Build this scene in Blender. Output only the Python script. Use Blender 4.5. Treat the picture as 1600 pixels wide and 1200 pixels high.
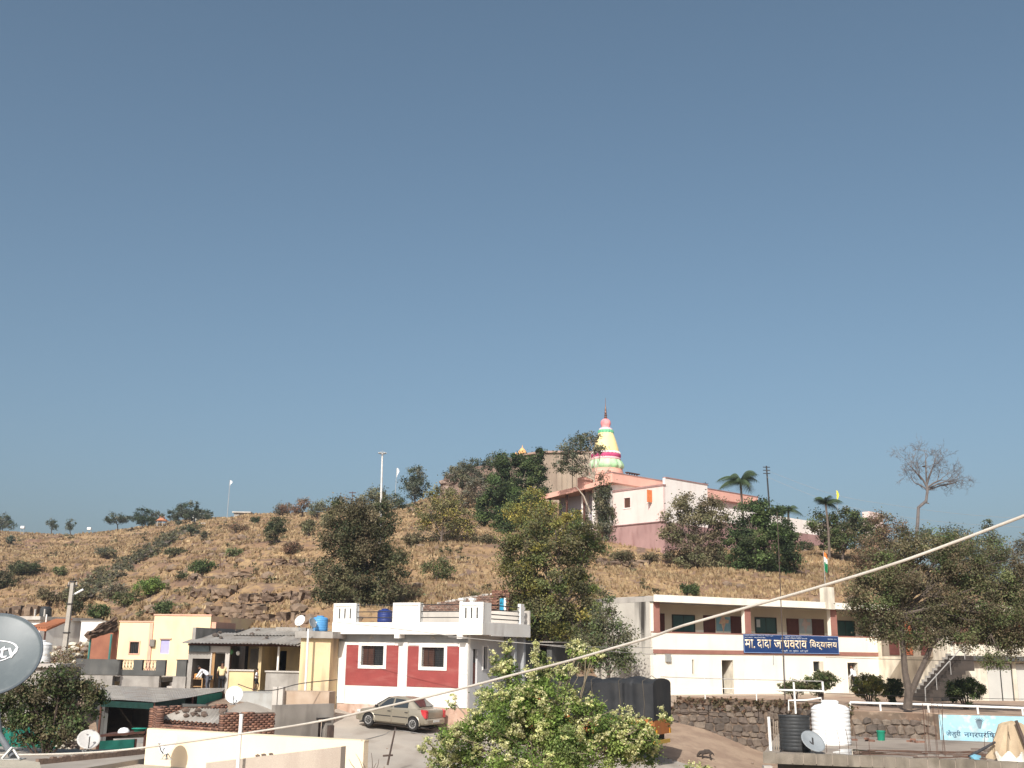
import bpy, bmesh, math, random
import numpy as np
from mathutils import Vector, Matrix
random.seed(7); RNG = np.random.default_rng(11)
for o in list(bpy.data.objects): bpy.data.objects.remove(o)
SC = bpy.context.scene
COL = SC.collection
R = math.radians

# ------------------------------------------------------------------ camera
CAM = Vector((0, 0, 4.2)); FPX = 1700.0
PITCH = math.atan((1016-600)/FPX); ROLL = 0.013
cF = Vector((0, math.cos(PITCH), math.sin(PITCH)))
_r0 = Vector((1, 0, 0)); _u0 = Vector((0, -math.sin(PITCH), math.cos(PITCH)))
cR = math.cos(ROLL)*_r0 + math.sin(ROLL)*_u0
cU = -math.sin(ROLL)*_r0 + math.cos(ROLL)*_u0
cam = bpy.data.cameras.new('camera'); cam.sensor_width = 36; cam.lens = 36*FPX/1600
cam.clip_start = .1; cam.clip_end = 9000
camo = bpy.data.objects.new('camera', cam); COL.objects.link(camo)
camo.matrix_world = Matrix(((cR.x, cU.x, -cF.x, CAM.x), (cR.y, cU.y, -cF.y, CAM.y), (cR.z, cU.z, -cF.z, CAM.z), (0, 0, 0, 1)))
SC.camera = camo

# ------------------------------------------------------------------ sky, sun, exposure
SUN_EL, SUN_AZ = 37.0, 15.0          # azimuth: degrees to the left of straight behind the camera
wd = bpy.data.worlds.new('World'); SC.world = wd; wd.use_nodes = True
nt = wd.node_tree; bg = nt.nodes['Background']
sky = nt.nodes.new('ShaderNodeTexSky'); sky.sky_type = 'NISHITA'; sky.sun_disc = False
tosun = Vector((-math.sin(R(SUN_AZ))*math.cos(R(SUN_EL)), -math.cos(R(SUN_AZ))*math.cos(R(SUN_EL)), math.sin(R(SUN_EL))))
sky.sun_elevation = R(SUN_EL); sky.sun_rotation = math.atan2(tosun.x, tosun.y)
sky.altitude = 0; sky.air_density = .9; sky.dust_density = 4.0; sky.ozone_density = 3.0
hs = nt.nodes.new('ShaderNodeHueSaturation'); hs.inputs['Saturation'].default_value = .92; hs.inputs['Hue'].default_value = .483
nt.links.new(sky.outputs[0], hs.inputs['Color']); nt.links.new(hs.outputs[0], bg.inputs[0])
bg.inputs[1].default_value = 0.111
sun = bpy.data.lights.new('sun', 'SUN'); sun.energy = 5.0; sun.angle = R(.53); sun.color = (1, .965, .91)
suno = bpy.data.objects.new('sun', sun); COL.objects.link(suno)
suno.rotation_euler = (-tosun).to_track_quat('-Z', 'Y').to_euler(); suno.location = (-40, -60, 80)
SC.view_settings.view_transform = 'Standard'; SC.view_settings.look = 'None'
SC.view_settings.exposure = .15; SC.view_settings.gamma = 1; SC.view_settings.use_curve_mapping = False
SC.render.engine = 'CYCLES'

# ------------------------------------------------------------------ measuring helpers
def ray(px, py): return cF + ((px-800)/FPX)*cR + ((600-py)/FPX)*cU
def at(px, py, Y):
    d = ray(px, py); return CAM + d*(Y/d.y)
def onz(px, py, z):
    d = ray(px, py); return CAM + d*((z-CAM.z)/d.z)
def Zp(px, py, Y): return at(px, py, Y).z
def mpp(Y): return Y/math.cos(PITCH)/FPX*.972   # metres in one photo pixel at depth Y

# ------------------------------------------------------------------ object helpers
def tag(o, label=None, cat=None, group=None, kind=None):
    if label: o['label'] = label
    if cat: o['category'] = cat
    if group: o['group'] = group
    if kind: o['kind'] = kind
    return o
def thing(name, label, cat, loc=(0, 0, 0), rz=0, group=None):
    o = bpy.data.objects.new(name, None); COL.objects.link(o); o.empty_display_size = .3
    o.location = loc; o.rotation_euler = (0, 0, rz); return tag(o, label, cat, group)
def link(name, me, parent=None, loc=None, rot=None, scale=None):
    o = bpy.data.objects.new(name, me); COL.objects.link(o); o.parent = parent
    if loc is not None: o.location = loc
    if rot is not None: o.rotation_euler = rot
    if scale is not None: o.scale = scale
    return o
def copy_tree(o, parent=None):
    c = o.copy(); COL.objects.link(c); c.parent = parent
    for ch in [x for x in COL.objects if x.parent == o]: copy_tree(ch, c)
    return c

class MB:
    """collects shapes and links them as one mesh object"""
    def __init__(s): s.v = []; s.f = []; s.sm = []
    def add(s, vs, fs, smooth=False):
        b = len(s.v); s.v += [tuple(v) for v in vs]; s.f += [tuple(i+b for i in f) for f in fs]; s.sm += [smooth]*len(fs); return s
    def box(s, x0, x1, y0, y1, z0, z1):
        return s.add([(x0,y0,z0),(x1,y0,z0),(x1,y1,z0),(x0,y1,z0),(x0,y0,z1),(x1,y0,z1),(x1,y1,z1),(x0,y1,z1)],
                     [(0,3,2,1),(4,5,6,7),(0,1,5,4),(1,2,6,5),(2,3,7,6),(3,0,4,7)])
    def bbox(s, x0, x1, y0, y1, z0, z1, b=.01):
        """bevelled box"""
        bm = bmesh.new(); bmesh.ops.create_cube(bm, size=1)
        for v in bm.verts: v.co = Vector((x0+(v.co.x+.5)*(x1-x0), y0+(v.co.y+.5)*(y1-y0), z0+(v.co.z+.5)*(z1-z0)))
        bmesh.ops.bevel(bm, geom=list(bm.edges), offset=b, segments=1, affect='EDGES')
        bm.verts.index_update(); s.add([v.co[:] for v in bm.verts], [[v.index for v in f.verts] for f in bm.faces]); bm.free(); return s
    def hexa(s, p):
        """8 points: bottom 4 then top 4"""
        return s.add(p, [(0,3,2,1),(4,5,6,7),(0,1,5,4),(1,2,6,5),(2,3,7,6),(3,0,4,7)])
    def quad(s, a, b, c, d): return s.add([a,b,c,d], [(0,1,2,3)])
    def wall(s, x0, x1, z0, z1, y, t, holes=()):
        """wall slab in the x-z plane (front at y, back at y+t) with rectangular openings (hx0,hx1,hz0,hz1)"""
        xs = sorted({x0, x1, *[h[0] for h in holes], *[h[1] for h in holes]}); zs = sorted({z0, z1, *[h[2] for h in holes], *[h[3] for h in holes]})
        xs = [x for x in xs if x0-1e-6 <= x <= x1+1e-6]; zs = [z for z in zs if z0-1e-6 <= z <= z1+1e-6]
        solid = {}
        for i in range(len(xs)-1):
            for k in range(len(zs)-1):
                cx = (xs[i]+xs[i+1])/2; cz = (zs[k]+zs[k+1])/2
                solid[i,k] = not any(h[0]<cx<h[1] and h[2]<cz<h[3] for h in holes)
        for (i,k), ok in solid.items():
            if not ok: continue
            a, b, c, d = xs[i], xs[i+1], zs[k], zs[k+1]
            s.quad((a,y,c),(b,y,c),(b,y,d),(a,y,d)); s.quad((b,y+t,c),(a,y+t,c),(a,y+t,d),(b,y+t,d))
            if not solid.get((i-1,k)): s.quad((a,y+t,c),(a,y,c),(a,y,d),(a,y+t,d))
            if not solid.get((i+1,k)): s.quad((b,y,c),(b,y+t,c),(b,y+t,d),(b,y,d))
            if not solid.get((i,k-1)): s.quad((a,y+t,c),(b,y+t,c),(b,y,c),(a,y,c))
            if not solid.get((i,k+1)): s.quad((a,y,d),(b,y,d),(b,y+t,d),(a,y+t,d))
        return s
    def tube(s, pts, r, n=6, cap=True):
        pts = [Vector(p) for p in pts]; rs = r if isinstance(r, (list, tuple)) else [r]*len(pts)
        vs = []; fs = []; ref = None
        for i, p in enumerate(pts):
            t = (pts[min(i+1,len(pts)-1)]-pts[max(i-1,0)])
            t = t.normalized() if t.length > 1e-9 else Vector((0,0,1))
            if ref is None: ref = Vector((0,0,1)) if abs(t.z) < .9 else Vector((1,0,0))
            a = t.cross(ref); a = a.normalized() if a.length > 1e-6 else t.orthogonal().normalized()
            b = a.cross(t); ref = b
            for k in range(n):
                an = 2*math.pi*k/n; vs.append(p+(a*math.cos(an)+b*math.sin(an))*rs[i])
        for i in range(len(pts)-1):
            for k in range(n):
                k2 = (k+1) % n; fs.append((i*n+k, (i+1)*n+k, (i+1)*n+k2, i*n+k2))
        if cap: fs += [tuple(range(n)), tuple(reversed(range((len(pts)-1)*n, len(pts)*n)))]
        return s.add(vs, fs, n > 4)
    def lathe(s, prof, n=24, c=(0,0,0), flute=0, nf=0):
        vs = []; fs = []
        for r, z in prof:
            for k in range(n):
                a = 2*math.pi*k/n; q = r*(1+flute*math.cos(nf*a)) if nf else r
                vs.append((c[0]+q*math.cos(a), c[1]+q*math.sin(a), c[2]+z))
        for i in range(len(prof)-1):
            for k in range(n):
                k2 = (k+1) % n; fs.append((i*n+k, i*n+k2, (i+1)*n+k2, (i+1)*n+k))
        fs += [tuple(reversed(range(n))), tuple(range((len(prof)-1)*n, len(prof)*n))]
        return s.add(vs, fs, True)
    def prism(s, poly, h0, h1, axis='z'):
        n = len(poly)
        f = {'z': lambda p, h: (p[0], p[1], h), 'y': lambda p, h: (p[0], h, p[1]), 'x': lambda p, h: (h, p[0], p[1])}[axis]
        return s.add([f(p,h0) for p in poly]+[f(p,h1) for p in poly],
                     [tuple(range(n)), tuple(range(n, 2*n))]+[(i, (i+1)%n, n+(i+1)%n, n+i) for i in range(n)])
    def mesh(s, name, mat):
        me = bpy.data.meshes.new(name); me.from_pydata(s.v, [], s.f)
        if any(s.sm): me.polygons.foreach_set('use_smooth', s.sm)
        me.materials.append(mat)
        bm = bmesh.new(); bm.from_mesh(me); bmesh.ops.recalc_face_normals(bm, faces=bm.faces); bm.to_mesh(me); bm.free()
        if any(s.sm):
            try: me.set_sharp_from_angle(angle=R(40))
            except Exception: pass
        return me
    def build(s, name, mat, parent=None, loc=None, rot=None): return link(name, s.mesh(name, mat), parent, loc, rot)

def fast_mesh(name, V, F, mat, col=None, smooth=False):
    """numpy verts (n,3) and quads/tris (m,k); col = per-face rgb stored on corners as attribute Col"""
    me = bpy.data.meshes.new(name); n, (m, k) = len(V), F.shape
    me.vertices.add(n); me.vertices.foreach_set('co', np.asarray(V, np.float32).ravel())
    me.loops.add(m*k); me.loops.foreach_set('vertex_index', F.astype(np.int32).ravel())
    me.polygons.add(m); me.polygons.foreach_set('loop_start', np.arange(0, m*k, k, dtype=np.int32))
    try: me.polygons.foreach_set('loop_total', np.full(m, k, np.int32))
    except Exception: pass
    if smooth: me.polygons.foreach_set('use_smooth', np.ones(m, bool))
    me.update(calc_edges=True)
    if col is not None:
        a = me.attributes.new('Col', 'FLOAT_COLOR', 'FACE')
        c = np.ones((m, 4), np.float32); c[:, :3] = col; a.data.foreach_set('color', c.ravel())
    me.materials.append(mat); return me

# ------------------------------------------------------------------ noise (numpy)
_LAT = RNG.random((256, 256))
def vnoise(x, y):
    xi = np.floor(x).astype(int); yi = np.floor(y).astype(int); fx = x-xi; fy = y-yi
    fx = fx*fx*(3-2*fx); fy = fy*fy*(3-2*fy)
    g = lambda a, b: _LAT[a % 256, b % 256]
    return (g(xi,yi)*(1-fx)+g(xi+1,yi)*fx)*(1-fy)+(g(xi,yi+1)*(1-fx)+g(xi+1,yi+1)*fx)*fy
def fbm(x, y, o=4):
    t = 0; a = .5
    for i in range(o): t = t+a*(vnoise(x*2**i+17*i, y*2**i+31*i)-.5); a *= .5
    return t

# ------------------------------------------------------------------ materials
MATS = {}
def mat(name, c1, c2=None, scale=2., rough=.85, bump=.0, bscale=25., spec=.25, metal=0., stain=None, amt=.5, sscale=(1.2, 1.2, .35), slo=.5, shi=.75, c3=None, coat=0., grain=.12, gscale=60., det=6.):
    """procedural surface: two mixed tones, optional weather stains (streaky along z), grain and bump"""
    if name in MATS: return MATS[name]
    m = bpy.data.materials.new(name); m.use_nodes = True; t = m.node_tree; N = t.nodes; L = t.links
    b = N['Principled BSDF']; b.inputs['Roughness'].default_value = rough; b.inputs['Specular IOR Level'].default_value = spec
    b.inputs['Metallic'].default_value = metal; b.inputs['Coat Weight'].default_value = coat
    tc = N.new('ShaderNodeTexCoord'); geo = tc.outputs['Object']
    def noise(sc, d=det, vec=None):
        n = N.new('ShaderNodeTexNoise'); n.inputs['Scale'].default_value = sc; n.inputs['Detail'].default_value = d; L.new(vec or geo, n.inputs['Vector']); return n.outputs['Fac']
    def ramp(f, lo, hi):
        r = N.new('ShaderNodeMapRange'); r.inputs[1].default_value = lo; r.inputs[2].default_value = hi; L.new(f, r.inputs[0]); return r.outputs[0]
    def mix(f, a, bb, mode='MIX'):
        x = N.new('ShaderNodeMix'); x.data_type = 'RGBA'; x.blend_type = mode
        if hasattr(f, 'default_value') and not isinstance(f, float): L.new(f, x.inputs[0])
        else: x.inputs[0].default_value = f
        for s, i in ((a, 6), (bb, 7)):
            if isinstance(s, tuple): x.inputs[i].default_value = (*s[:3], 1)
            else: L.new(s, x.inputs[i])
        return x.outputs[2]
    c2 = c2 or tuple(min(1, k*.82) for k in c1)
    col = mix(ramp(noise(scale), .35, .65), c1, c2)
    if c3: col = mix(ramp(noise(scale*3.1), .52, .68), col, c3)
    if stain:
        mp = N.new('ShaderNodeMapping'); mp.inputs['Scale'].default_value = sscale; L.new(geo, mp.inputs[0])
        s = ramp(noise(1.6, 8., mp.outputs[0]), slo, shi); mm = N.new('ShaderNodeMath'); mm.operation = 'MULTIPLY'; mm.inputs[1].default_value = amt; L.new(s, mm.inputs[0])
        col = mix(mm.outputs[0], col, stain)
    if grain:
        g = ramp(noise(gscale, 3.), .3, .7); k = N.new('ShaderNodeMapRange'); k.inputs[3].default_value = 1-grain; k.inputs[4].default_value = 1+grain*.6; L.new(g, k.inputs[0])
        v = N.new('ShaderNodeVectorMath'); v.operation = 'SCALE'; L.new(col, v.inputs[0]); L.new(k.outputs[0], v.inputs['Scale']); col = v.outputs[0]
    L.new(col, b.inputs['Base Color'])
    if bump:
        bp = N.new('ShaderNodeBump'); bp.inputs['Strength'].default_value = bump; bp.inputs['Distance'].default_value = .03
        L.new(noise(bscale, 4.), bp.inputs['Height']); L.new(bp.outputs[0], b.inputs['Normal'])
    MATS[name] = m; return m
def leafmat(name, trans=.25, rough=.6):
    """foliage: colour stored per leaf"""
    if name in MATS: return MATS[name]
    m = bpy.data.materials.new(name); m.use_nodes = True; t = m.node_tree; N = t.nodes; L = t.links
    b = N['Principled BSDF']; b.inputs['Roughness'].default_value = rough; b.inputs['Specular IOR Level'].default_value = .15
    a = N.new('ShaderNodeAttribute'); a.attribute_name = 'Col'
    L.new(a.outputs['Color'], b.inputs['Base Color'])
    tr = N.new('ShaderNodeBsdfTranslucent'); L.new(a.outputs['Color'], tr.inputs[0])
    mx = N.new('ShaderNodeMixShader'); mx.inputs[0].default_value = trans
    L.new(b.outputs[0], mx.inputs[1]); L.new(tr.outputs[0], mx.inputs[2]); L.new(mx.outputs[0], N['Material Output'].inputs[0])
    MATS[name] = m; return m

# ================================================================== terrain
TC = {   # photo column -> [(depth, z)]; z from a photo row where the hill shows
 -500: [(45,-1),(60,1.2),(75,2.5),(95,Zp(0,975,95)),(120,Zp(0,930,120)),(160,Zp(0,880,160)),(220,Zp(0,840,220)),(260,Zp(0,828,260)),(420,20)],
 0:   [(45,-.8),(58,1.4),(68,1.9),(80,2.6),(95,Zp(0,972,95)),(115,Zp(0,940,115)),(145,Zp(0,903,145)),(185,Zp(0,868,185)),(230,Zp(0,841,230)),(262,Zp(0,831,262)),(310,Zp(0,834,310)),(500,22)],
 100: [(45,-.8),(56,1.6),(66,1.8),(78,2.6),(92,Zp(100,975,92)),(115,Zp(100,940,115)),(150,Zp(100,897,150)),(200,Zp(100,857,200)),(255,Zp(100,834,255)),(310,Zp(100,838,310)),(500,22)],
 200: [(45,-.6),(55,1.7),(66,1.8),(76,2.4),(88,Zp(200,972,88)),(110,Zp(200,934,110)),(140,Zp(200,895,140)),(190,Zp(200,850,190)),(242,Zp(200,826,242)),(300,Zp(200,830,300)),(500,22)],
 300: [(44,-.6),(54,1.7),(66,1.8),(74,2.6),(80,Zp(300,968,80)),(90,Zp(300,940,90)),(110,Zp(300,905,110)),(140,Zp(300,867,140)),(180,Zp(300,834,180)),(222,Zp(300,811,222)),(280,Zp(300,815,280)),(500,22)],
 400: [(42,-.7),(54,1.4),(58,1.7),(68,1.8),(71,Zp(400,978,71)),(74,Zp(400,962,74)),(82,Zp(400,943,82)),(96,Zp(400,907,96)),(116,Zp(400,872,116)),(146,Zp(400,839,146)),(180,Zp(400,817,180)),(205,Zp(400,806,205)),(260,Zp(400,810,260)),(500,22)],
 500: [(42,-.8),(50,-.4),(56,.3),(60,1.3),(66,1.5),(73,Zp(500,962,73)),(81,Zp(500,943,81)),(96,Zp(500,912,96)),(116,Zp(500,873,116)),(140,Zp(500,841,140)),(170,Zp(500,815,170)),(192,Zp(500,802,192)),(240,Zp(500,807,240)),(500,22)],
 600: [(42,-.9),(49,-.45),(54.5,.1),(57,.28),(59,.5),(61,1.0),(66,1.2),(73,Zp(600,965,73)),(81,Zp(600,938,81)),(91,Zp(600,902,91)),(100,Zp(600,872,100)),(108,Zp(600,854,108)),(119,Zp(600,848,119)),(132,Zp(600,833,132)),(150,Zp(600,808,150)),(170,Zp(600,797,170)),(220,Zp(600,802,220)),(500,20)],
 700: [(42,-.9),(49,-.5),(54.5,.12),(57,.3),(59,.5),(61,.9),(66,1.2),(73,Zp(700,962,73)),(80,Zp(700,936,80)),(89,Zp(700,898,89)),(98,Zp(700,864,98)),(105,Zp(700,850,105)),(119,Zp(700,845,119)),(132,Zp(700,822,132)),(150,Zp(700,790,150)),(166,Zp(700,768,166)),(230,Zp(700,775,230)),(500,20)],
 800: [(42,-.9),(49,-.5),(56,-.2),(60,.1),(66,.8),(73,Zp(800,970,73)),(81,Zp(800,933,81)),(90,Zp(800,893,90)),(100,Zp(800,861,100)),(108,Zp(800,849,108)),(122,Zp(800,844,122)),(136,Zp(800,818,136)),(150,Zp(800,788,150)),(166,Zp(800,764,166)),(230,Zp(800,770,230)),(500,20)],
 900: [(42,-1.2),(50,-.8),(56,-.4),(60,-.1),(66,.7),(74,Zp(900,985,74)),(83,Zp(900,930,83)),(92,Zp(900,886,92)),(102,Zp(900,860,102)),(112,Zp(900,848,112)),(128,Zp(900,840,128)),(150,Zp(900,800,150)),(166,Zp(900,776,166)),(230,Zp(900,790,230)),(500,18)],
 1000:[(42,-1.6),(50,-1.2),(54,-.7),(58,-.5),(61,-.1),(66,.7),(78,1.5),(85,Zp(1000,932,85)),(92,Zp(1000,897,92)),(101,Zp(1000,876,101)),(109,Zp(1000,864,109)),(120,Zp(1000,850,120)),(160,Zp(1000,820,160)),(230,Zp(1000,840,230)),(500,16)],
 1100:[(42,-2),(50,-1.8),(56,-1.5),(58.5,-1.0),(60.5,-.5),(66,.5),(79,1.5),(86,Zp(1100,930,86)),(94,Zp(1100,900,94)),(102,Zp(1100,883,102)),(110,Zp(1100,868,110)),(122,Zp(1100,853,122)),(160,Zp(1100,835,160)),(230,Zp(1100,860,230)),(500,14)],
 1200:[(42,-2),(50,-2),(56,-1.9),(58,-1.6),(62,-1.2),(70,.5),(80,1.5),(87,Zp(1200,935,87)),(95,Zp(1200,908,95)),(103,Zp(1200,888,103)),(111,Zp(1200,870,111)),(125,Zp(1200,856,125)),(160,Zp(1200,855,160)),(230,Zp(1200,880,230)),(500,12)],
 1300:[(42,-2),(52,-2),(60,-1.2),(70,.5),(82,1.5),(89,Zp(1300,938,89)),(96,Zp(1300,915,96)),(104,Zp(1300,893,104)),(113,Zp(1300,872,113)),(125,Zp(1300,860,125)),(160,Zp(1300,866,160)),(230,Zp(1300,900,230)),(500,10)],
 1400:[(42,-2),(52,-2),(60,-1.2),(70,.5),(84,1.5),(91,Zp(1400,940,91)),(98,Zp(1400,908,98)),(106,Zp(1400,888,106)),(116,Zp(1400,874,116)),(130,Zp(1400,870,130)),(160,Zp(1400,882,160)),(230,Zp(1400,920,230)),(500,6)],
 1500:[(42,-2),(52,-2),(60,-1.2),(70,.5),(85,1.5),(93,Zp(1500,945,93)),(101,Zp(1500,922,101)),(112,Zp(1500,906,112)),(126,Zp(1500,902,126)),(160,Zp(1500,922,160)),(230,Zp(1500,960,230)),(500,3)],
 1600:[(42,-2),(52,-2),(60,-1.2),(70,.5),(86,1.5),(95,Zp(1600,952,95)),(104,Zp(1600,935,104)),(114,Zp(1600,922,114)),(128,Zp(1600,917,128)),(160,Zp(1600,940,160)),(230,Zp(1600,980,230)),(500,2)],
 2100:[(42,-1),(60,.6),(86,1.5),(105,6),(128,7),(160,6),(230,4),(500,1)]}
_cp = np.array(sorted(TC)); _cu = (_cp-800)/FPX*math.cos(PITCH)
_dg = np.exp(np.linspace(math.log(14), math.log(700), 220))
_tab = np.array([np.interp(_dg, [10, 25]+[k[0] for k in TC[c]], [-3.2, -2.4]+[k[1] for k in TC[c]]) for c in _cp])
_uu = np.linspace(_cu[0], _cu[-1], 261)
_T = np.array([np.interp(_uu, _cu, _tab[:, k]) for k in range(len(_dg))]).T
def _blur(a, n, ax):
    k = np.exp(-np.linspace(-2, 2, 2*n+1)**2); k /= k.sum()
    p = np.pad(a, [(n, n) if i == ax else (0, 0) for i in (0, 1)], mode='edge')
    return np.apply_along_axis(lambda r: np.convolve(r, k, 'valid'), ax, p)
_T = _blur(_blur(_T, 5, 0), 1, 1)
def zt0(x, y):
    x = np.asarray(x, float); y = np.asarray(y, float)
    yy = np.clip(y, 14.1, 690); u = np.clip(x/yy, _uu[0], _uu[-1]-1e-6)
    a = (u-_uu[0])/(_uu[1]-_uu[0]); i = np.clip(a.astype(int), 0, len(_uu)-2); fa = a-i
    b = (np.log(yy)-math.log(14))/(math.log(700)-math.log(14))*(len(_dg)-1); j = np.clip(b.astype(int), 0, len(_dg)-2); fb = b-j
    return (_T[i,j]*(1-fa)+_T[i+1,j]*fa)*(1-fb)+(_T[i,j+1]*(1-fa)+_T[i+1,j+1]*fa)*fb
def smooth(a, lo, hi):
    t = np.clip((a-lo)/(hi-lo), 0, 1); return t*t*(3-2*t)
def zt(x, y):
    x = np.asarray(x, float); y = np.asarray(y, float); z = zt0(x, y)
    hill = smooth(z, 3.2, 6.5)*smooth(y, 68, 76)
    far = 1-smooth(y, 330, 420)
    px = 800+FPX*x/np.maximum(y, 1)/math.cos(PITCH)
    left = 1-smooth(px, 560, 720)
    z1 = z+hill*(fbm(x/14, y/14, 4)*2.2+fbm(x/3.2, y/3.2, 3)*.55)
    # layered rock: steps that dip to the left
    q = (z1+fbm(x/20+9, y/20, 3)*3+.06*x)/1.5; fq = q-np.floor(q)
    st = (np.floor(q)+smooth(fq, .55, .95)-q)*1.5
    z1 = z1+st*hill*(.28+.6*left*smooth(fbm(x/22+3, y/22+5, 3), -.12, .12))*far
    g = (1-hill)*fbm(x/2.5, y/2.5, 3)*.08
    return z1+g
def ZT(x, y): return float(zt(np.array([x]), np.array([y]))[0])
def ground(px, py, d):
    """world point on the terrain under photo column px at depth d"""
    p = at(px, py, d); return Vector((p.x, p.y, ZT(p.x, p.y)))

xs = np.concatenate([[-1500,-800,-420,-260], np.arange(-170, 171, 1.0), [260,420,800,1500]])
ys = np.concatenate([[-900,-250,-60,0], np.arange(14, 130, .8), np.arange(130, 330, 1.3), [350,380,420,480,560,700,1000,1500]])
GX, GY = np.meshgrid(xs, ys, indexing='ij'); GZ = zt(GX, GY)
V = np.stack([GX, GY, GZ], -1).reshape(-1, 3); nx, ny = GX.shape
ii = np.arange(nx*ny).reshape(nx, ny)
F = np.stack([ii[:-1,:-1], ii[1:,:-1], ii[1:,1:], ii[:-1,1:]], -1).reshape(-1, 4)

def hillmat():
    m = bpy.data.materials.new('dry_hillside'); m.use_nodes = True; t = m.node_tree; N = t.nodes; L = t.links
    b = N['Principled BSDF']; b.inputs['Roughness'].default_value = .95; b.inputs['Specular IOR Level'].default_value = .1
    g = N.new('ShaderNodeNewGeometry'); P = g.outputs['Position']
    def noise(sc, d=6., st=None):
        n = N.new('ShaderNodeTexNoise'); n.inputs['Scale'].default_value = sc; n.inputs['Detail'].default_value = d
        if st:
            mp = N.new('ShaderNodeMapping'); mp.inputs['Scale'].default_value = st; L.new(P, mp.inputs[0]); L.new(mp.outputs[0], n.inputs['Vector'])
        else: L.new(P, n.inputs['Vector'])
        return n.outputs['Fac']
    def rng(f, lo, hi, a=0., c=1.):
        r = N.new('ShaderNodeMapRange'); r.inputs[1].default_value = lo; r.inputs[2].default_value = hi; r.inputs[3].default_value = a; r.inputs[4].default_value = c; L.new(f, r.inputs[0]); return r.outputs[0]
    def mix(f, a, c):
        x = N.new('ShaderNodeMix'); x.data_type = 'RGBA'; L.new(f, x.inputs[0])
        for s, i in ((a, 6), (c, 7)):
            if isinstance(s, tuple): x.inputs[i].default_value = (*s, 1)
            else: L.new(s, x.inputs[i])
        return x.outputs[2]
    grass = mix(rng(noise(.35), .35, .65), (.37, .255, .135), (.27, .17, .092))
    grass = mix(rng(noise(2.2, 4.), .45, .7), grass, (.185, .125, .088))
    soil = mix(rng(noise(1.3), .4, .6), (.225, .135, .088), (.155, .095, .066))
    rock = mix(rng(noise(1.8, 8.), .4, .6), (.14, .098, .07), (.22, .16, .115))
    sx = N.new('ShaderNodeSeparateXYZ'); L.new(g.outputs['Normal'], sx.inputs[0])
    col = mix(rng(noise(.11, 7.), .55, .66), grass, soil)
    col = mix(rng(noise(.5, 6., (1, .4, 1)), .56, .66), col, (.16, .11, .085))
    pm = N.new('ShaderNodeMapping'); pm.inputs['Rotation'].default_value = (0, .35, .25); pm.inputs['Scale'].default_value = (.05, .2, .9); L.new(P, pm.inputs[0]); pn = N.new('ShaderNodeTexNoise'); pn.inputs['Scale'].default_value = 1.; pn.inputs['Detail'].default_value = 8; L.new(pm.outputs[0], pn.inputs['Vector'])
    col = mix(rng(pn.outputs['Fac'], .53, .63), col, (.17, .11, .078))
    steep = rng(sx.outputs['Z'], .82, .62)
    col = mix(steep, col, rock)
    pz = N.new('ShaderNodeSeparateXYZ'); L.new(P, pz.inputs[0])
    dirt = mix(rng(noise(.8), .4, .6), (.34, .25, .18), (.26, .185, .135))
    col = mix(rng(pz.outputs['Z'], 2.2, 3.4), dirt, col)
    L.new(col, b.inputs['Base Color'])
    bp = N.new('ShaderNodeBump'); bp.inputs['Strength'].default_value = .6; bp.inputs['Distance'].default_value = .12
    L.new(noise(3.5, 6.), bp.inputs['Height']); L.new(bp.outputs[0], b.inputs['Normal'])
    return m
HILL = hillmat()
me = fast_mesh('hillside', V, F, HILL, smooth=True)
tag(link('hillside', me), kind='structure')

# ================================================================== building helpers
class Fr:
    """upright building frame: local x along the front (left to right), y into the building, z up from base"""
    def __init__(s, px0, d0, px1, d1, z, py=1040):
        a = at(px0, py, d0); b = at(px1, py, d1); s.O = Vector((a.x, a.y, z)); e = Vector((b.x-a.x, b.y-a.y, 0)); s.W = e.length
        s.e = e.normalized(); s.n = Vector((-s.e.y, s.e.x, 0)); s.rz = math.atan2(s.e.y, s.e.x); s.z = z
    def uv(s, px, py, dep=0.):
        d = ray(px, py); q = s.O+s.n*dep; t = (q-CAM).dot(s.n)/d.dot(s.n); p = CAM+d*t-s.O
        return p.dot(s.e), p.z
    def side(s, px, py, x=0.):
        d = ray(px, py); q = s.O+s.e*x; t = (q-CAM).dot(s.e)/d.dot(s.e); p = CAM+d*t-s.O
        return p.dot(s.n), p.z
    def rect(s, x0, y0, x1, y1, dep=0.):
        """photo rectangle -> (x0,x1,z0,z1) on the plane at depth dep"""
        m = ((x0+x1)/2, (y0+y1)/2)
        return s.uv(x0, m[1], dep)[0], s.uv(x1, m[1], dep)[0], s.uv(m[0], y1, dep)[1], s.uv(m[0], y0, dep)[1]
    def w(s, x, y, z): return s.O+s.e*x+s.n*y+Vector((0, 0, z))
    def thing(s, name, label, cat, group=None): return thing(name, label, cat, s.O, s.rz, group)
def part(name, m, parent, fn, *a, **k):
    b = MB(); fn(b, *a, **k); return b.build(name, m, parent)
def boxpart(name, m, parent, *a, bev=0):
    b = MB(); (b.bbox(*a, bev) if bev else b.box(*a)); return b.build(name, m, parent)
def frame_rect(b, h, y0, y1, w):
    """rectangular frame round opening h=(x0,x1,z0,z1), bars of width w outside it"""
    x0, x1, z0, z1 = h
    b.box(x0-w, x0, y0, y1, z0-w, z1+w); b.box(x1, x1+w, y0, y1, z0-w, z1+w); b.box(x0, x1, y0, y1, z1, z1+w); b.box(x0, x1, y0, y1, z0-w, z0); return b
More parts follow.
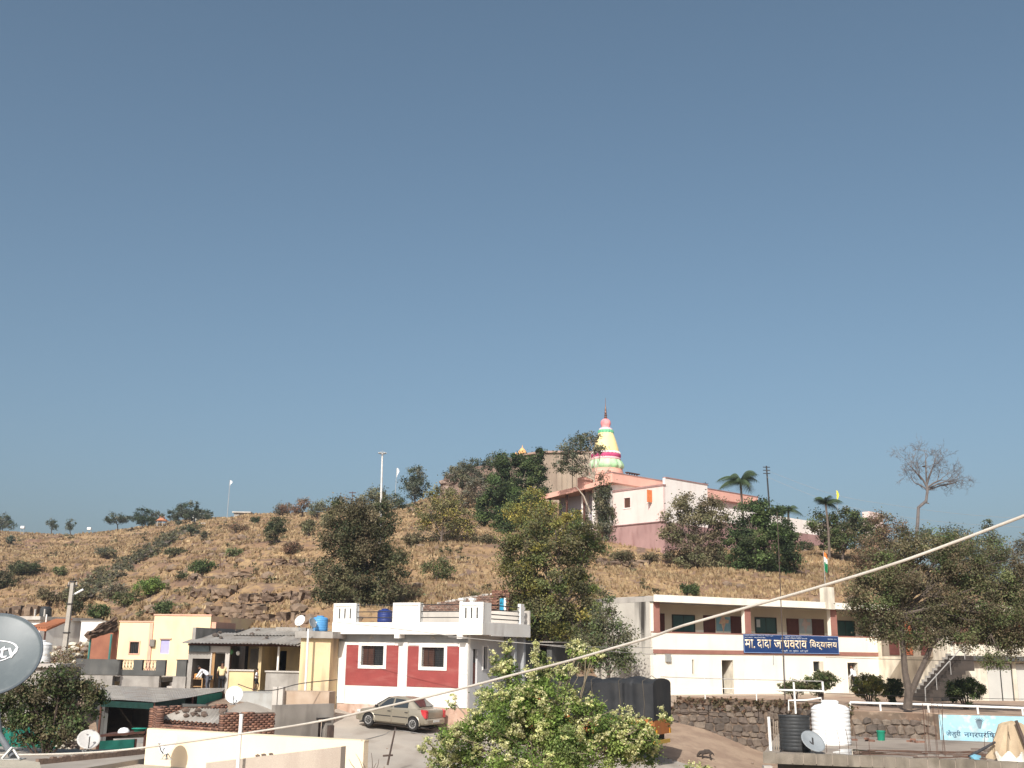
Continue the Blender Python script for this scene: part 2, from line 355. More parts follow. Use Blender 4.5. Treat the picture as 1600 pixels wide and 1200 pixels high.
def corrugated(x0, x1, y0, y1, zf, pitch=.18, amp=.025, n=6, sag=0.):
    """sheet over (x,y) with waves along x; zf(x,y)->z"""
    b = MB(); nx = max(2, int((x1-x0)/(pitch/4))); vs = []
    for i in range(nx+1):
        x = x0+(x1-x0)*i/nx; w = amp*math.sin(2*math.pi*(x-x0)/pitch)
        for j in range(n+1):
            y = y0+(y1-y0)*j/n; vs.append((x, y, zf(x, y)+w))
    fs = [(i*(n+1)+j, (i+1)*(n+1)+j, (i+1)*(n+1)+j+1, i*(n+1)+j+1) for i in range(nx) for j in range(n)]
    return b.add(vs, fs)

WHITE = mat('white_plaster', (.80,.78,.73), (.72,.69,.63), .9, .8, .05, stain=(.40,.34,.28), amt=.5, sscale=(1.1,1.1,.3), slo=.52, shi=.78)
WHITED = mat('white_plaster_muddy', (.77,.74,.69), (.72,.67,.61), .9, .9, .08, stain=(.48,.34,.26), amt=.6, sscale=(.7,.7,.6), slo=.5, shi=.75)
REDP = mat('brick_red_paint', (.29,.062,.055), (.245,.052,.047), 1.1, .75, .06, stain=(.36,.13,.11), amt=.5, sscale=(.5,.5,2.2), slo=.5, shi=.72)
GREYP = mat('grey_paint', (.36,.37,.37), (.30,.31,.31), 1.5, .8, .04)
CONC = mat('raw_concrete', (.36,.335,.30), (.26,.24,.215), 1.1, .92, .15, stain=(.12,.105,.09), amt=.6)
CONCL = mat('pale_concrete', (.50,.46,.41), (.40,.37,.33), .8, .92, .1, stain=(.22,.19,.165), amt=.45)
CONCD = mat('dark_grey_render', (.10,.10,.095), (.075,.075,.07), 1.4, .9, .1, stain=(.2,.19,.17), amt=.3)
YEL = mat('yellow_wash', (.68,.54,.30), (.60,.46,.25), .9, .9, .08, stain=(.40,.32,.24), amt=.65, slo=.46, shi=.72)
YELB = mat('yellow_wash_bright', (.80,.65,.37), (.79,.60,.39), .7, .9, .06, stain=(.62,.36,.26), amt=.55, sscale=(.6,.6,.3), slo=.48, shi=.7)
PINKP = mat('pink_plaster', (.72,.42,.30), (.62,.35,.25), 1.4, .9, .08, stain=(.4,.25,.2), amt=.4)
LAV = mat('lavender_paint', (.42,.40,.62), (.36,.34,.55), 3, .7)
DARKM = mat('black_iron', (.02,.02,.02), (.035,.03,.028), 4, .6, spec=.4)
SIDEW = mat('side_wall_grey', (.56,.56,.55), (.50,.50,.49), 1.2, .85, .04, stain=(.4,.36,.32), amt=.3)  # side wall set greyer than the white front
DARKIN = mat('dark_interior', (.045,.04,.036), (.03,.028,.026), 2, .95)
WOODD = mat('dark_wood', (.10,.045,.03), (.07,.03,.022), 4, .7, .1)
WOOD = mat('pale_wood', (.40,.24,.11), (.32,.18,.08), 5, .7, .1)
TIN = mat('weathered_tin', (.34,.32,.29), (.25,.225,.195), 1.5, .65, .04, spec=.4, stain=(.19,.125,.085), amt=.6, sscale=(1.5,.5,1))
TIND = mat('asbestos_sheet', (.37,.34,.30), (.28,.255,.22), 1.1, .9, .05, stain=(.16,.13,.105), amt=.55, sscale=(1.5,.5,1))
PVC = mat('white_pvc', (.80,.79,.75), (.72,.70,.66), 3, .45, spec=.4)
BLUET = mat('sky_blue_plastic', (.10,.33,.62), (.08,.27,.54), 2, .5, spec=.4)
NAVYT = mat('navy_plastic', (.02,.04,.17), (.018,.03,.13), 2, .45, spec=.45)
BLACKT = mat('black_plastic', (.022,.025,.027), (.035,.037,.038), 2, .55, spec=.4, stain=(.11,.105,.1), amt=.35)
WHITET = mat('white_plastic', (.82,.82,.80), (.77,.77,.75), 2, .45, spec=.4)
TURQ = mat('turquoise_door_paint', (.03,.30,.46), (.025,.24,.38), 3, .6)
PANE = mat('dark_glass', (.018,.02,.022), (.03,.032,.034), 1, .12, spec=.5, grain=0)
BRICKC = [(.24,.115,.075), (.19,.09,.06), (.28,.15,.10), (.16,.085,.062)]

def brickmat(name, base, sc=1.):
    """fired brick: colour stored per brick"""
    if name in MATS: return MATS[name]
    m = bpy.data.materials.new(name); m.use_nodes = True; t = m.node_tree; b = t.nodes['Principled BSDF']; b.inputs['Roughness'].default_value = .93
    a = t.nodes.new('ShaderNodeAttribute'); a.attribute_name = 'Col'
    n = t.nodes.new('ShaderNodeTexNoise'); n.inputs['Scale'].default_value = 9; n.inputs['Detail'].default_value = 5
    tc = t.nodes.new('ShaderNodeTexCoord'); t.links.new(tc.outputs['Object'], n.inputs[0])
    r = t.nodes.new('ShaderNodeMapRange'); r.inputs[3].default_value = .65; r.inputs[4].default_value = 1.25; t.links.new(n.outputs['Fac'], r.inputs[0])
    v = t.nodes.new('ShaderNodeVectorMath'); v.operation = 'SCALE'; t.links.new(a.outputs['Color'], v.inputs[0]); t.links.new(r.outputs[0], v.inputs['Scale'])
    t.links.new(v.outputs[0], b.inputs['Base Color']); MATS[name] = m; return m
BRICK = brickmat('fired_brick', None)
def bricks(name, parent, x0, x1, z0, z1, y, t=.11, L=.205, H=.075, gap=.012, holes=(), cols=BRICKC, ztop=None, plane='x', seed=1):
    """courses of single bricks in front of a wall plane, joined into one part"""
    rr = random.Random(seed); V = []; F = []; C = []; k = 0; z = z0
    while z < z1:
        x = x0-(L/2 if k % 2 else 0)
        while x < x1:
            a, b = max(x, x0), min(x+L-gap, x1)
            if b-a > .03 and not any(h[0] < (a+b)/2 < h[1] and h[2] < z+H/2 < h[3] for h in holes) and (ztop is None or z+H <= ztop((a+b)/2)):
                j = rr.uniform(-.007, .007); zz = z+H-gap; n = len(V)
                q = [(a,y+j,z),(b,y+j,z),(b,y+t,z),(a,y+t,z),(a,y+j,zz),(b,y+j,zz),(b,y+t,zz),(a,y+t,zz)]
                if plane == 'y': q = [(p[1],p[0],p[2]) for p in q]
                V += q; F += [[n+i for i in f] for f in ((0,3,2,1),(4,5,6,7),(0,1,5,4),(1,2,6,5),(2,3,7,6),(3,0,4,7))]
                c = rr.choice(cols); s = rr.uniform(.75, 1.2); C += [(c[0]*s, c[1]*s, c[2]*s)]*6
            x += L
        z += H; k += 1
    o = link(name, fast_mesh(name, np.array(V), np.array(F), BRICK, np.array(C)), parent); o['kind'] = 'stuff'; return o

def tank(name, label, px, py0, py1, half, d, m, ribs=6, group=None, kind='ribbed', lid=True):
    """plastic water tank standing at photo column px from row py1 (bottom) to py0 (top)"""
    b0 = at(px, py1, d); h = Zp(px, py0, d)-b0.z; r = half*mpp(d)
    t = thing(name, label, 'water tank', b0, random.random(), group); prof = [(r*.96, 0), (r, .04*h)]; H = h*.82
    for k in range(ribs):
        z0 = .05*h+(H-.08*h)*k/ribs; z1 = .05*h+(H-.08*h)*(k+1)/ribs; w = z1-z0
        prof += [(r*.975, z0), (r*.995, z0+.2*w), (r, z0+.45*w), (r*.995, z0+.7*w), (r*.975, z0+.95*w)]
    prof += [(r, H-.02*h), (r*.97, H), (r*.8, H+.06*h), (r*.45, H+.10*h), (r*.42, H+.11*h)]
    MB().lathe(prof, 28).build('tank_body', m, t)
    if lid: MB().lathe([(r*.44, H+.10*h), (r*.46, H+.12*h), (r*.46, h*.97), (r*.36, h)], 20).build('lid', m, t)
    return t

def dish(name, label, px, py, r_px, d, face, mcol, footpy=None, group=None, mark=None, ell=1.0, arm=1):
    """satellite dish: centre at the photo point; face = (azimuth deg from straight to camera, elevation deg) of its axis"""
    c = at(px, py, d); r = r_px*mpp(d); fz = at(px, footpy, d).z if footpy else c.z-r*1.25
    t = thing(name, label, 'satellite dish', (c.x, c.y, fz), 0, group)
    az, el = R(face[0]), R(face[1]); ax = Vector((math.sin(az)*math.cos(el), -math.cos(az)*math.cos(el), math.sin(el)))
    rot = ax.to_track_quat('Z', 'Y').to_euler(); cc = c-Vector((c.x, c.y, fz))
    def bowl(b, off=0.):
        vs = []; fs = []; n = 40; m = 9
        for i in range(m+1):
            rr = r*i/m
            for k in range(n):
                a = 2*math.pi*k/n; vs.append((rr*math.cos(a)*ell, rr*math.sin(a), .16*r*(i/m)**2-.16*r+off))
        for i in range(m):
            for k in range(n): k2 = (k+1) % n; fs.append((i*n+k, i*n+k2, (i+1)*n+k2, (i+1)*n+k))
        b.add(vs, fs, True)
    b = MB(); bowl(b); bo = b.build('reflector', mcol, t, cc, rot)
    sm = bo.modifiers.new('thick', 'SOLIDIFY'); sm.thickness = .012
    MB().tube([(r*math.cos(a)*ell, r*math.sin(a), 0) for a in [2*math.pi*k/40 for k in range(41)]], .012 if r < .6 else .014, 5).build('rim', mcol, bo)
    tip = (0, -r*.30, r*.95)
    if arm:
        a = MB().tube([(0, -r*.98, -.02), (0, -r*.85, r*.35), tip], .014, 6).build('feed_arm', DARKM if arm == 2 else GREYP, bo)
        MB().tube([tip, (0, -r*.22, r*.78)], [.03, .035], 8).build('feed_horn', WHITET, bo)
    bk = cc-ax*(.18*r+.02)
    p = MB().tube([(0,0,0), (0,0,max(.02, bk.z*.6)), bk], .025, 8).build('mast', GREYP, t)
    MB().box(-.14, .14, -.02, .02, 0, .02).box(-.02, .02, -.14, .14, .021, .035).tube([(.12,0,.01),(0,0,bk.z*.5)], .012, 5).tube([(-.12,0,.01),(0,0,bk.z*.5)], .012, 5).build('base', GREYP, t)
    if mark: mark(bo, r)
    return t

# ================================================================== red and white house
def red_house():
    f = Fr(527, 60, 731, 56.2, .75, 1060); t = f.thing('house', 'white flat-roofed house with two brick-red panels and slotted parapet blocks, behind the car', 'house')
    W = f.W; ov = -.6
    zs0 = f.uv(625, 991, ov)[1]; zs1 = f.uv(625, 972.5, ov)[1]; D = 4.6
    wins = [f.rect(565, 1009, 600, 1039.5), f.rect(659.5, 1011.5, 694.5, 1042)]
    # side (right) wall openings
    sd = lambda px, py: f.side(px, py, W)
    d0, d1 = sd(739, 1040)[0], sd(745.5, 1040)[0]; w0, w1 = sd(755, 1030)[0], sd(761, 1030)[0]
    part('plinth', mat('muddy_plinth', (.44,.29,.21), (.56,.43,.35), .9, .95, .2, c3=(.36,.22,.16), stain=(.24,.15,.11), amt=.5), t, lambda b: (b.box(-.03, W+.03, -.03, .2, -1.2, .62), b.box(0,.2,.2,3.9,-.9,.62)))
    part('wall', WHITED, t, lambda b: (b.wall(0, W, .621, 2.0, 0, .2), b.box(0,.2,.2,3.9,.621,2.), b.box(.2,W-.2,3.7,3.9,-.9,zs0)))
    part('upper_wall', WHITE, t, lambda b: (b.wall(0, W, 2.0, zs0, 0, .2, wins), b.box(0,.2,.2,3.9,2.,zs0)))
    # right wall in the y direction
    def rw(b):
        q = MB().wall(.2, 3.7, -.9, zs0, 0, .2, [(d0, d1, f.side(742,1071,W)[1], f.side(742,1014,W)[1]), (w0, w1, f.side(757,1045,W)[1], f.side(757,1011,W)[1])])
        b.add([(W-v[1], v[0], v[2]) for v in q.v], q.f)
    part('side_wall', SIDEW, t, rw)
    boxpart('grey_frieze', GREYP, t, .02, W-.02, -.012, 0-.001, f.uv(625,1003)[1], zs0-.002)  # grey strip paints the slab overhang's shadow onto the wall
    for k, (a, bb, pa, pz) in enumerate(((541, 623, 1008, 1071.5), (637, 718, 1010, 1074))):
        x0, x1, z0, z1 = f.rect(a, pa, bb, pz); h = wins[k]; wf = .17
        b = MB(); b.wall(x0, x1, z0, z1, -.025, .022, [(h[0]-wf, h[1]+wf, h[2]-wf, h[3]+wf)]); b.build('red_panel', REDP, t)
        wd = frame_rect(MB(), h, -.06, .1, wf).build('window_frame', WHITE, t)
        b = MB(); n = 9
        for i in range(1, n): z = h[2]+(h[3]-h[2])*i/n; b.box(h[0], h[1], .06, .075, z-.008, z+.008)
        for i in range(1, 4): x = h[0]+(h[1]-h[0])*i/4; b.box(x-.008, x+.008, .05, .06, h[2], h[3])
        b.build('grille', DARKM, wd)
        boxpart('shutter', WOODD, wd, h[0]+.01, (h[0]+h[1])/2, .13, .16, h[2], h[3])
        boxpart('pane', PANE, wd, (h[0]+h[1])/2+.01, h[1]-.01, .17, .18, h[2], h[3])
        # painted flower motif in relief
        cx = f.uv((581, 677)[k], 996)[0]; cz = f.uv(600, 999)[1]; b = MB()
        for i in range(-3, 4):
            an = R(90-28*i); L = .2 if i else .3
            b.prism([(cx+.07*math.cos(an)-.03*math.sin(an), cz+.07*math.sin(an)+.03*math.cos(an)), (cx+L*math.cos(an), cz+L*math.sin(an)), (cx+.07*math.cos(an)+.03*math.sin(an), cz+.07*math.sin(an)-.03*math.cos(an))], -.03, -.013, 'y')
        b.build('flower_motif', CONCL, t)
        lx0, lx1, _, _ = f.rect((532, 639)[k], 1003, (617, 716)[k], 1008); boxpart('lintel_strip', WHITE, t, lx0, lx1, -.04, -.013, f.uv(600,1008)[1], f.uv(600,1003.5)[1])
    for a, bb in ((527, 541), (623, 637), (718, 731)):
        x0, x1 = f.uv(a, 1040)[0], f.uv(bb, 1040)[0]; boxpart('pilaster', WHITE, t, max(-.05, x0), x1, -.07, -.001, .63, f.uv(620, 1003)[1]-.003, bev=.01)
    # roof slab with deep fascia
    xa, xb = f.uv(519, 980, ov)[0], f.uv(754, 980, ov)[0]
    boxpart('roof_slab', WHITE, t, xa, xb, ov, .3, zs0, zs1); part('roof_deck', CONCL, t, lambda b: (b.box(xa+.02, xb-.02, .3, D, zs0+.1, zs1-.03), b.box(xa, xb, D-.12, D, zs1-.03, zs1+.75)))
    part('side_fascia', WHITE, t, lambda b: b.box(xb-.12, xb, .3, D, zs0-.05, zs1+.02))
    for a in (523, 620, 718): x = f.uv(a, 990, ov)[0]; boxpart('corbel', WHITE, t, x-.16, x+.16, ov+.01, -.07, zs0-.2, zs0-.001)
    # parapet blocks
    def pblock(x0, x1, y0, y1, slots):
        z0, z1 = zs1+.001, zs1+.98; p = boxpart('parapet_block', WHITE, t, x0, x1, y0+.04, y1, z0, z1)
        b = MB(); b.box(x0-.03, x1+.03, y0, y0+.04, z1-.12, z1+.02); b.box(x0-.03, x0+.1, y0, y0+.04, z0, z1-.121); b.box(x1-.1, x1+.03, y0, y0+.04, z0, z1-.121); b.box(x0+.101, x1-.101, y0, y0+.04, z0, z0+.12)
        b.build('block_border', WHITE, p)
        for i in range(slots): x = x0+(x1-x0)*(i+1.)/(slots+1); boxpart('slot', CONCD, p, x-.045, x+.045, y0+.034, y0+.0405, z0+.2, z1-.25)
    xs_ = [f.uv(a, 960, ov)[0] for a in (521, 555, 614, 655, 718, 758)]
    pblock(xs_[0], xs_[1], ov+.02, ov+.35, 3); pblock(xs_[2], xs_[3], ov+.02, ov+.35, 0); pblock(xs_[4], min(xs_[5], xb-.02), ov+.02, ov+.9, 3)
    for a, c in ((xs_[1], xs_[2]), (xs_[3], xs_[4])):
        for zz in (.25, .55, .9): MB().tube([(a, ov+.2, zs1+zz), (c, ov+.2, zs1+zz)], .025, 6).build('rail', DARKM, t)
    for zz in (.2, .42, .65, .88): MB().tube([(xb-.12, .3, zs1+zz), (xb-.12, 3.5, zs1+zz)], .03, 6).build('rail', DARKM, t)
    part('end_post', WHITE, t, lambda b: [b.box(xb-.2, xb-.02, 3.5, 3.9+.1*(k % 2), zs1+.02+k*.15, zs1+.17+k*.15) for k in range(7)])
    for a in (.9, 1.5): part('post_finial', WHITE, t, lambda b: (b.box(xb-a-.09, xb-a+.09, ov+.4, ov+.6, zs1+.981, zs1+1.1), b.box(xb-a-.14, xb-a+.14, ov+.36, ov+.64, zs1+1.101, zs1+1.22)))
    # door, side window, porch
    zd0, zd1 = f.side(742,1071,W)[1], f.side(742,1014,W)[1]
    dr = boxpart('door', mat('brown_red_door', (.20,.06,.04), (.15,.045,.03), 4, .6), t, W-.14, W-.10, d0+.01, d1-.01, zd0+.01, zd0+(zd1-zd0)*.62)
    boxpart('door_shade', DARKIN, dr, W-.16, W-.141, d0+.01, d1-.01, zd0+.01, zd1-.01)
    part('window_frame', WHITE, t, lambda b: [b.box(W-.05, W+.04, *q) for q in ((w0-.1, w0, f.side(757,1047,W)[1], f.side(757,1009,W)[1]), (w1, w1+.1, f.side(757,1047,W)[1], f.side(757,1009,W)[1]))])
    boxpart('pane', PANE, t, W-.13, W-.12, w0, w1, f.side(757,1045,W)[1], f.side(757,1011,W)[1])
    part('porch_wall', GREYP, t, lambda b: (b.box(W+.001, W+.9, D-.3, D-.1, -.9, zs0-.06), b.box(W+.7, W+.9, 3.3, 3.5, -.9, zs0-.06), b.box(W-.2, W, 3.91, 4.5, -.9, zs0)))
    boxpart('porch_floor', CONCL, t, .21, W+.9, .3, D-.31, -.9, .05)
    b = MB()
    for k in range(5): b.box(W+.01, W+1.3-.25*k, d0-.3, d1+.35, -.9+.18*k, -.72+.18*k)
    b.build('door_steps', CONCL, t)
    # dark block added behind the porch to deepen its shade
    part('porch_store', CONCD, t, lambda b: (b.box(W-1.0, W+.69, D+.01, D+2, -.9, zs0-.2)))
    return f, zs1, ov
RF, RZ, ROV = red_house()
p = at(604, 960, 62); tank('water_tank', 'dark blue ribbed water tank behind the white parapet railing', 601, 951, 972.5, 11.5, 62.5, NAVYT, 4)

# ruined brick room on the slope behind the red house
def brick_room():
    f = Fr(655, 71.5, 795, 69.0, Zp(720, 985, 70)); t = f.thing('brick_room', 'half-built brown brick room with a turquoise door on the slope behind the white house', 'brick room')
    x = [f.uv(a, 950)[0] for a in (655, 768, 779.5, 789, 795)]; zt_ = f.uv(780, 922)[1]; zl = f.uv(655, 948)[1]; zr = f.uv(768, 928)[1]
    dz = (f.uv(784, 976)[1], f.uv(784, 934)[1])
    part('wall', mat('mud_mortar', (.18,.115,.085), (.14,.09,.068), 3, .95), t, lambda b: (b.wall(x[1], x[4], -1., zt_-.02, .1, .12, [(x[2], x[3]+.1, *dz)]),
        b.hexa([(x[0],.1,-1),(x[1],.1,-1),(x[1],.3,-1),(x[0],.3,-1),(x[0],.1,zl-.03),(x[1],.1,zr-.03),(x[1],.3,zr-.03),(x[0],.3,zl-.03)]), b.box(x[4]-.12, x[4], .22, 3, -1, zt_-.3)))
    bricks('brick_courses', t, x[1], x[4], -1, zt_, 0, holes=[(x[2]-.05, x[3]+.12, dz[0], dz[1]+.1)], L=.24, H=.1, seed=4)
    bricks('brick_courses', t, x[0], x[1], -1, zr, 0, ztop=lambda q: zl+(zr-zl)*(q-x[0])/(x[1]-x[0])+.12*math.sin(q*5), L=.24, H=.1, seed=5, cols=[(.26,.17,.125),(.21,.12,.085),(.30,.215,.17),(.17,.11,.085)])
    d = boxpart('door', TURQ, t, x[2], x[3]-.1, .12, .16, dz[0], dz[1]-.02); boxpart('door_frame', WHITE, d, x[3]-.1, x[3]+.05, .05, .16, dz[0], dz[1])
    r = random.Random(3); b = MB()
    for i in range(30):
        q = r.random(); xx = x[0]+(x[1]-x[0])*q; zz = zl+(zr-zl)*q; s = r.uniform(.06, .16); b.box(xx, xx+s*1.6, .12, .12+s, zz-.05, zz+s*.8)
    b.build('loose_rubble', CONCL, t)['kind'] = 'stuff'
brick_room()

# ================================================================== old yellow house with tin awning and shop
def yellow_house():
    f = Fr(293, 61.5, 470, 60.2, 1.72); t = f.thing('old_house', 'old yellow house with long tin awning, small shop and open veranda', 'house')
    X = lambda px, d=0.: f.uv(px, 1040, d)[0]
    Z = lambda py, px=400, d=0.: f.uv(px, py, d)[1]
    H = Z(1006, 380); IN = 2.6; zr = H+.55
    # inner back wall with shutter and doorway
    hw = f.rect(402, 1012, 415.5, 1039, IN); hd = f.rect(433, 1017, 447, 1062, IN); he = f.rect(459, 1014, 467, 1062, IN); XE = f.uv(470, 1030)[0]
    part('back_wall', YEL, t, lambda b: b.wall(X(355), X(528), -.3, zr, IN, .25, [hw, (hd[0], hd[1], 0, hd[3])]))
    boxpart('shutter', mat('indigo_shutter', (.12,.11,.22), (.09,.085,.18), 3, .7), t, hw[0], hw[1], IN+.04, IN+.08, hw[2], hw[3])
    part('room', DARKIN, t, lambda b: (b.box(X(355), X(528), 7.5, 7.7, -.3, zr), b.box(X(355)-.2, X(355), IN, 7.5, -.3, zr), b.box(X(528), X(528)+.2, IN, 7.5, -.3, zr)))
    boxpart('floor', CONC, t, X(293), X(528), .1, 7.5, -.6, 0)
    # shop at the left
    sx0, sx1 = X(300), X(327.5); dx0, dx1 = X(335.5), X(352)
    hs = (sx0, sx1, 0, Z(1029, 314)); hdd = (dx0, dx1, 0, Z(1021, 344))
    part('shop_wall', CONC, t, lambda b: (b.wall(X(293), X(357), -.3, H, 0, .25, [hs, hdd]), b.box(X(293), X(293)+.2, .25, 7.5, -.3, zr+.3), b.box(X(330), X(330)+.12, .25, 3.2, 0, H), b.box(X(293)+.2, X(330), 3.2, 3.35, 0, H)))
    boxpart('shop_sign', mat('faded_sign', (.13,.17,.18), (.18,.22,.22), 4, .7, stain=(.28,.27,.24), amt=.5), t, X(294.5), X(326), -.12, -.02, Z(1018, 310), Z(1009, 310))
    boxpart('rolling_shutter', mat('maroon_shutter', (.12,.035,.03), (.09,.028,.025), 5, .6), t, sx0, sx1, .05, .1, Z(1029.5, 314), Z(1019, 314)-.01)
    fr = part('door_frame', WOOD, t, lambda b: (b.box(dx0-.16, dx0, -.05, .1, 0, hdd[3]+.05), ))
    part('door_surround', CONCL, t, lambda b: (b.box(dx1, X(357)+.06, -.08, -.001, 0, Z(1010,345)), b.box(X(329), dx0-.17, -.08, -.001, 0, Z(1010,345)), b.box(dx0-.17, dx1, -.08, -.001, hdd[3]+.06, Z(1010,345))))
    # veranda half walls and ledges
    for a, c, m, y in ((357, 397, YEL, 1046.5), (416, 468, CONC, 1047.5)):
        z = Z(y); boxpart('half_wall', m, t, X(a), X(c), 0.02, .22, -1.2, z-.08); boxpart('ledge', CONCL, t, X(a)-.04, X(c)+.04, -.06, .3, z-.079, z)
    boxpart('flaked_plaster', CONC, t, X(359), X(392), IN-.06, IN-.002, Z(1046), Z(1014))
    boxpart('inner_partition', YEL, t, X(397), X(397)+.18, .5, IN, 0, H-.1)
    for px in (357.5, 433, 468): boxpart('veranda_post', WOODD if px != 433 else WHITE, t, X(px)-.05, X(px)+.05, .06, .16, Z(1047), H-.02)
    # awning
    zf = lambda x, y: H+.02+.17*(y+.75)
    xe = X(470)
    b = corrugated(X(291), xe+.05, -.8, 2.7, zf, .2, .03, 5); b.build('awning_sheet', TIN, t)
    b = corrugated(X(340), xe, 1.6, 4.2, lambda x, y: zf(x, y)+.07, .2, .03, 4); b.build('upper_sheet', TIND, t)
    b = corrugated(X(425), xe+.15, -.85, 1.9, lambda x, y: zf(x, y)+.06-.12*(x-X(425))/(xe-X(425)), .2, .03, 4); b.build('lapped_sheet', TIND, t)
    boxpart('eave_beam', WOODD, t, X(292), xe, -.05, .05, H-.12, H-.001)
    part('roof_slab', CONC, t, lambda b: (b.box(X(330), X(455), 4.2, 8, zr-.12, zr+.25),))
    r = random.Random(8)
    for k in range(9):
        xx = X(300)+(X(450)-X(300))*r.random(); yy = r.uniform(.5, 3.5); s = r.uniform(.08, .2)
        part('weight_stone', mat('basalt', (.12,.095,.08), (.085,.07,.06), 4, .9, .3), t, lambda b: stone_into(b, (xx, yy, zf(xx, yy)+.09), s))
    # protruding right-hand block
    g = Fr(469, 59.0, 524, 58.2, 1.0); t2 = t
    L = lambda x, y, z: (f.w(0,0,0), )
    def bl(b):
        P = lambda px, d, z: (lambda p: ((p-f.O).dot(f.e), (p-f.O).dot(f.n), z))(at(px, 1040, d))
        z0, z1 = -1.6, f.uv(490, 997, -1.2)[1]
        a, c, e_ = P(468, 59.2, 0), P(515, 58.9, 0), P(527.5, 59.8, 0); k = P(523, 66, 0); h = P(472, 66, 0)
        lo = [(q[0], q[1], z0) for q in (a, c, e_, k, h)]; hi = [(q[0], q[1], z1) for q in (a, c, e_, k, h)]
        b.add(lo+hi, [(4,3,2,1,0), (5,6,7,8,9)]+[(i, (i+1) % 5, 5+(i+1) % 5, 5+i) for i in range(5)]); return a, c, e_, z1
    b = MB(); a, c, e_, z1 = bl(b); b.build('side_room', mat('streaked_yellow', (.68,.54,.31), (.58,.45,.27), .8, .9, .08, c3=(.64,.50,.32), stain=(.22,.18,.14), amt=.75, sscale=(.9,.9,.14), slo=.5, shi=.68), t)
    z2 = f.uv(490, 986.5, -1.4)[1]
    part('room_slab', CONC, t, lambda b: b.hexa([(a[0]-.25, a[1]-.25, z1+.001), (c[0]+.2, c[1]-.3, z1+.001), (e_[0]+.4, e_[1], z1+.001), (e_[0]+.4, 7.5, z1+.001)]+[(a[0]-.25, a[1]-.25, z2), (c[0]+.2, c[1]-.3, z2), (e_[0]+.4, e_[1], z2), (e_[0]+.4, 7.5, z2)]))
    part('room_slab', CONC, t, lambda b: b.box(a[0]-.25, e_[0]+.35, e_[1]+.05, 7.4, z1+.06, z2-.02))
    xx = f.uv(486, 1000, -1.3)[0]; MB().tube([(xx, -1.75, z2+.1), (xx, -1.72, 0.15), (xx-.02, -1.6, -.3)], .06, 10).build('drain_pipe', PVC, t)
    part('plinth', mat('flaking_base', (.5,.40,.31), (.38,.28,.2), 1, .95, .15, stain=(.2,.14,.1), amt=.6), t, lambda b: b.hexa([(a[0]-.1, a[1]-.16, -2.4), (c[0]+.05, c[1]-.16, -2.4), (c[0]+.05, c[1]+1, -2.4), (a[0]-.1, a[1]+1, -2.4), (a[0]-.1, a[1]-.1, -.25), (c[0]+.05, c[1]-.1, -.4), (c[0]+.05, c[1]+1, -.4), (a[0]-.1, a[1]+1, -.25)]))
    # hanging things in the veranda
    for px, py, s, col in ((361, 1018, .16, (.1,.25,.1)), (372, 1020, .13, (.7,.68,.6))):
        x, z = f.uv(px, py, .1); h = thing('hanging_pot', 'small %s pot hanging under the tin awning' % ('green plant' if col[1] > col[0]*2 else 'pale cream'), 'pot', f.w(x, .1, z))
        MB().lathe([(s*.4, -s), (s*.8, -s*.5), (s*.9, 0), (s*.6, s*.5), (s*.5, s*.7)], 12).build('pot', mat('pot%d' % px, col, None, 5, .7), h)
        MB().tube([(0,0,s*.6), (0,0,H-z)], .012, 5).build('cord', DARKM, h)
    return f
def stone_into(b, c, s, seed=None):
    r = random.Random(seed if seed is not None else hash(c)); vs = []; fs = []
    bm = bmesh.new(); bmesh.ops.create_icosphere(bm, subdivisions=1, radius=1)
    for v in bm.verts:
        q = r.uniform(.7, 1.15); vs.append((c[0]+v.co.x*s*q*1.2, c[1]+v.co.y*s*q, c[2]+v.co.z*s*q*.7))
    bm.verts.index_update(); fs = [[v.index for v in f.verts] for f in bm.faces]; bm.free(); b.add(vs, fs)
YF = yellow_house()
zs = Zp(500, 987, 60)
tank('water_tank', 'light blue ribbed water tank on the old yellow house roof', 499.5, 962, 986, 12, 62, BLUET, 5)
DGREY = mat('grey_dish_paint', (.26,.28,.29), (.22,.24,.25), 3, .5, spec=.4)
DWHITE = mat('white_dish_paint', (.72,.72,.69), (.66,.66,.63), 3, .5, spec=.4)
dish('satellite_dish', 'pale satellite dish on the yellow house roof, left of the light blue tank', 468.5, 969.5, 8.5, 62, (-25, 25), DWHITE, 985)
dish('satellite_dish', 'dark grey satellite dish in front of the light blue water tank', 489, 973, 8, 61, (60, 20), DGREY, 986)
# low parapet on that roof
b = MB(); p0, p1 = at(431, 983, 64), at(478, 984, 63.5); b.hexa([p0+Vector((0,0,-.5)), p1+Vector((0,0,-.5)), p1+Vector((0,.3,-.5)), p0+Vector((0,.3,-.5)), p0+Vector((0,0,.12)), p1+Vector((0,0,.12)), p1+Vector((0,.3,.12)), p0+Vector((0,.3,.12))])
tag(b.build('roof_kerb', CONC), 'low concrete kerb under the pale dish on the yellow house roof', 'kerb')

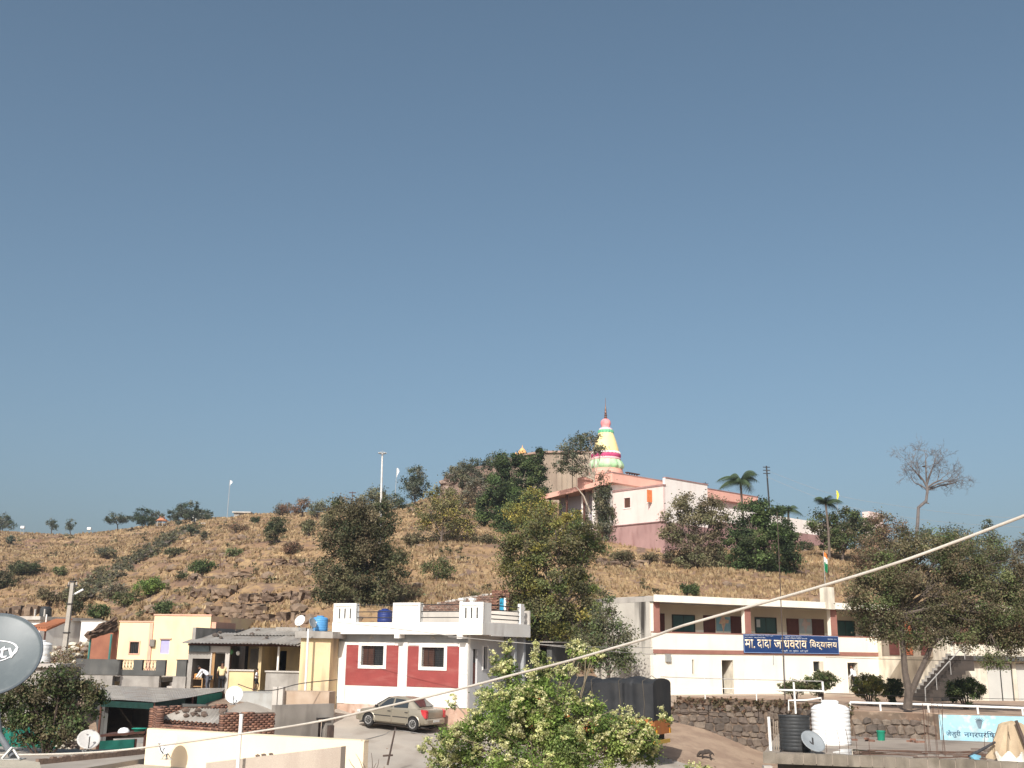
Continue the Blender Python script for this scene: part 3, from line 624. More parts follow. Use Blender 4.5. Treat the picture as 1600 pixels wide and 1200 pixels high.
# ================================================================== bright yellow house (left) with dark terrace
def left_house():
    f = Fr(183, 66, 327, 65.2, 1.75); t = f.thing('house', 'bright yellow stepped-roof house with a lavender shutter and small dark window', 'house')
    X = lambda px, d=0.: f.uv(px, 1020, d)[0]
    Z = lambda py, px=250, d=0.: f.uv(px, py, d)[1]
    x0, x1, x2 = X(183), X(238), X(327); za, zb = Z(972, 210), Z(962, 280)
    w = f.rect(203, 1003, 217, 1021); s = f.rect(252, 999, 266, 1021.5)
    part('wall', YELB, t, lambda b: (b.wall(x0, x1, -.4, za, 0, .25, [w]), b.wall(x1, x2, -.4, zb, -.12, .37, [s]), b.box(x0, x0+.2, .25, 7, -.4, za-.1), b.box(x2-.2, x2, .25, 7, -.4, zb), b.box(x0, x2, 7, 7.2, -.4, za-.1), b.box(x0+.2, x2-.2, .25, 7, za-.45, za-.3)))
    part('coping', PINKP, t, lambda b: (b.box(x0-.03, x1-.01, -.05, .3, za+.001, za+.07), b.box(x1-.04, x2+.03, -.17, .3, zb+.001, zb+.08), b.box(x2, x2+.28, 0, 3, -.4, Z(972, 327))))
    part('pilaster', PINKP, t, lambda b: (b.box(X(232), X(238)-.02, -.16, -.001, -.4, za-.05),))
    wf = frame_rect(MB(), w, -.04, .08, .07).build('window_frame', PINKP, t); boxpart('pane', PANE, wf, w[0], w[1], .1, .12, w[2], w[3])
    b = MB(); [b.box(w[0]+(w[1]-w[0])*k/5-.012, w[0]+(w[1]-w[0])*k/5+.012, .03, .05, w[2], w[3]) for k in range(1, 5)]; b.build('bars', DARKM, wf)
    boxpart('shutter', LAV, t, s[0], s[1], -.08, -.03, s[2], s[3]); boxpart('lintel', PINKP, t, s[0]-.06, s[1]+.1, -.2, -.121, s[3], s[3]+.07)
    m = f.rect(233.5, 999, 241, 1010, -.3); boxpart('meter_box', mat('grey_box', (.22,.2,.17), None, 4, .6), t, m[0], m[1], -.3, -.161, m[2], m[3])
    # dark terrace wall with two grilles
    g = Fr(118, 62, 258, 61.5, 1.75); q = lambda px, py: g.uv(px, py)
    t2 = g.thing('terrace_wall', 'dark grey terrace parapet with two patterned iron grilles before the bright yellow house', 'terrace wall')
    z0, z1 = q(200, 1055)[1], q(200, 1030.5)[1]; h1 = g.rect(189, 1031, 208.5, 1046.5); h2 = g.rect(222, 1031.5, 243.5, 1047.5)
    h1 = (h1[0], h1[1], h1[2], z1+.1); h2 = (h2[0], h2[1], h2[2], z1+.1)
    part('parapet', CONCD, t2, lambda b: b.wall(q(118, 1040)[0], q(258, 1040)[0], z0, z1, 0, .22, [h1, h2]))
    for h in (h1, h2):
        b = MB(); zt_ = z1-.03; n = 4
        for k in range(n+1): x = h[0]+(h[1]-h[0])*k/n; b.tube([(x, .1, h[2]), (x, .1, zt_)], .014, 5)
        for k in range(n):
            xa, xb = h[0]+(h[1]-h[0])*k/n, h[0]+(h[1]-h[0])*(k+1)/n; xm = (xa+xb)/2; zm = (h[2]+zt_)/2
            b.tube([(xm, .1, h[2]), (xa, .1, zm), (xm, .1, zt_), (xb, .1, zm), (xm, .1, h[2])], .012, 4)
        b.tube([(h[0], .1, zt_), (h[1], .1, zt_)], .016, 5); b.build('grille', DARKM, t2)
    hb = g.rect(175, 1056, 187, 1071)
    part('plinth', CONC, t2, lambda b: (b.wall(q(118, 1040)[0], q(250, 1040)[0], -1.2, z0-.001, .04, .3, [hb]), b.box(q(118,1040)[0], q(250,1040)[0], .5, 4, z0-.35, z0-.1)))
    part('steps', CONCL, t2, lambda b: [b.box(q(250,1040)[0]+.3, q(276,1040)[0], .1+.35*k, 3, -1.2, .1+.2*k) for k in range(4)])
    part('end_pillar', CONCD, t2, lambda b: (b.box(q(276, 1040)[0], q(291, 1040)[0], 0, .6, q(280,1057)[1], q(280, 1032)[1]), b.box(q(275,1040)[0], q(292,1040)[0], -.04, .64, q(280,1032)[1]+.001, q(280,1030.5)[1])))
    part('pillar_base', CONC, t2, lambda b: b.box(q(272, 1040)[0], q(292, 1040)[0], -.02, .7, -1.2, q(280,1057)[1]-.001))
    # thatched lean-to
    h = Fr(140, 66.5, 182, 66, 1.75); t3 = h.thing('thatched_shed', 'brown thatched lean-to with a green post left of the bright yellow house', 'shed')
    u = lambda px, py, d=0.: h.uv(px, py, d)
    b = MB(); r = random.Random(5); lo, hi = u(138, 994, -.8), u(183, 964, 2.0); nx, ny = 14, 9; vs = []
    for i in range(nx+1):
        for j in range(ny+1):
            qx = i/nx; qy = j/ny; x = lo[0]+(hi[0]-lo[0])*qx; rid = lo[1]+(hi[1]-lo[1])*(.25+.75*qx)
            vs.append((x+r.uniform(-.05,.05), -.8+2.8*qy, lo[1]+(rid-lo[1])*qy**.8+r.uniform(-.07,.07)))
    b.add(vs, [(i*(ny+1)+j, (i+1)*(ny+1)+j, (i+1)*(ny+1)+j+1, i*(ny+1)+j+1) for i in range(nx) for j in range(ny)])
    o = b.build('thatch', mat('old_thatch', (.15,.10,.07), (.10,.065,.045), 5, .95, .6, 14), t3); sm = o.modifiers.new('t', 'SOLIDIFY'); sm.thickness = .16
    boxpart('back_wall', mat('red_mud_wall', (.30,.13,.08), (.24,.10,.065), 1.5, .95, .1), t3, u(140,1020,2.)[0], u(182,1020,2.)[0], 2, 2.2, -.5, u(160, 985, 2.)[1])
    boxpart('side_wall', DARKIN, t3, u(181,1020)[0]-.1, u(181,1020)[0]+.1, .3, 2, -.5, u(181,990)[1])
    for px, m in ((147, mat('teal_post', (.05,.18,.16), None, 4, .7)), (179, mat('teal_post', (.05,.18,.16)))):
        MB().tube([(u(px,1020)[0], -.5, -.5), (u(px,1020)[0]+.03, -.5, u(px, 994)[1]+.1)], .06, 8).build('post', m, t3)
left_house()

# dark box added in place of the tree shadow between the white house and the large olive tree
f = Fr(806, 63.5, 862, 62.5, .2, 1040); t = f.thing('dark_shade_box', 'added dark open-fronted box standing in for the shade right of the white house', 'shade box'); z1 = f.uv(830, 1004)[1]
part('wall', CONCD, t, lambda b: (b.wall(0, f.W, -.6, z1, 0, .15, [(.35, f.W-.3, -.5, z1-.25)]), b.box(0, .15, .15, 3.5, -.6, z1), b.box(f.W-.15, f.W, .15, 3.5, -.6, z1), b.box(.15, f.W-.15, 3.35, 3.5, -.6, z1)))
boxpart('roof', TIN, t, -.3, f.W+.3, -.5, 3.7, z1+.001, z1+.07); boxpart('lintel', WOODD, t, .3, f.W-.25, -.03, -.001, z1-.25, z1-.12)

# ================================================================== writing
def writing(name, body, m, parent, loc, rot, width, height=None, bold=0., depth=.004):
    cu = bpy.data.curves.new(name, 'FONT'); cu.body = body; cu.size = 1; cu.align_x = 'LEFT'; cu.offset = bold; cu.extrude = 0; cu.resolution_u = 3
    o = bpy.data.objects.new('tmp', cu); COL.objects.link(o)
    me = bpy.data.meshes.new_from_object(o.evaluated_get(bpy.context.evaluated_depsgraph_get())); bpy.data.objects.remove(o)
    n = len(me.vertices); co = np.zeros(n*3); me.vertices.foreach_get('co', co); co = co.reshape(-1, 3)
    if n:
        lo = co.min(0); hi = co.max(0); sx = width/(hi[0]-lo[0]); sy = (height/(hi[1]-lo[1])) if height else sx
        co[:, 0] = (co[:, 0]-lo[0])*sx; co[:, 1] = (co[:, 1]-lo[1])*sy; me.vertices.foreach_set('co', co.ravel())
    me.materials.clear(); me.materials.append(m); me.name = name
    o = link(name, me, parent, loc, rot); s = o.modifiers.new('t', 'SOLIDIFY'); s.thickness = depth; s.offset = 0; return o

CREAM = mat('cream_paint', (.88,.83,.71), (.85,.79,.66), .7, .85, .04, stain=(.60,.50,.40), amt=.35, slo=.55, shi=.8)
CREAMS = mat('cream_paint_stained', (.76,.70,.57), (.62,.56,.45), .9, .9, .06, stain=(.25,.21,.17), amt=.6, slo=.45, shi=.7)
TANW = mat('tan_corridor_wall', (.70,.60,.45), (.64,.54,.40), .8, .9)
BROWNP = mat('brown_pink_trim', (.34,.16,.125), (.28,.13,.10), 1.5, .8)
SIGNB = mat('royal_blue_sign', (.014,.04,.13), (.017,.047,.15), 2, .5, grain=.03)
SIGNW = mat('sign_lettering', (.85,.80,.66), (.85,.62,.35), 1.1, .5, grain=0)
GREENB = mat('green_board', (.02,.065,.06), (.028,.085,.075), 2, .4, spec=.4)
DOORB = mat('maroon_door', (.13,.045,.035), (.10,.035,.028), 3, .6)
DOORO = mat('rust_red_door', (.36,.11,.05), (.28,.08,.04), 3, .65)
RAILG = mat('grey_rail', (.35,.34,.32), (.28,.26,.24), 4, .5)

def school():
    f = Fr(1021, 66, 1310, 73.6, 1.76, 1050); W = f.uv(1484, 1050)[0]; D = 7.6
    t = f.thing('school', 'long two-storey cream school with brown pillars, open upper corridor and blue name board', 'school')
    ZF = f.uv(1021.5, 1016, 0)[1]; zb0 = f.uv(1025, 1021, 0)[1]; zb1 = f.uv(1025, 1014.5, 0)[1]; zp = f.uv(1025, 988.5, 0)[1]; zc = f.uv(1025, 940, 0)[1]; zr = f.uv(1025, 929.5, 0)[1]
    g = lambda a, b, c, d, dep=0.: f.rect(a, b, c, d, dep)
    dA = g(1128, 1031.5, 1146, 1080); wA = g(1081, 1030.5, 1084.5, 1053); wB = g(1270.5, 1033.5, 1286, 1049); dB = g(1325, 1035.5, 1341, 1082)
    dA = (dA[0], dA[1], .02, dA[3]); dB = (dB[0], dB[1], .02, dB[3])
    part('ground_floor_wall', CREAM, t, lambda b: (b.wall(0, W, -.6, zb0, 0, .25, [dA, wA, wB, dB]),))
    part('gable_wall', mat('streaked_concrete', (.58,.54,.47), (.50,.46,.40), .7, .92, .1, stain=(.06,.052,.045), amt=1., sscale=(.55,.55,.05), slo=.54, shi=.64), t,
         lambda b: (b.box(-.02, .23, .25, D, -.6, zr-.05), b.box(-.02, .2, .0, .249, zb0, zb1), b.box(W-.25, W, .25, D, -.6, zc), b.box(.23, W, D-.2, D, -.6, zc)))
    part('partition', TANW, t, lambda b: [b.box(x, x+.2, 2.3, D-.2, zb1, zc) for x in np.linspace(5, W-3, 5)]+[b.box(x, x+.2, .25, D-.2, 0, zb0) for x in (4.2, 9.6, 14.8)])
    part('floor', CONCL, t, lambda b: (b.box(.23, W-.25, .25, D-.2, -.6, 0), b.box(.23, W-.25, .02, D-.2, zb0+.02, zb1+.05)))
    boxpart('floor_band', BROWNP, t, .0, W, -.05, .0-.001, zb0, zb1)
    boxpart('corridor_parapet', CREAM, t, .0, W, 0, .14, zb1+.001, zp); boxpart('parapet_cap', BROWNP, t, 0, W, -.02, .17, zp+.001, zp+.07)
    boxpart('roof_fascia', CREAM, t, -.05, W+.2, -.35, -.2, zc-.02, zr); part('roof_slab', CONCL, t, lambda b: b.box(-.03, W+.2, -.199, D, zc, zr-.08))
    # pillars
    for a, c in ((1021, 1031), (1163.5, 1173), (1297.5, 1307.5), (1425, 1434)):
        x0, x1 = f.uv(a, 965, .0)[0], f.uv(c, 965, 0)[0]; x0 = max(.02, x0)
        p = boxpart('pillar', BROWNP, t, x0, x1, -.004, .0, zp+.08, zc-.021); boxpart('pillar_core', CREAM, p, x0, x1, .001, .3, zp+.08, zc-.021)
    # corridor back wall with doors, boards and posters
    IN = 2.1; G = lambda a, b, c, d: f.rect(a, b, c, d, IN)
    part('corridor_wall', TANW, t, lambda b: b.wall(.23, W-.25, zb1+.06, zc, IN, .2, []))
    for a, b, c, d in ((1051, 962, 1084, 986.5), (1180.5, 966, 1211.5, 988.5), (1306.5, 971, 1334, 993.5)):
        q = G(a, b, c, d); w = boxpart('window', GREENB, t, q[0], q[1], IN-.04, IN-.002, q[2], q[3]); frame_rect(MB(), q, IN-.07, IN-.002, .06).build('window_frame', DARKM, w)
        boxpart('mullion', DARKM, w, (q[0]+q[1])/2-.02, (q[0]+q[1])/2+.02, IN-.05, IN-.041, q[2], q[3])
    q = G(1181, 968, 1187, 980); boxpart('notice', mat('paper', (.6,.6,.56), None, 5, .8), t, q[0]+.02, q[1], IN-.047, IN-.042, q[2], q[3])
    for a, c, py in ((1029, 1038, 958.5), (1099, 1117, 961.5), (1141.5, 1158, 963), (1229, 1247.5, 966.5), (1268.5, 1287, 967.5), (1348, 1366, 970.5), (1389, 1407, 973)):
        q = G(a, py, c, 995); dd = boxpart('door', DOORB, t, max(.25, q[0]), q[1], IN-.05, IN-.002, zb1+.06, q[3])
        for k in (0, 1): boxpart('door_panel', DOORB, dd, max(.25, q[0])+.1, q[1]-.1, IN-.07, IN-.051, zb1+.3+k*1.0, zb1+1.1+k*1.0)
    for k, (a, b, c, d) in enumerate(((1119, 964, 1141, 986.5), (1248.5, 967, 1268, 990))):
        q = G(a, b, c, d); po = boxpart('map_poster', mat('poster_sea%d' % k, ((.25,.42,.48), (.45,.5,.5))[k], None, 3, .7, grain=.05), t, q[0], q[1], IN-.03, IN-.002, q[2], q[3])
        cx, cz, s = (q[0]+q[1])/2, (q[2]+q[3])/2, (q[1]-q[0])*.42
        b = MB(); b.prism([(cx+s*u, cz+s*1.2*v) for u, v in ((-.2,.95),(.15,.8),(.3,.5),(.95,.45),(.8,.1),(.35,.1),(.1,-.4),(0,-.95),(-.25,-.4),(-.35,0),(-.8,.05),(-.5,.45))], IN-.036, IN-.031, 'y')
        b.build('map_outline', mat('poster_land%d' % k, ((.62,.36,.28), (.55,.40,.36))[k], ((.7,.55,.35), (.6,.5,.45))[k], 6, .7, grain=.05), po)
    boxpart('dado', CREAM, t, .3, W-.3, IN-.012, IN-.001, zb1+.07, zp+.28)  # cream strip paints the sunlight along the foot of the corridor wall
    # ground-floor doors and windows
    for q in (dA, dB):
        fr = frame_rect(MB(), q, -.02, .1, .06).build('door_frame', CREAM, t)
        b = MB(); b.box(q[1]-.04, q[1], .1, .9, q[2], q[3]-.03); b.build('open_door', CREAMS, t)
    for q in (wA, wB):
        w = frame_rect(MB(), q, -.025, .1, .05).build('window_frame', CREAM, t); boxpart('pane', PANE, w, q[0], q[1], .12, .14, q[2], q[3]); boxpart('shutter', CREAMS, w, q[1]-.28 if q is wB else q[1]-.03, q[1], -.03, .1, q[2], q[3])
    q = g(1039, 1022.5, 1046.5, 1034); m = boxpart('meter_box', mat('grey_box2', (.33,.33,.31), None, 4, .6), t, q[0], q[1], -.14, -.001, q[2], q[3])
    for px in (1225, 1208): x = f.uv(px, 1040)[0]; MB().tube([(x, -.04, .02 if px == 1225 else zb0-.6), (x, -.04, zb0)], .03, 6).build('conduit', GREYP, t)
    # blue name board with white-orange lettering
    s = f.rect(1162, 993, 1310, 1020.5, -.1); z0, z1 = f.uv(1236, 1024, -.1)[1], f.uv(1236, 996.5, -.1)[1]; s = (s[0], s[1], zb1-.13, zp+.04)
    bd = boxpart('name_board', SIGNB, t, s[0], s[1], -.12, -.07, s[2], s[3]); w, h = s[1]-s[0], s[3]-s[2]; rt = (R(90), 0, 0)
    frame_rect(MB(), (s[0]+.03, s[1]-.03, s[2]+.03, s[3]-.03), -.13, -.121, .03).build('board_border', mat('board_edge', (.25,.36,.6), None, 3, .6), bd)
    x = s[0]+.02*w
    for body, a, c in (('मा.', .0, .105), ('दादा', .125, .275), ('जाधवराव', .295, .655), ('िवद्यालय', .672, .985)):
        writing('lettering', body, SIGNW, bd, (s[0]+w*(.01+a), -.126, s[2]+h*(.25 if body != 'िवद्यालय' else .2)), rt, w*(c-a)*.97, h*(.47 if body != 'िवद्यालय' else .58), .012)
    tw = mat('small_lettering', (.62,.66,.74), None, 2, .6, grain=0)
    for body, a, c, zz, hh in (('मध्ये शिक्षण प्रसारक मंडळ पुणे', .01, .30, .90, .06), ('शाखा क्रमांक', .01, .22, .78, .08), ('संस्था पुरंदर तालुका', .42, .60, .87, .07), ('पुणे जिल्हा शिक्षण मंडळ संचलित', .38, .66, .77, .09), ('स्थापना १९९', .88, .98, .77, .08), ('जेजुरी  ता. पुरंदर  जि. पुणे', .38, .66, .06, .13)):
        writing('small_lettering', body, tw, bd, (s[0]+w*a, -.126, s[2]+h*zz), rt, w*(c-a), h*hh, .01)
    # white flag pillar on the roof
    q = f.rect(1288, 917.5, 1301, 941, -.3); boxpart('roof_pillar', CREAMS, t, q[0], q[1], -.45, .1, zr-.45, q[3])
    return f, t, (zb0, zb1, zp, zc, zr), (q, dB)
SF, ST, SZ, (FPQ, SDOOR) = school()

def flagpole():
    q = FPQ; x = (q[0]+q[1])/2-.15; base = SF.w(x, -.2, q[3]); t = thing('flagpole', 'Indian tricolour hanging limp from a thin pole on the school roof pillar', 'flag', base)
    top = Zp(1292, 861, base.y)-base.z; MB().tube([(0,0,0), (0,0,top)], [.03, .02], 6).build('pole', RAILG, t)
    for k, (c, a, e) in enumerate((((.75,.25,.06), .0, .24), ((.8,.8,.76), .24, .52), ((.02,.22,.09), .52, 1.))):
        b = MB(); n = 8; vs = []; H = 1.25; rowz = lambda v: top-.05-H*v; vs = []
        for j in range(5):
            v = a+(e-a)*j/4
            for i in range(n+1): u = i/n; vs.append((  .02+.30*u*(1-.3*v)*.75, .09*math.sin(u*9+v*3)*(.4+u), rowz(v)-.18*u))
        b.add(vs, [(j*(n+1)+i, j*(n+1)+i+1, (j+1)*(n+1)+i+1, (j+1)*(n+1)+i) for j in range(4) for i in range(n)], True)
        b.build('flag_stripe', mat('flag%d' % k, c, None, 5, .8, grain=.03), t)
flagpole()

def school_wing():
    f = Fr(1488, 68.6, 1600, 70.2, 1.35, 1060); W = 16; t = f.thing('school_wing', 'stained cream school wing with glass doors and an outside stair at the right edge', 'school wing')
    z = lambda py, dep=0.: f.uv(1540, py, dep)[1]
    zb0, zb1, zp, zc, zr = z(1033), z(1025), z(1006.5), z(958), z(946)
    X = lambda px, dep=0.: f.uv(px, 1060, dep)[0]
    gd = (X(1543), X(1583), .05, z(1036)); g2 = (X(1589), X(1589)+2.4, .05, z(1036)); dn = (X(1499), X(1519), .05, z(1040))
    part('wall', CREAMS, t, lambda b: (b.wall(0, W, -.8, zb0, 0, .25, [gd, g2]), b.box(0, .25, .25, 8, -.8, zc), b.box(.25, W, 7.8, 8, -.8, zc)))
    boxpart('floor_band', CONCD, t, 0, W, -.5, .25, zb0+.001, zb1); boxpart('parapet', CREAMS, t, 0, W, -.45, -.3, zb1+.001, zp); boxpart('parapet_cap', BROWNP, t, 0, W, -.47, -.28, zp+.001, zp+.06)
    part('upper_wall', CREAM, t, lambda b: b.box(.25, W, 1.6, 1.8, zb1, zc)); part('roof_slab', CREAMS, t, lambda b: b.box(-.2, W, -.7, 8, zc+.001, zr))
    for x in (X(1506), X(1573)): boxpart('pillar', BROWNP, t, x, x+.35, -.28, .0, zp+.07, zc)
    for px in (1523, 1560, 1588): x = X(px, 1.6); boxpart('door', DOORO, t, x, x+.9, 1.55, 1.599, zb1, zb1+2.1)
    for q in (gd, g2):
        fr = frame_rect(MB(), (q[0]+.05, q[1]-.05, q[2]+.05, q[3]-.05), .05, .12, .05).build('door_frame', DARKM, t); xm = q[0]+(q[1]-q[0])*.55
        boxpart('mullion', DARKM, fr, xm-.03, xm+.03, .05, .12, q[2], q[3])
        for a, c in ((q[0]+.05, xm-.03), (xm+.03, q[1]-.05)): boxpart('frosted_pane', mat('frosted_pane', (.55,.54,.49), (.50,.49,.45), 1, .4, grain=.02), fr, a, c, .08, .09, q[2], q[3])
    # outside stair rising to the right, in the gap before the wing
    st = thing('staircase', 'concrete outside stair toned dark for its shade, with a steel handrail behind the forked tree trunk', 'staircase', f.w(-3.3, -1.3, 0), f.rz)
    n = 13; rise = (zb1)/n
    b = MB()
    for k in range(n): b.box(.27*k, .27*(k+1) if k < n-1 else 3.9, 0, 1.5, -.6 if k < 3 else rise*(k-3), rise*(k+1))
    b.build('steps', mat('shaded_step', (.075,.06,.05), (.05,.042,.036), 2, .95, .1), st)  # step colour darkened to carry the shade on the stair
    b = MB()
    for k in range(n): b.box(.27*k-.02, .27*(k+1), 1.5, 1.65, -.6, rise*(k+1)+.12)
    b.build('stair_wall', CONC, st)
    MB().tube([(.2,-.03,-.3), (.25,-.03,1.0), (3.6,-.03,zb1+.9)], .035, 8).build('handrail', RAILG, st)
    for k in (4, 8, 12): MB().tube([(.27*k,-.03,rise*k), (.27*k,-.03,rise*k+.95)], .025, 6).build('baluster', RAILG, st)
    # upper-floor wall behind the stair head, its tan darkened for shade
    part('stair_hall', mat('stair_hall', (.30,.24,.18), None, 2, .9), t, lambda b: (b.box(-3.6, 0, 1.6, 1.8, zb1-.1, zc-.2),))
    for x, m in ((-3.2, DOORB), (-2.2, DOORO), (-.9, DOORB)): boxpart('door', m, t, x, x+.7, 1.55, 1.599, zb1, zb1+2.1)
    return f
WF = school_wing()

# terrace in front of the school (top level with the doors)
def terrace():
    F1 = [onz(1046, 1088, 1.74), onz(1205, 1093, 1.74)]; wl = F1
    pts = [(F1[0].x, F1[0].y), (F1[1].x, F1[1].y), (onz(1330, 1110, 1.55).x, onz(1330, 1110, 1.55).y), (onz(1465, 1115, 1.5).x, onz(1465, 1115, 1.5).y), (onz(1700, 1122, 1.45).x, onz(1700, 1122, 1.45).y), (60, 90), (20, 90)]
    q = SF.w(-1.2, 8, 0); pts.append((q.x, q.y)); pts.append((SF.w(-1.2, -1, 0).x, SF.w(-1.2, -1, 0).y))
    m = mat('terrace_earth', (.40,.29,.21), (.31,.21,.15), .5, .95, .2, c3=(.36,.28,.22), stain=(.20,.13,.095), amt=.6, sscale=(.5,.5,.5))
    zt_ = [1.74, 1.74, 1.55, 1.5, 1.45, 1.5, 1.74, 1.74, 1.74]; n = len(pts)
    def terr(p): return ([(*q, -2.5) for q in p]+[(*q, z) for q, z in zip(p, zt_)], [tuple(range(n)), (n, n+1, n+6, n+7, n+8), (n+1, n+2, n+6), (n+2, n+5, n+6), (n+2, n+3, n+4, n+5)]+[(i, (i+1) % n, n+(i+1) % n, n+i) for i in range(n)])
    MBt = MB().add(*terr(pts)); o = MBt.build('school_terrace', m); tag(o, kind='structure')
    a = SF.w(-.3, -1.6, 0); b = SF.w(15.5, -1.8, 0); c = SF.w(15.5, 0, 0); d = SF.w(-.3, 0, 0)
    o = MB().prism([(p.x, p.y) for p in (a, b, c, d)], 1.2, 1.765).build('school_path', mat('terrace_paving', (.47,.38,.29), (.40,.32,.25), .8, .9, .1)); tag(o, kind='structure')
    return pts
TP = terrace()

# ---------------------------------------------------------------- stone retaining wall along the terrace, with a painted panel
def retaining():
    t = thing('retaining_wall', 'rough dark stone retaining wall below the school terrace', 'retaining wall', (0, 0, 0))
    core = mat('wall_mortar', (.155,.112,.08), (.10,.075,.056), 1.2, .95, .5, 8, c3=(.24,.18,.13), stain=(.2,.11,.07), amt=.5, sscale=(.5,.5,.5))
    STO = [mat('basalt_%d' % k, c, tuple(q*.7 for q in c), 3.5, .9, .4, 12) for k, c in enumerate(((.135,.105,.085), (.165,.13,.102), (.105,.085,.07), (.20,.16,.125)))]
    meshes = []
    for k in range(10):
        b = MB(); r = random.Random(100+k); bm = bmesh.new(); bmesh.ops.create_icosphere(bm, subdivisions=1, radius=1)
        for v in bm.verts:
            c = v.co; q = r.uniform(.82, 1.1); n = Vector([math.copysign(abs(a)**.6, a) for a in c]); v.co = n*q*.5
        bm.verts.index_update(); b.add([v.co[:] for v in bm.verts], [[v.index for v in f.verts] for f in bm.faces]); bm.free()
        meshes.append([b.mesh('stone', m) for m in STO])
    segs = [(TP[0], TP[1], 1.72, 1.72, True), (TP[1], TP[2], 1.72, 1.53, True), (TP[2], TP[3], 1.53, 1.48, True)]
    r = random.Random(21); cnt = 0
    for (a, c, z0, z1, st) in segs:
        A, B = Vector((a[0], a[1], 0)), Vector((c[0], c[1], 0)); e = (B-A).normalized(); n = Vector((e.y, -e.x, 0)); L = (B-A).length
        b = MB(); o = n*.05; bt = n*.55   # battered face
        b.hexa([A+o+bt+Vector((0,0,-2.6)), B+o+bt+Vector((0,0,-2.6)), B-n*.3+Vector((0,0,-2.6)), A-n*.3+Vector((0,0,-2.6)), A+o+Vector((0,0,z0)), B+o+Vector((0,0,z1)), B-n*.3+Vector((0,0,z1)), A-n*.3+Vector((0,0,z0))])
        b.build('wall_core', core, t)
        z = -2.2
        while z < z0-.15:
            h = r.uniform(.24, .42); x = r.uniform(0, .2)
            while x < L-.45:
                w = min(r.uniform(.28, .6), L-x-.1); zz = z+h/2+r.uniform(-.05, .05)
                P = A+e*(x+w/2)+n*(.05+.55*max(0, min(1, (z0-zz)/(z0+2.6))))
                if zz+h/2 < z0-.12 and cnt < 298 and zz > ZT(P.x, P.y)-.15:
                    s = link('stone', r.choice(r.choice(meshes)), t, P+Vector((0,0,zz)), (r.uniform(-.3,.3), r.uniform(-.25,.25), math.atan2(e.y, e.x)+r.uniform(-.2,.2)), (w*1.22, .26, h*1.25)); cnt += 1
                x += w+.03
            z += h+.02
    # (dry weeds hang over the top edge, added with the plants)
    # right-hand stretch, painted sky blue, with writing
    A, B = Vector((*TP[3], 0)), Vector((*TP[4], 0)); e = (B-A).normalized(); n = Vector((e.y, -e.x, 0)); L = (B-A).length; rz = math.atan2(e.y, e.x)
    b = MB(); b.box(0, L, -.08, .3, -2.6, 1.47); b.build('rendered_stretch', core, t, A, (0, 0, rz))
    bw = thing('painted_wall_panel', 'sky blue painted wall panel with dark blue writing under the white pipe railing', 'painted wall', A, rz)
    bp = mat('sky_blue_wash', (.34,.58,.66), (.28,.50,.60), 1.3, .9, .08, c3=(.5,.62,.62), stain=(.30,.36,.36), amt=.55, slo=.5, shi=.7)
    boxpart('painted_face', bp, bw, 0.02, 7.0, -.12, -.081, -.6, 1.46)
    ink = mat('blue_black_ink', (.03,.07,.13), None, 3, .8)
    fr = Fr(1465, A.y, 1700, B.y, 0); 
    def loc(px, py):
        d = ray(px, py); tt = (A-CAM).dot(n)/d.dot(n); p = CAM+d*tt-A; return p.dot(e), p.z
    x0, z0 = loc(1478, 1152); x1, z1 = loc(1500, 1142.5); writing('writing', 'जेजुरी', ink, bw, (x0, -.124, z0), (R(90), 0, 0), x1-x0, (z1-z0)*1.15, .008)
    x0, z0 = loc(1506, 1152); x1, z1 = loc(1560, 1142.5); writing('writing', 'नगरपरिषद', ink, bw, (x0, -.124, z0), (R(90), 0, 0), x1-x0, (z1-z0), .008)
    cx, cz = loc(1529, 1128); b = MB()
    for k in range(7):
        an = R(20+20*k); b.prism([(cx+.05*math.cos(an+1.5), cz+.05*math.sin(an+1.5)), (cx+.28*math.cos(an), cz+.25*math.sin(an)), (cx-.05*math.cos(an+1.5), cz-.05*math.sin(an+1.5))], -.126, -.121, 'y')
    b.prism([(cx-.05, cz-.3), (cx+.06, cz-.3), (cx+.16, cz+.05), (cx-.16, cz+.05)], -.127, -.1215, 'y'); b.build('emblem', mat('grey_ink', (.16,.22,.26), None, 3, .8), bw)
    return t
retaining()

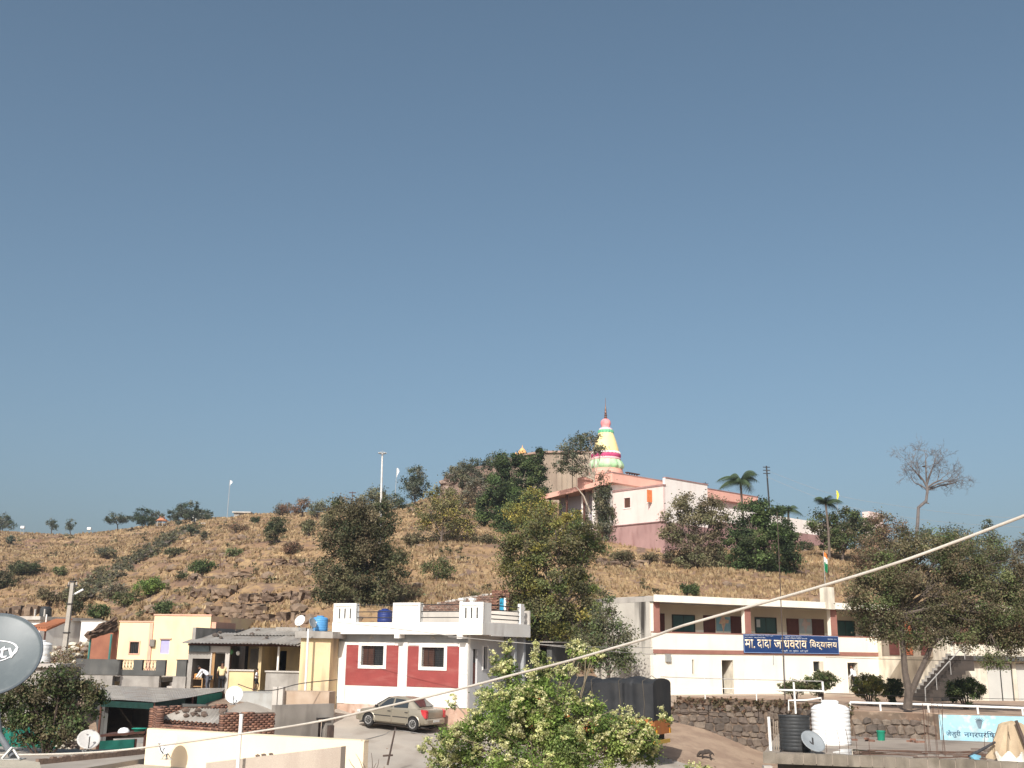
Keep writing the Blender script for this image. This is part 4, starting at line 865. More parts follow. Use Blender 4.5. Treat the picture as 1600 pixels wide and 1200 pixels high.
# ================================================================== temple on the hill
TPINK = mat('pale_pink_wash', (.76,.60,.55), (.70,.54,.49), .5, .85, stain=(.55,.42,.38), amt=.35)
TWHT = mat('temple_white', (.84,.78,.72), (.80,.72,.66), .5, .85, stain=(.6,.5,.45), amt=.25)
TORA = mat('salmon_band', (.74,.41,.32), (.68,.37,.29), .7, .8, stain=(.5,.25,.2), amt=.3)
TPUR = mat('mauve_plinth', (.38,.235,.215), (.32,.195,.18), .6, .9, .1, stain=(.2,.1,.09), amt=.5)
def temple():
    O = at(1037, 800, 108); e = Vector((.743, .669, 0)); rz = math.atan2(e.y, e.x); zb = 11.0
    f = Fr.__new__(Fr); f.O = Vector((O.x, O.y, zb)); f.e = e; f.n = Vector((-e.y, e.x, 0)); f.rz = rz; f.z = zb; f.W = 20
    t = f.thing('temple', 'pink and white hilltop temple hall with a tall striped yellow spire', 'temple')
    zpl = f.side(1032, 816.5, 0)[1]; zco = f.side(1030, 759.8, 0)[1]; zw = f.uv(1075, 753, 0)[1]; B = 6.8
    s1 = f.side(975, 785)[0]; wn = lambda a, b, c, d: (f.side(c, (b+d)/2)[0], f.side(a, (b+d)/2)[0], f.side((a+c)/2, d)[1], f.side((a+c)/2, b)[1])
    w1, w2 = wn(975, 778, 984.5, 793.5), wn(1011.5, 769, 1018, 785)
    # projecting front block
    def lw(b):
        q = MB().wall(0, B, zpl, zco, 0, .3, [w1, w2]); b.add([(v[1], v[0], v[2]) for v in q.v], q.f)
    part('left_wall', TPINK, t, lw); part('coping', TPUR, t, lambda b: b.box(-.08, .35, -.06, B, zco+.001, zco+.18))
    part('right_wall', TWHT, t, lambda b: (b.box(.301, 7.1, 0, .3, zpl, zw), b.box(6.8, 7.1, .3, B, zpl, zw), b.box(.3, 6.8, .3, B, zco-.5, zco-.3)))
    part('coping', TPUR, t, lambda b: b.box(.36, 7.2, -.05, .35, zw+.001, zw+.12))
    part('plinth', TPUR, t, lambda b: (b.box(-.12, 32, -.15, B, -4.5, zpl-.001), b.box(-.1, 12, B, B+9, -4.5, zpl-.001)))
    part('plinth_edge', mat('plinth_edge', (.22,.12,.11), None, 2, .9), t, lambda b: (b.box(-.2, .2, -.2, B, zpl+.001, zpl+.12),))
    for w, sh in ((w1, 0), (w2, 1)):
        fr = part('window', WOODD, t, lambda b: (b.box(.1, .15, w[0], w[1], w[2], w[3]),))
        if sh: boxpart('shutter', mat('orange_shutter', (.62,.20,.07), (.55,.17,.06), 3, .7), fr, -.75, -.02, w[0]-.1, w[0]-.04, w[2]-.05, w[3]+.15)
        part('sill', TWHT, fr, lambda b: b.box(-.06, .1, w[0]-.1, w[1]+.1, w[2]-.1, w[2]-.001))
    # tall hall behind with salmon parapet
    x0, x1 = -.3, 24.5; y0 = B; zt1 = f.uv(1000, 747.5, y0)[1]; zt0_ = zt1-1.0
    part('hall_wall', TWHT, t, lambda b: (b.box(x0+.3, x1, y0+.3, y0+.6, zpl, zt0_), b.box(x1-.3, x1, y0+.6, y0+4.6, zpl, zt0_), b.box(x0+.3, x0+.6, y0+.6, y0+3, zpl, zt0_), b.box(x0+.3, x1, y0+4.3, y0+4.6, zpl, zt0_)))
    part('parapet_band', TORA, t, lambda b: (b.hexa([(x0-.3, y0-.5, zt0_), (x1+.4, y0-.5, zt0_), (x1+.4, y0+4.6, zt0_), (x0-.3, y0+4.6, zt0_), (x0-.3, y0-.5, zt1), (x1+.4, y0-.5, zt1), (x1+.4, y0+4.6, zt1), (x0-.3, y0+4.6, zt1)]),))
    part('roof_edge', TPUR, t, lambda b: b.box(x0-.35, x1+.45, y0-.55, y0+.3, zt1+.001, zt1+.09))
    for k in range(4): x = 9+k*3.8; boxpart('hall_window', WOODD, t, x, x+1.0, y0+.2, y0+.299, zpl+2.2, zpl+3.8)
    # sloping veranda roof on the left with posts
    z2 = f.side(874, 772, x0-.8)[1]; L = 9.5; ov = -1.3
    b = MB(); b.hexa([(ov, y0+.2, zt0_-.3), (3, y0+.2, zt0_+.2), (3, y0+L, z2), (ov, y0+L, z2-.4), (ov, y0+.2, zt0_+.2), (3, y0+.2, zt1-.1), (3, y0+L, z2+.6), (ov, y0+L, z2+.1)]); b.build('veranda_roof', TORA, t)
    boxpart('veranda_wall', mat('lavender_grey_wash', (.45,.41,.45), (.40,.36,.40), .7, .9), t, .9, 1.1, y0+3, y0+L-.6, zpl-1, z2-.1)
    for k in range(4): y = y0+1.0+k*2.6; MB().tube([(-.6, y, zpl-1), (-.6, y, z2+.3)], .13, 8).build('veranda_post', WOODD, t)
    # low white compound wall going right
    def cw(x0, x1, pyt, pxt, name, m):
        zz = f.uv(pxt, pyt, 0)[1]; boxpart(name, m, t, x0, x1, 0.05, .3, zpl-1.5, zz)
    cw(7.11, 33, 813, 1260, 'compound_wall', TWHT); boxpart('wall_foot', TPUR, t, 7.2, 33, -.05, .049, -3, f.uv(1260, 834, 0)[1])
    boxpart('end_turret', TPINK, t, f.uv(1359, 810, 2)[0], f.uv(1380, 810, 2)[0], 2, 3, -2, f.uv(1370, 801, 2)[1])
    # roof antennas
    x, _ = f.uv(1102, 750, y0+3); b = MB(); b.tube([(x, y0+3, zt1), (x, y0+3, zt1+1.6)], .04, 5)
    for k in range(4): b.tube([(x-.9+.1*k, y0+3, zt1+.5+.3*k), (x+.6, y0+3, zt1+.6+.3*k)], .025, 4)
    b.build('antenna', DARKM, t)
    # spire
    d = 122.; c = at(947, 738, d); L = c-f.O; lx, ly, lz = L.dot(f.e), L.dot(f.n), L.z; k = mpp(d)
    sp = link('spire', None, t, (lx, ly, lz)) if False else bpy.data.objects.new('spire', None); 
    if sp.parent is None: COL.objects.link(sp); sp.parent = t; sp.location = (lx, ly, lz)
    def ring(name, prof, m, nf=0, fl=0., n=32): return MB().lathe([(r*k, (738-y)*k) for r, y in prof], n if not nf else nf*6, (0,0,0), fl, nf).build(name, m, sp)
    Cp = lambda n, c, c2=None: mat(n, c, c2, 1.2, .75, grain=.04)
    ring('spire_base', [(27, 745), (27, 738), (26, 737), (26, 734)], TORA)
    ring('green_petals', [(25, 734), (27.5, 731), (27.5, 727), (25, 722), (23, 719.5)], Cp('leaf_green_paint', (.30,.55,.27), (.48,.64,.42)), 14, .035)
    ring('pink_ring', [(23, 719.5), (23.5, 718), (22.5, 715.5)], Cp('pink_paint', (.78,.45,.45)))
    ring('magenta_ring', [(22.5, 715.5), (23.6, 714), (23.6, 711), (22.5, 710)], Cp('magenta_paint', (.58,.09,.22)))
    ring('white_beads', [(22, 710), (23, 709), (22.4, 707), (21.4, 706)], Cp('bead_white', (.8,.72,.66)), 22, .03)
    ring('yellow_shaft', [(21.2, 706), (19.8, 700), (17, 690), (13.6, 680), (11.8, 675.5)], Cp('shaft_yellow', (.84,.67,.30), (.85,.70,.36)))
    ring('green_band', [(12.2, 675.5), (12, 671.5), (11, 670.5)], Cp('bluish_green_paint', (.10,.36,.20), (.16,.45,.24)), 16, .04)
    ring('white_collar', [(11, 670.5), (10.5, 668), (8, 667)], Cp('collar_white', (.8,.62,.66)))
    ring('pink_bulb', [(7, 667), (6.5, 665), (7.5, 662.5), (8.3, 659.5), (7.6, 656), (5.5, 653.5), (3, 652)], Cp('bulb_pink', (.78,.20,.22), (.80,.36,.34)))
    ring('finial', [(2.2, 652), (2.8, 650), (1.6, 648), (2.5, 646), (1.4, 644), (2.1, 642), (1.2, 640), (1.7, 638), (.9, 634), (.4, 628), (.3, 618)], mat('tarnished_copper', (.20,.10,.08), (.26,.15,.10), 3, .35, metal=.6), n=10)
    # small dark lamp frame beside the spire
    x, z = f.uv(983, 735, 8.5); b = MB(); [b.box(x-.9+.4*i, x-.8+.4*i, 8, 8.1, zt1, zt1+.7) for i in range(5)]; b.box(x-1, x+1.1, 7.9, 8.2, zt1+.3, zt1+.4); b.box(x-1, x+1.1, 7.9, 8.2, zt1+.65, zt1+.75); b.build('roof_frame', WOODD, t)
    return f
TF = temple()

# ---------------------------------------------------------------- fort wall and dome behind the trees
def fort():
    pts = [(688, 756, 166), (698, 744, 165), (715, 737.5, 164), (745, 729, 162), (775, 721, 160), (805, 714, 158), (845, 708, 156), (900, 707.5, 154), (945, 709, 152)]
    t = thing('fort_wall', 'brown stone fort wall with pale coping behind the trees beside the spire', 'fort wall', (0, 0, 0))
    m = mat('fort_stone', (.24,.165,.13), (.15,.105,.085), .5, .95, .8, 2.5, c3=(.30,.22,.17), stain=(.07,.05,.042), amt=.8, sscale=(.8,.8,.12), slo=.5, shi=.62); m2 = mat('fort_plaster', (.38,.305,.23), (.27,.21,.16), .3, .95, .2, 4, stain=(.16,.12,.095), amt=.7, sscale=(.5,.5,.05))
    b = MB(); b2 = MB()
    for i in range(len(pts)-1):
        a, c = at(*pts[i]), at(*pts[i+1]); q = b2 if i >= 5 else b; ba, bc = ZT(a.x, a.y)-3, ZT(c.x, c.y)-3; o = Vector((0, 2, 0))
        q.hexa([(a.x, a.y, ba), (c.x, c.y, bc), (c.x, c.y+2, bc), (a.x, a.y+2, ba), a, c, c+o, a+o])
        if i >= 5:
            w = Vector((0, -.35, 0)); up = Vector((0, 0, .28)); MB().hexa([a+w, c+w, c+o, a+o, a+w+up, c+w+up, c+o+up, a+o+up]).build('coping', mat('coping_stone', (.36,.25,.2), None, 1, .9), t)
    g = random.Random(17)
    for i in range(150):
        px = g.uniform(690, 800); top = float(np.interp(px, [688,698,715,745,775,805], [756,744,737.5,729,721,714])); py = g.uniform(top+1, 790); d_ = 166-(px-688)*.055; p = at(px, py, d_-.1)
        part('rock', g.choice((m, mat('fort_stone2', (.30,.225,.18), (.2,.145,.115), .8, .95, .6, 4))), t, lambda q: stone_into(q, (p.x, p.y, p.z), g.uniform(.35, 1.0), i))
    b.build('rubble_wall', m, t); b2.build('plastered_wall', m2, t)
    # merlon-like buttresses
    for px, py in ((718, 742), (738, 735), (858, 716), (874, 716), (890, 716), (905, 716), (922, 717)):
        d = 166-(px-688)*.055; a = at(px, py, d-1.2); boxpart('buttress', m if px < 800 else m2, t, a.x-.35, a.x+.35, a.y, a.y+1.5, ZT(a.x, a.y)-2, a.z)
    d = 160.; k = mpp(d); c = at(816, 716, d); s = thing('small_shrine_dome', 'tiny orange domed shrine top peeking over the dark tree', 'shrine', c)
    OR = mat('orange_shrine', (.74,.42,.18), (.7,.36,.15), 1, .8, grain=.04)
    MB().box(-9*k, 9*k, -9*k, 9*k, -6, 6*k).build('drum', OR, s); MB().lathe([(7.5*k, 6*k), (7*k, 9*k), (5.5*k, 12*k), (3*k, 15*k), (.8*k, 17*k), (.4*k, 21*k)], 16).build('dome', OR, s)
    for x in (-10, -31): MB().lathe([(1.5*k, -20*k), (1.5*k, 5*k), (1.0*k, 8*k), (.3*k, 10*k)], 8, (x*k, 0, -2*k if x < -20 else 0)).build('pinnacle', OR, s)
fort()

# ================================================================== street
def draped(name, poly, m, lift=.03, n=40, z=None):
    """sheet over a four-sided ground patch, following the terrain"""
    a, b, c, d = [Vector((p.x, p.y)) for p in poly]; vs = []
    for i in range(n+1):
        for j in range(n//2+1):
            u, v = i/n, j/(n//2); p = (a*(1-u)+b*u)*(1-v)+(d*(1-u)+c*u)*v; vs.append((p.x, p.y, ZT(p.x, p.y)+lift))
    k = n//2+1; return MB().add(vs, [(i*k+j, (i+1)*k+j, (i+1)*k+j+1, i*k+j+1) for i in range(n) for j in range(n//2)], True).build(name, m)
ROADM = mat('dusty_concrete_road', (.42,.37,.31), (.34,.30,.255), .35, .95, .12, c3=(.38,.34,.29), stain=(.24,.195,.155), amt=.55, sscale=(.5,.25,.5), slo=.48, shi=.68)
o = draped('street', [Vector((-13, 46.5, 0)), Vector((20, 46, 0)), Vector((20, 54.5, 0)), Vector((-13, 60.6, 0))], ROADM, .035, 60); tag(o, kind='structure')

def litter(n, seed):
    g = random.Random(seed); b = MB()
    for i in range(n):
        y = g.uniform(44, 61); x = g.uniform(-.34, .24)*y; e = abs(((x+13)/33*(54.5-60.6)+60.6)-y); q = g.random()
        if y < 47.5 or e < 1.0 or q < .015: s = g.uniform(.02, .06)*(1.6 if q < .02 else 1); stone_into(b, (x, y, ZT(x, y)+.05), s, i)
    return b
o = litter(2600, 3).build('street_gravel', mat('gravel', (.30,.22,.165), (.2,.15,.115), 3, .95, .3, c3=(.38,.32,.26))); tag(o, 'loose gravel and clods along the street edges', 'gravel', kind='stuff')
# ================================================================== rooftops and walls in the foreground
def slab(poly, z0, z1, name, m, parent=None): return MB().prism([(p.x, p.y) for p in poly], z0, z1).build(name, m, parent)
# --- tin-roofed shed with green shade net
def tin_shed():
    z = 2.05; P = [onz(138, 1072, z), onz(158, 1091, z), onz(240, 1095, z), onz(348, 1078.5, z), onz(352, 1075.5, z)]
    t = thing('tin_shed', 'open shed with flat grey tin roof and dark green netting left of the brick enclosure', 'shed', (0, 0, 0))
    # ribbed sheets laid side by side
    A, B, C, D = P[0], P[4], P[2], P[1]; nS = 9
    far = lambda u: P[0]*(1-u)+P[4]*u
    near = lambda u: (P[1]*(1-u/.45)+P[2]*(u/.45)) if u < .45 else (P[2]*(1-(u-.45)/.55)+P[3]*((u-.45)/.55))
    for k in range(nS):
        vs = []; n = 14
        for i in range(n+1):
            u = (k+i/n)/nS
            for j in range(5):
                v = j/4; p = far(u)*(1-v)+near(u)*v; vs.append((p.x, p.y, p.z+.005*math.sin(i*math.pi*2/2.33)+.006*(k % 2)+.03*math.sin(u*7)-.06*v))
        MB().add(vs, [(i*5+j, (i+1)*5+j, (i+1)*5+j+1, i*5+j+1) for i in range(n) for j in range(4)]).build('roof_sheet', (TIN, TIND, TIN)[k % 3], t)
    NET = mat('dark_green_net', (.008,.036,.03), (.006,.025,.02), 5, .9, .1); NETB = mat('green_net', (.02,.19,.14), (.016,.15,.11), 4, .9, .1)
    dn = Vector((0, 0, -1)); q = lambda p, h: Vector((p.x, p.y, h))
    for a, c, h0, m in ((P[1], P[2], 1.72, NET), (P[2], P[2]*.6+P[3]*.4, 1.6, NET)):
        MB().hexa([q(a, h0), q(c, h0), q(c, h0)+Vector((0,.06,0)), q(a, h0)+Vector((0,.06,0)), q(a, z-.09), q(c, z-.09), q(c, z-.09)+Vector((0,.06,0)), q(a, z-.09)+Vector((0,.06,0))]).build('net_valance', m, t)
    a, c = P[2]*.42+P[3]*.58, P[3]; n = 18; vs = []
    for i in range(n+1):
        u = i/n; p = a*(1-u)+c*u; w = .05*math.sin(u*22)
        vs += [(p.x, p.y+w, z-.09), (p.x+.02*math.sin(u*30), p.y+w*1.4, z-.5), (p.x, p.y+w*.6, z-1.15)]
    MB().add(vs, [(i*3+j, (i+1)*3+j, (i+1)*3+j+1, i*3+j+1) for i in range(n) for j in range(2)], True).build('green_net', NETB, t)
    for p in (P[1], P[2], P[2]*.5+P[3]*.5, P[3], P[0]): MB().tube([(p.x, p.y+.1, -2.4), (p.x, p.y+.1, z-.1)], .05, 8).build('post', WOODD, t)
    slab([P[1]+Vector((.1,.3,0)), P[1]+Vector((.25,.3,0)), P[0]+Vector((.4,-.8,0)), P[0]+Vector((.25,-.8,0))], -2.4, z-.14, 'side_wall', CONCD, t)  # side wall and partition added, dark, to keep the shed unlit inside
    slab([P[1]+Vector((.2,3.5,0)), P[2]+Vector((1.2,3.5,0)), P[2]+Vector((1.2,3.7,0)), P[1]+Vector((.2,3.7,0))], -2.4, z-.3, 'partition', CONCD, t)
    slab([P[0]+Vector((0,-1.,0)), P[4]+Vector((0,-1.,0)), P[4]+Vector((0,-.8,0)), P[0]+Vector((0,-.8,0))], -2.4, z-.12, 'back_wall', CONCD, t)
tin_shed()

# --- brick enclosure with a sheet held down by stones
def brick_pen():
    z1 = 1.95; t = thing('brick_enclosure', 'roofless brown brick enclosure with a grey sheet weighted by stones', 'brick enclosure', (0, 0, 0)); r = random.Random(2)
    def run(px0, d0, px1, d1, zt_, seed, thick=.22, cols=BRICKC, jag=0.):
        f = Fr(px0, d0, px1, d1, 0, 1110); e = bpy.data.objects.new('brick_wall', None); COL.objects.link(e); e.parent = t; e.location = f.O; e.rotation_euler = (0, 0, f.rz)
        boxpart('mortar', mat('pen_mortar', (.16,.115,.088), (.12,.085,.066), 3, .95), e, 0, f.W, .02, thick, -2.5, zt_-.03)
        bricks('brick_courses', e, -.02, f.W+.02, -.6, zt_+.02, 0, t=thick+.02, cols=cols, seed=seed, ztop=(lambda q: zt_+jag*math.sin(q*2.3)+jag*.6*math.sin(q*7)) if jag else None); return f
    run(240, 42, 355, 44.5, z1+.04, 31, jag=.07); run(245, 40.6, 349, 38.6, 1.42, 32); run(349, 38.5, 430, 39.8, z1+.06, 33, jag=.03)
    fl = Fr(240, 42, 246, 40.3, 0, 1110); run(238.5, 42.2, 246, 40.4, z1, 34)
    A, B, C, D = onz(245, 1123, 1.56), onz(348, 1131, 1.56), onz(358, 1107.5, 1.86), onz(318, 1105, 1.9); C = at(358, 1107.5, 42.2); D = at(290, 1107, 42.)
    n = 60; vs = []
    for i in range(n+1):
        for j in range(5):
            u, v = i/n, j/4; p = (A*(1-u)+B*u)*(1-v)+(D*(1-u)+C*u)*v; vs.append((p.x, p.y, p.z+.025*math.sin(u*2*math.pi*15)))
    MB().add(vs, [(i*5+j, (i+1)*5+j, (i+1)*5+j+1, i*5+j+1) for i in range(n) for j in range(4)]).build('cover_sheet', TIND, t)
    ST = mat('loose_stone', (.16,.115,.09), (.11,.082,.066), 4, .95, .4)
    for k in range(12):
        u, v = r.uniform(.1, .9), r.uniform(.2, .8); p = (A*(1-u)+B*u)*(1-v)+(D*(1-u)+C*u)*v
        part('weight_stone', ST, t, lambda b: stone_into(b, (p.x, p.y, p.z+.06), r.uniform(.08, .17), k))
    # grey rendered wall continuing right
    f = Fr(430, 39.8, 522, 41.4, 0, 1110); w = f.thing('concrete_wall', 'stained grey concrete wall between the brick enclosure and the street', 'wall')
    h = f.rect(497, 1124, 508, 1156); hi = f.uv(470, 1101)[1]
    part('wall', mat('mouldy_concrete', (.30,.27,.235), (.20,.18,.155), .8, .95, .2, stain=(.07,.06,.052), amt=.7, sscale=(.8,.8,.25)), w, lambda b: b.wall(0, f.W, -2.2, hi, 0, .25, [h]))
    boxpart('rusty_gate', mat('rusty_iron', (.10,.07,.055), (.06,.045,.04), 5, .8), w, h[0]+.05, h[1]-.12, .1, .14, h[2], h[3]-.1); boxpart('gate_cap', DARKM, w, h[0]-.1, h[1]+.1, -.1, .2, h[3], h[3]+.06)
    x = f.uv(513.5, 1145)[0]; boxpart('iron_post', mat('rusty_iron', (.1,.07,.055)), w, x-.1, x+.1, -.2, -.05, -1.2, f.uv(513, 1133)[1])
    part('back_yard', CONC, w, lambda b: b.box(-2, f.W, .251, 9, -2.2, .6))
brick_pen()
# grey retaining bank and little walls under the old yellow house
f = Fr(352, 56.5, 527, 56.0, 0, 1085); w = f.thing('low_street_wall', 'grey-blue flaking low wall below the old yellow house', 'wall')
z = f.uv(400, 1083)[1]
boxpart('wall_body', mat('bluish_flaked_wall', (.40,.40,.38), (.33,.32,.29), 1.2, .95, .1, stain=(.2,.16,.13), amt=.6), w, 0, f.uv(428, 1085)[0], 0, 2.5, -.8, z)
boxpart('rough_bank', mat('flaking_base', (.5,.4,.31)), w, f.uv(428,1085)[0]+.01, f.uv(512,1085)[0], .3, 1.6, -.8, z+.1)
for px in (430, 439): x = f.uv(px, 1085)[0]; boxpart('stub_pillar', CONCL, w, x-.13, x+.13, -.1, .3, -.8, f.uv(px, 1073)[1], bev=.02)

# --- cream parapet, terrace floor, slanting concrete stair wall
def cream_roof():
    CW = mat('cream_parapet_paint', (.84,.70,.50), (.82,.66,.46), .8, .85, .03, stain=(.6,.46,.3), amt=.25, slo=.55, shi=.8)
    f = Fr(229, 30, 569, 27, 0, 1150); t = f.thing('cream_terrace', 'roof terrace with a long cream parapet, white pipe post and concrete stair wall', 'terrace')
    zt_ = f.uv(400, 1149)[1]; zf = 1.18
    boxpart('parapet', CW, t, 0, f.W, 0, .2, -3, zt_); boxpart('parapet_cap', mat('cream_cap', (.72,.60,.42), None, 1, .9), t, -.01, f.W+.01, .02, .21, zt_+.001, zt_+.025)
    part('body', CW, t, lambda b: (b.box(f.W-.2, f.W, -7, -.001, -3, .6),))
    FL = mat('terrace_screed', (.44,.39,.33), (.36,.32,.27), .7, .95, .1, stain=(.24,.2,.165), amt=.5, sscale=(.6,.6,.6))
    boxpart('terrace_floor', FL, t, -1.4, f.W-.2, -9, -.001, -3, zf)
    # stair wall
    a = onz(322, 1192, zf); P = [at(322, 1192, 26.0), at(533, 1166.5, 24.2)]
    b = MB(); A, C = f.e*0, None
    L = lambda p: ((p-f.O).dot(f.e), (p-f.O).dot(f.n), p.z)
    p0, p1 = L(P[0]), L(P[1]); b.hexa([(p0[0], p0[1], -3), (p1[0], p1[1], -3), (p1[0], p1[1]+.18, -3), (p0[0], p0[1]+.18, -3), (p0[0], p0[1], p0[2]), (p1[0], p1[1], p1[2]), (p1[0], p1[1]+.18, p1[2]), (p0[0], p0[1]+.18, p0[2])])
    b.build('stair_wall', mat('stair_wall_render', (.46,.39,.32), (.40,.34,.28), .8, .95, .08, stain=(.28,.22,.18), amt=.5, sscale=(1,1,.3)), t)
    for k, px in enumerate((398, 408, 419)):
        p = L(at(px, 1184.5-k*1.2, 25.4-.1*k)); part('brick_bit', mat('loose_stone', (.16,.115,.09)), t, lambda b: stone_into(b, (p[0], p[1]+.09, p[2]+.04), .06, k))
    p = L(at(374, 1160, 25.2)); q0, q1 = L(at(371.5, 1199, 25.2)), L(at(377.2, 1118, 25.2)); MB().tube([(q0[0], q0[1], zf), (q1[0], q1[1], q1[2])], .042, 12).build('pipe_post', PVC, t); MB().tube([(q1[0], q1[1], q1[2]+.001), (q1[0], q1[1], q1[2]+.03)], .046, 12).build('pipe_cap', PVC, t)
    return f
CF = cream_roof()
dish('satellite_dish', 'white satellite dish standing in front of the cream parapet', 262, 1161, 16.5, 28.9, (-34, 22), DWHITE, 1187, arm=2)
dish('satellite_dish', 'white round satellite dish on the brick enclosure wall, facing the camera', 366, 1085.5, 12.5, 41.5, (8, 12), DWHITE, 1101, arm=1)

# --- grey roof at the lower left with a brick kerb
def grey_roof():
    z = 1.3; t = thing('grey_roof', 'grey flat roof with a brick kerb at the lower left', 'roof', (0, 0, 0))
    FL = mat('grey_roof_screed', (.36,.32,.275), (.28,.25,.215), .6, .95, .12, stain=(.17,.14,.115), amt=.5, sscale=(.5,.5,.5))
    P = [onz(-60, 1164, z), onz(120, 1171, z), onz(231, 1171, z), onz(232, 1184, z), onz(40, 1215, z), onz(-60, 1230, z)]
    slab(P, -3, z, 'roof_slab', FL, t)
    a, c = onz(60, 1195, z), onz(231, 1178, z); n = 26; r = random.Random(9); b = MB(); e = (c-a)/n; w = Vector((-e.y, e.x, 0)).normalized()*.12
    KM = mat('kerb_brick', (.20,.14,.105), (.14,.10,.08), 3, .95, .3)
    for i in range(n):
        p = a+e*i; q = a+e*(i+.93); h = z+.14+r.uniform(-.03, .02)
        MB().hexa([(p.x, p.y, z-.3), (q.x, q.y, z-.3), (q.x+w.x, q.y+w.y, z-.3), (p.x+w.x, p.y+w.y, z-.3), (p.x, p.y, h), (q.x, q.y, h), (q.x+w.x, q.y+w.y, h), (p.x+w.x, p.y+w.y, h)]).build('brick', KM, t)
grey_roof()
dish('satellite_dish', 'grey-white satellite dish tilted upward beside the dark bush at lower left', 138.5, 1155, 16, 30.5, (25, 38), mat('dull_dish', (.50,.48,.45), (.44,.42,.4), 3, .6), 1174, arm=2)
# rubble wall stub, net fence, shelf with goods
t = thing('rubble_stub', 'flaking whitewashed stone wall stub behind the grey dish', 'wall stub', (0, 0, 0)); r = random.Random(6)
WST = [mat('whitewashed_stone', (.62,.58,.48), (.45,.40,.31), 4, .95, .3), mat('bare_stone', (.26,.2,.16), (.2,.15,.12), 4, .95, .4)]
for i in range(7):
    for k in range(8):
        p = at(90+i*4.6+r.uniform(-1, 1), 1170-k*4.4, 33.5+r.uniform(-.1,.2)); part('stone', WST[0] if r.random() < .62 else WST[1], t, lambda b: stone_into(b, (p.x, p.y, p.z), r.uniform(.045, .07), i*10+k))
b = MB(); p, q = at(90, 1175, 33.7), at(122, 1137, 33.7); b.box(p.x, q.x, p.y, p.y+.3, -2.5, q.z); b.build('core', WST[1], t)
t = thing('net_fence', 'green shade-net fence behind the dark bush at the left edge', 'fence', (0, 0, 0)); n = 50; vs = []
for i in range(n+1):
    p = at(-40+i*2.7, 1135, 34.5); w = .05*math.sin(i*1.1)
    vs += [(p.x, p.y+w, .9), (p.x, p.y+w*1.5, 1.35), (p.x, p.y+w, p.z+.05*math.sin(i*.6))]
MB().add(vs, [(i*3+j, (i+1)*3+j, (i+1)*3+j+1, i*3+j+1) for i in range(n) for j in range(2)], True).build('net', mat('green_net', (.02,.19,.14)), t)
for i in range(5): p = at(-40+i*33, 1135, 34.6); MB().tube([(p.x, p.y, -2.4), (p.x, p.y, p.z+.1)], .04, 6).build('post', WOODD, t)
t = thing('work_bench', 'low bench with green netting along its front, under the tin shed', 'bench', (0, 0, 0)); z = Zp(190, 1152, 35)
A, B = at(152, 1152, 35), at(226, 1146, 35.5)
MB().hexa([A, B, B+Vector((0,1.2,0)), A+Vector((0,1.2,0)), A+Vector((0,0,.06)), B+Vector((0,0,.06)), B+Vector((0,1.2,.06)), A+Vector((0,1.2,.06))]).build('bench_top', WOODD, t)
C, D = at(156, 1158, 35), at(210, 1155, 35.4); dn = Vector((0,0,-.45)); MB().hexa([C+dn, D+dn, D+dn+Vector((0,.05,0)), C+dn+Vector((0,.05,0)), C, D, D+Vector((0,.05,0)), C+Vector((0,.05,0))]).build('net_front', mat('green_net2', (.015,.12,.09), (.01,.08,.06), 4, .9), t)
for p in (A, B, C, D): MB().tube([(p.x, p.y+.1, -2.4), (p.x, p.y+.1, p.z)], .05, 6).build('leg', WOODD, t)
p = at(193, 1149, 35.5); b = MB(); bm = bmesh.new(); bmesh.ops.create_icosphere(bm, subdivisions=2, radius=1); r = random.Random(4)
b.add([(v.co.x*.19*r.uniform(.9,1.08), v.co.y*.15, v.co.z*.13*r.uniform(.9,1.1)+.1) for v in bm.verts], [[v.index for v in f.verts] for f in bm.faces], True); bm.free()
tag(b.build('white_sack', WHITET, None, p), 'white bundle lying on the dark bench', 'sack')
p = at(217, 1146, 35.8); t = thing('green_basin', 'green plastic basin at the end of the dark bench', 'basin', p); MB().lathe([(.12, 0), (.2, .13), (.22, .14), (.19, .12), (.1, .02)], 18).build('basin', mat('green_plastic', (.02,.30,.20), None, 3, .5), t); MB().lathe([(.22, .14), (.235, .145), (.235, .155), (.22, .16)], 18).build('rim', mat('green_plastic', (.02,.3,.2)), t)

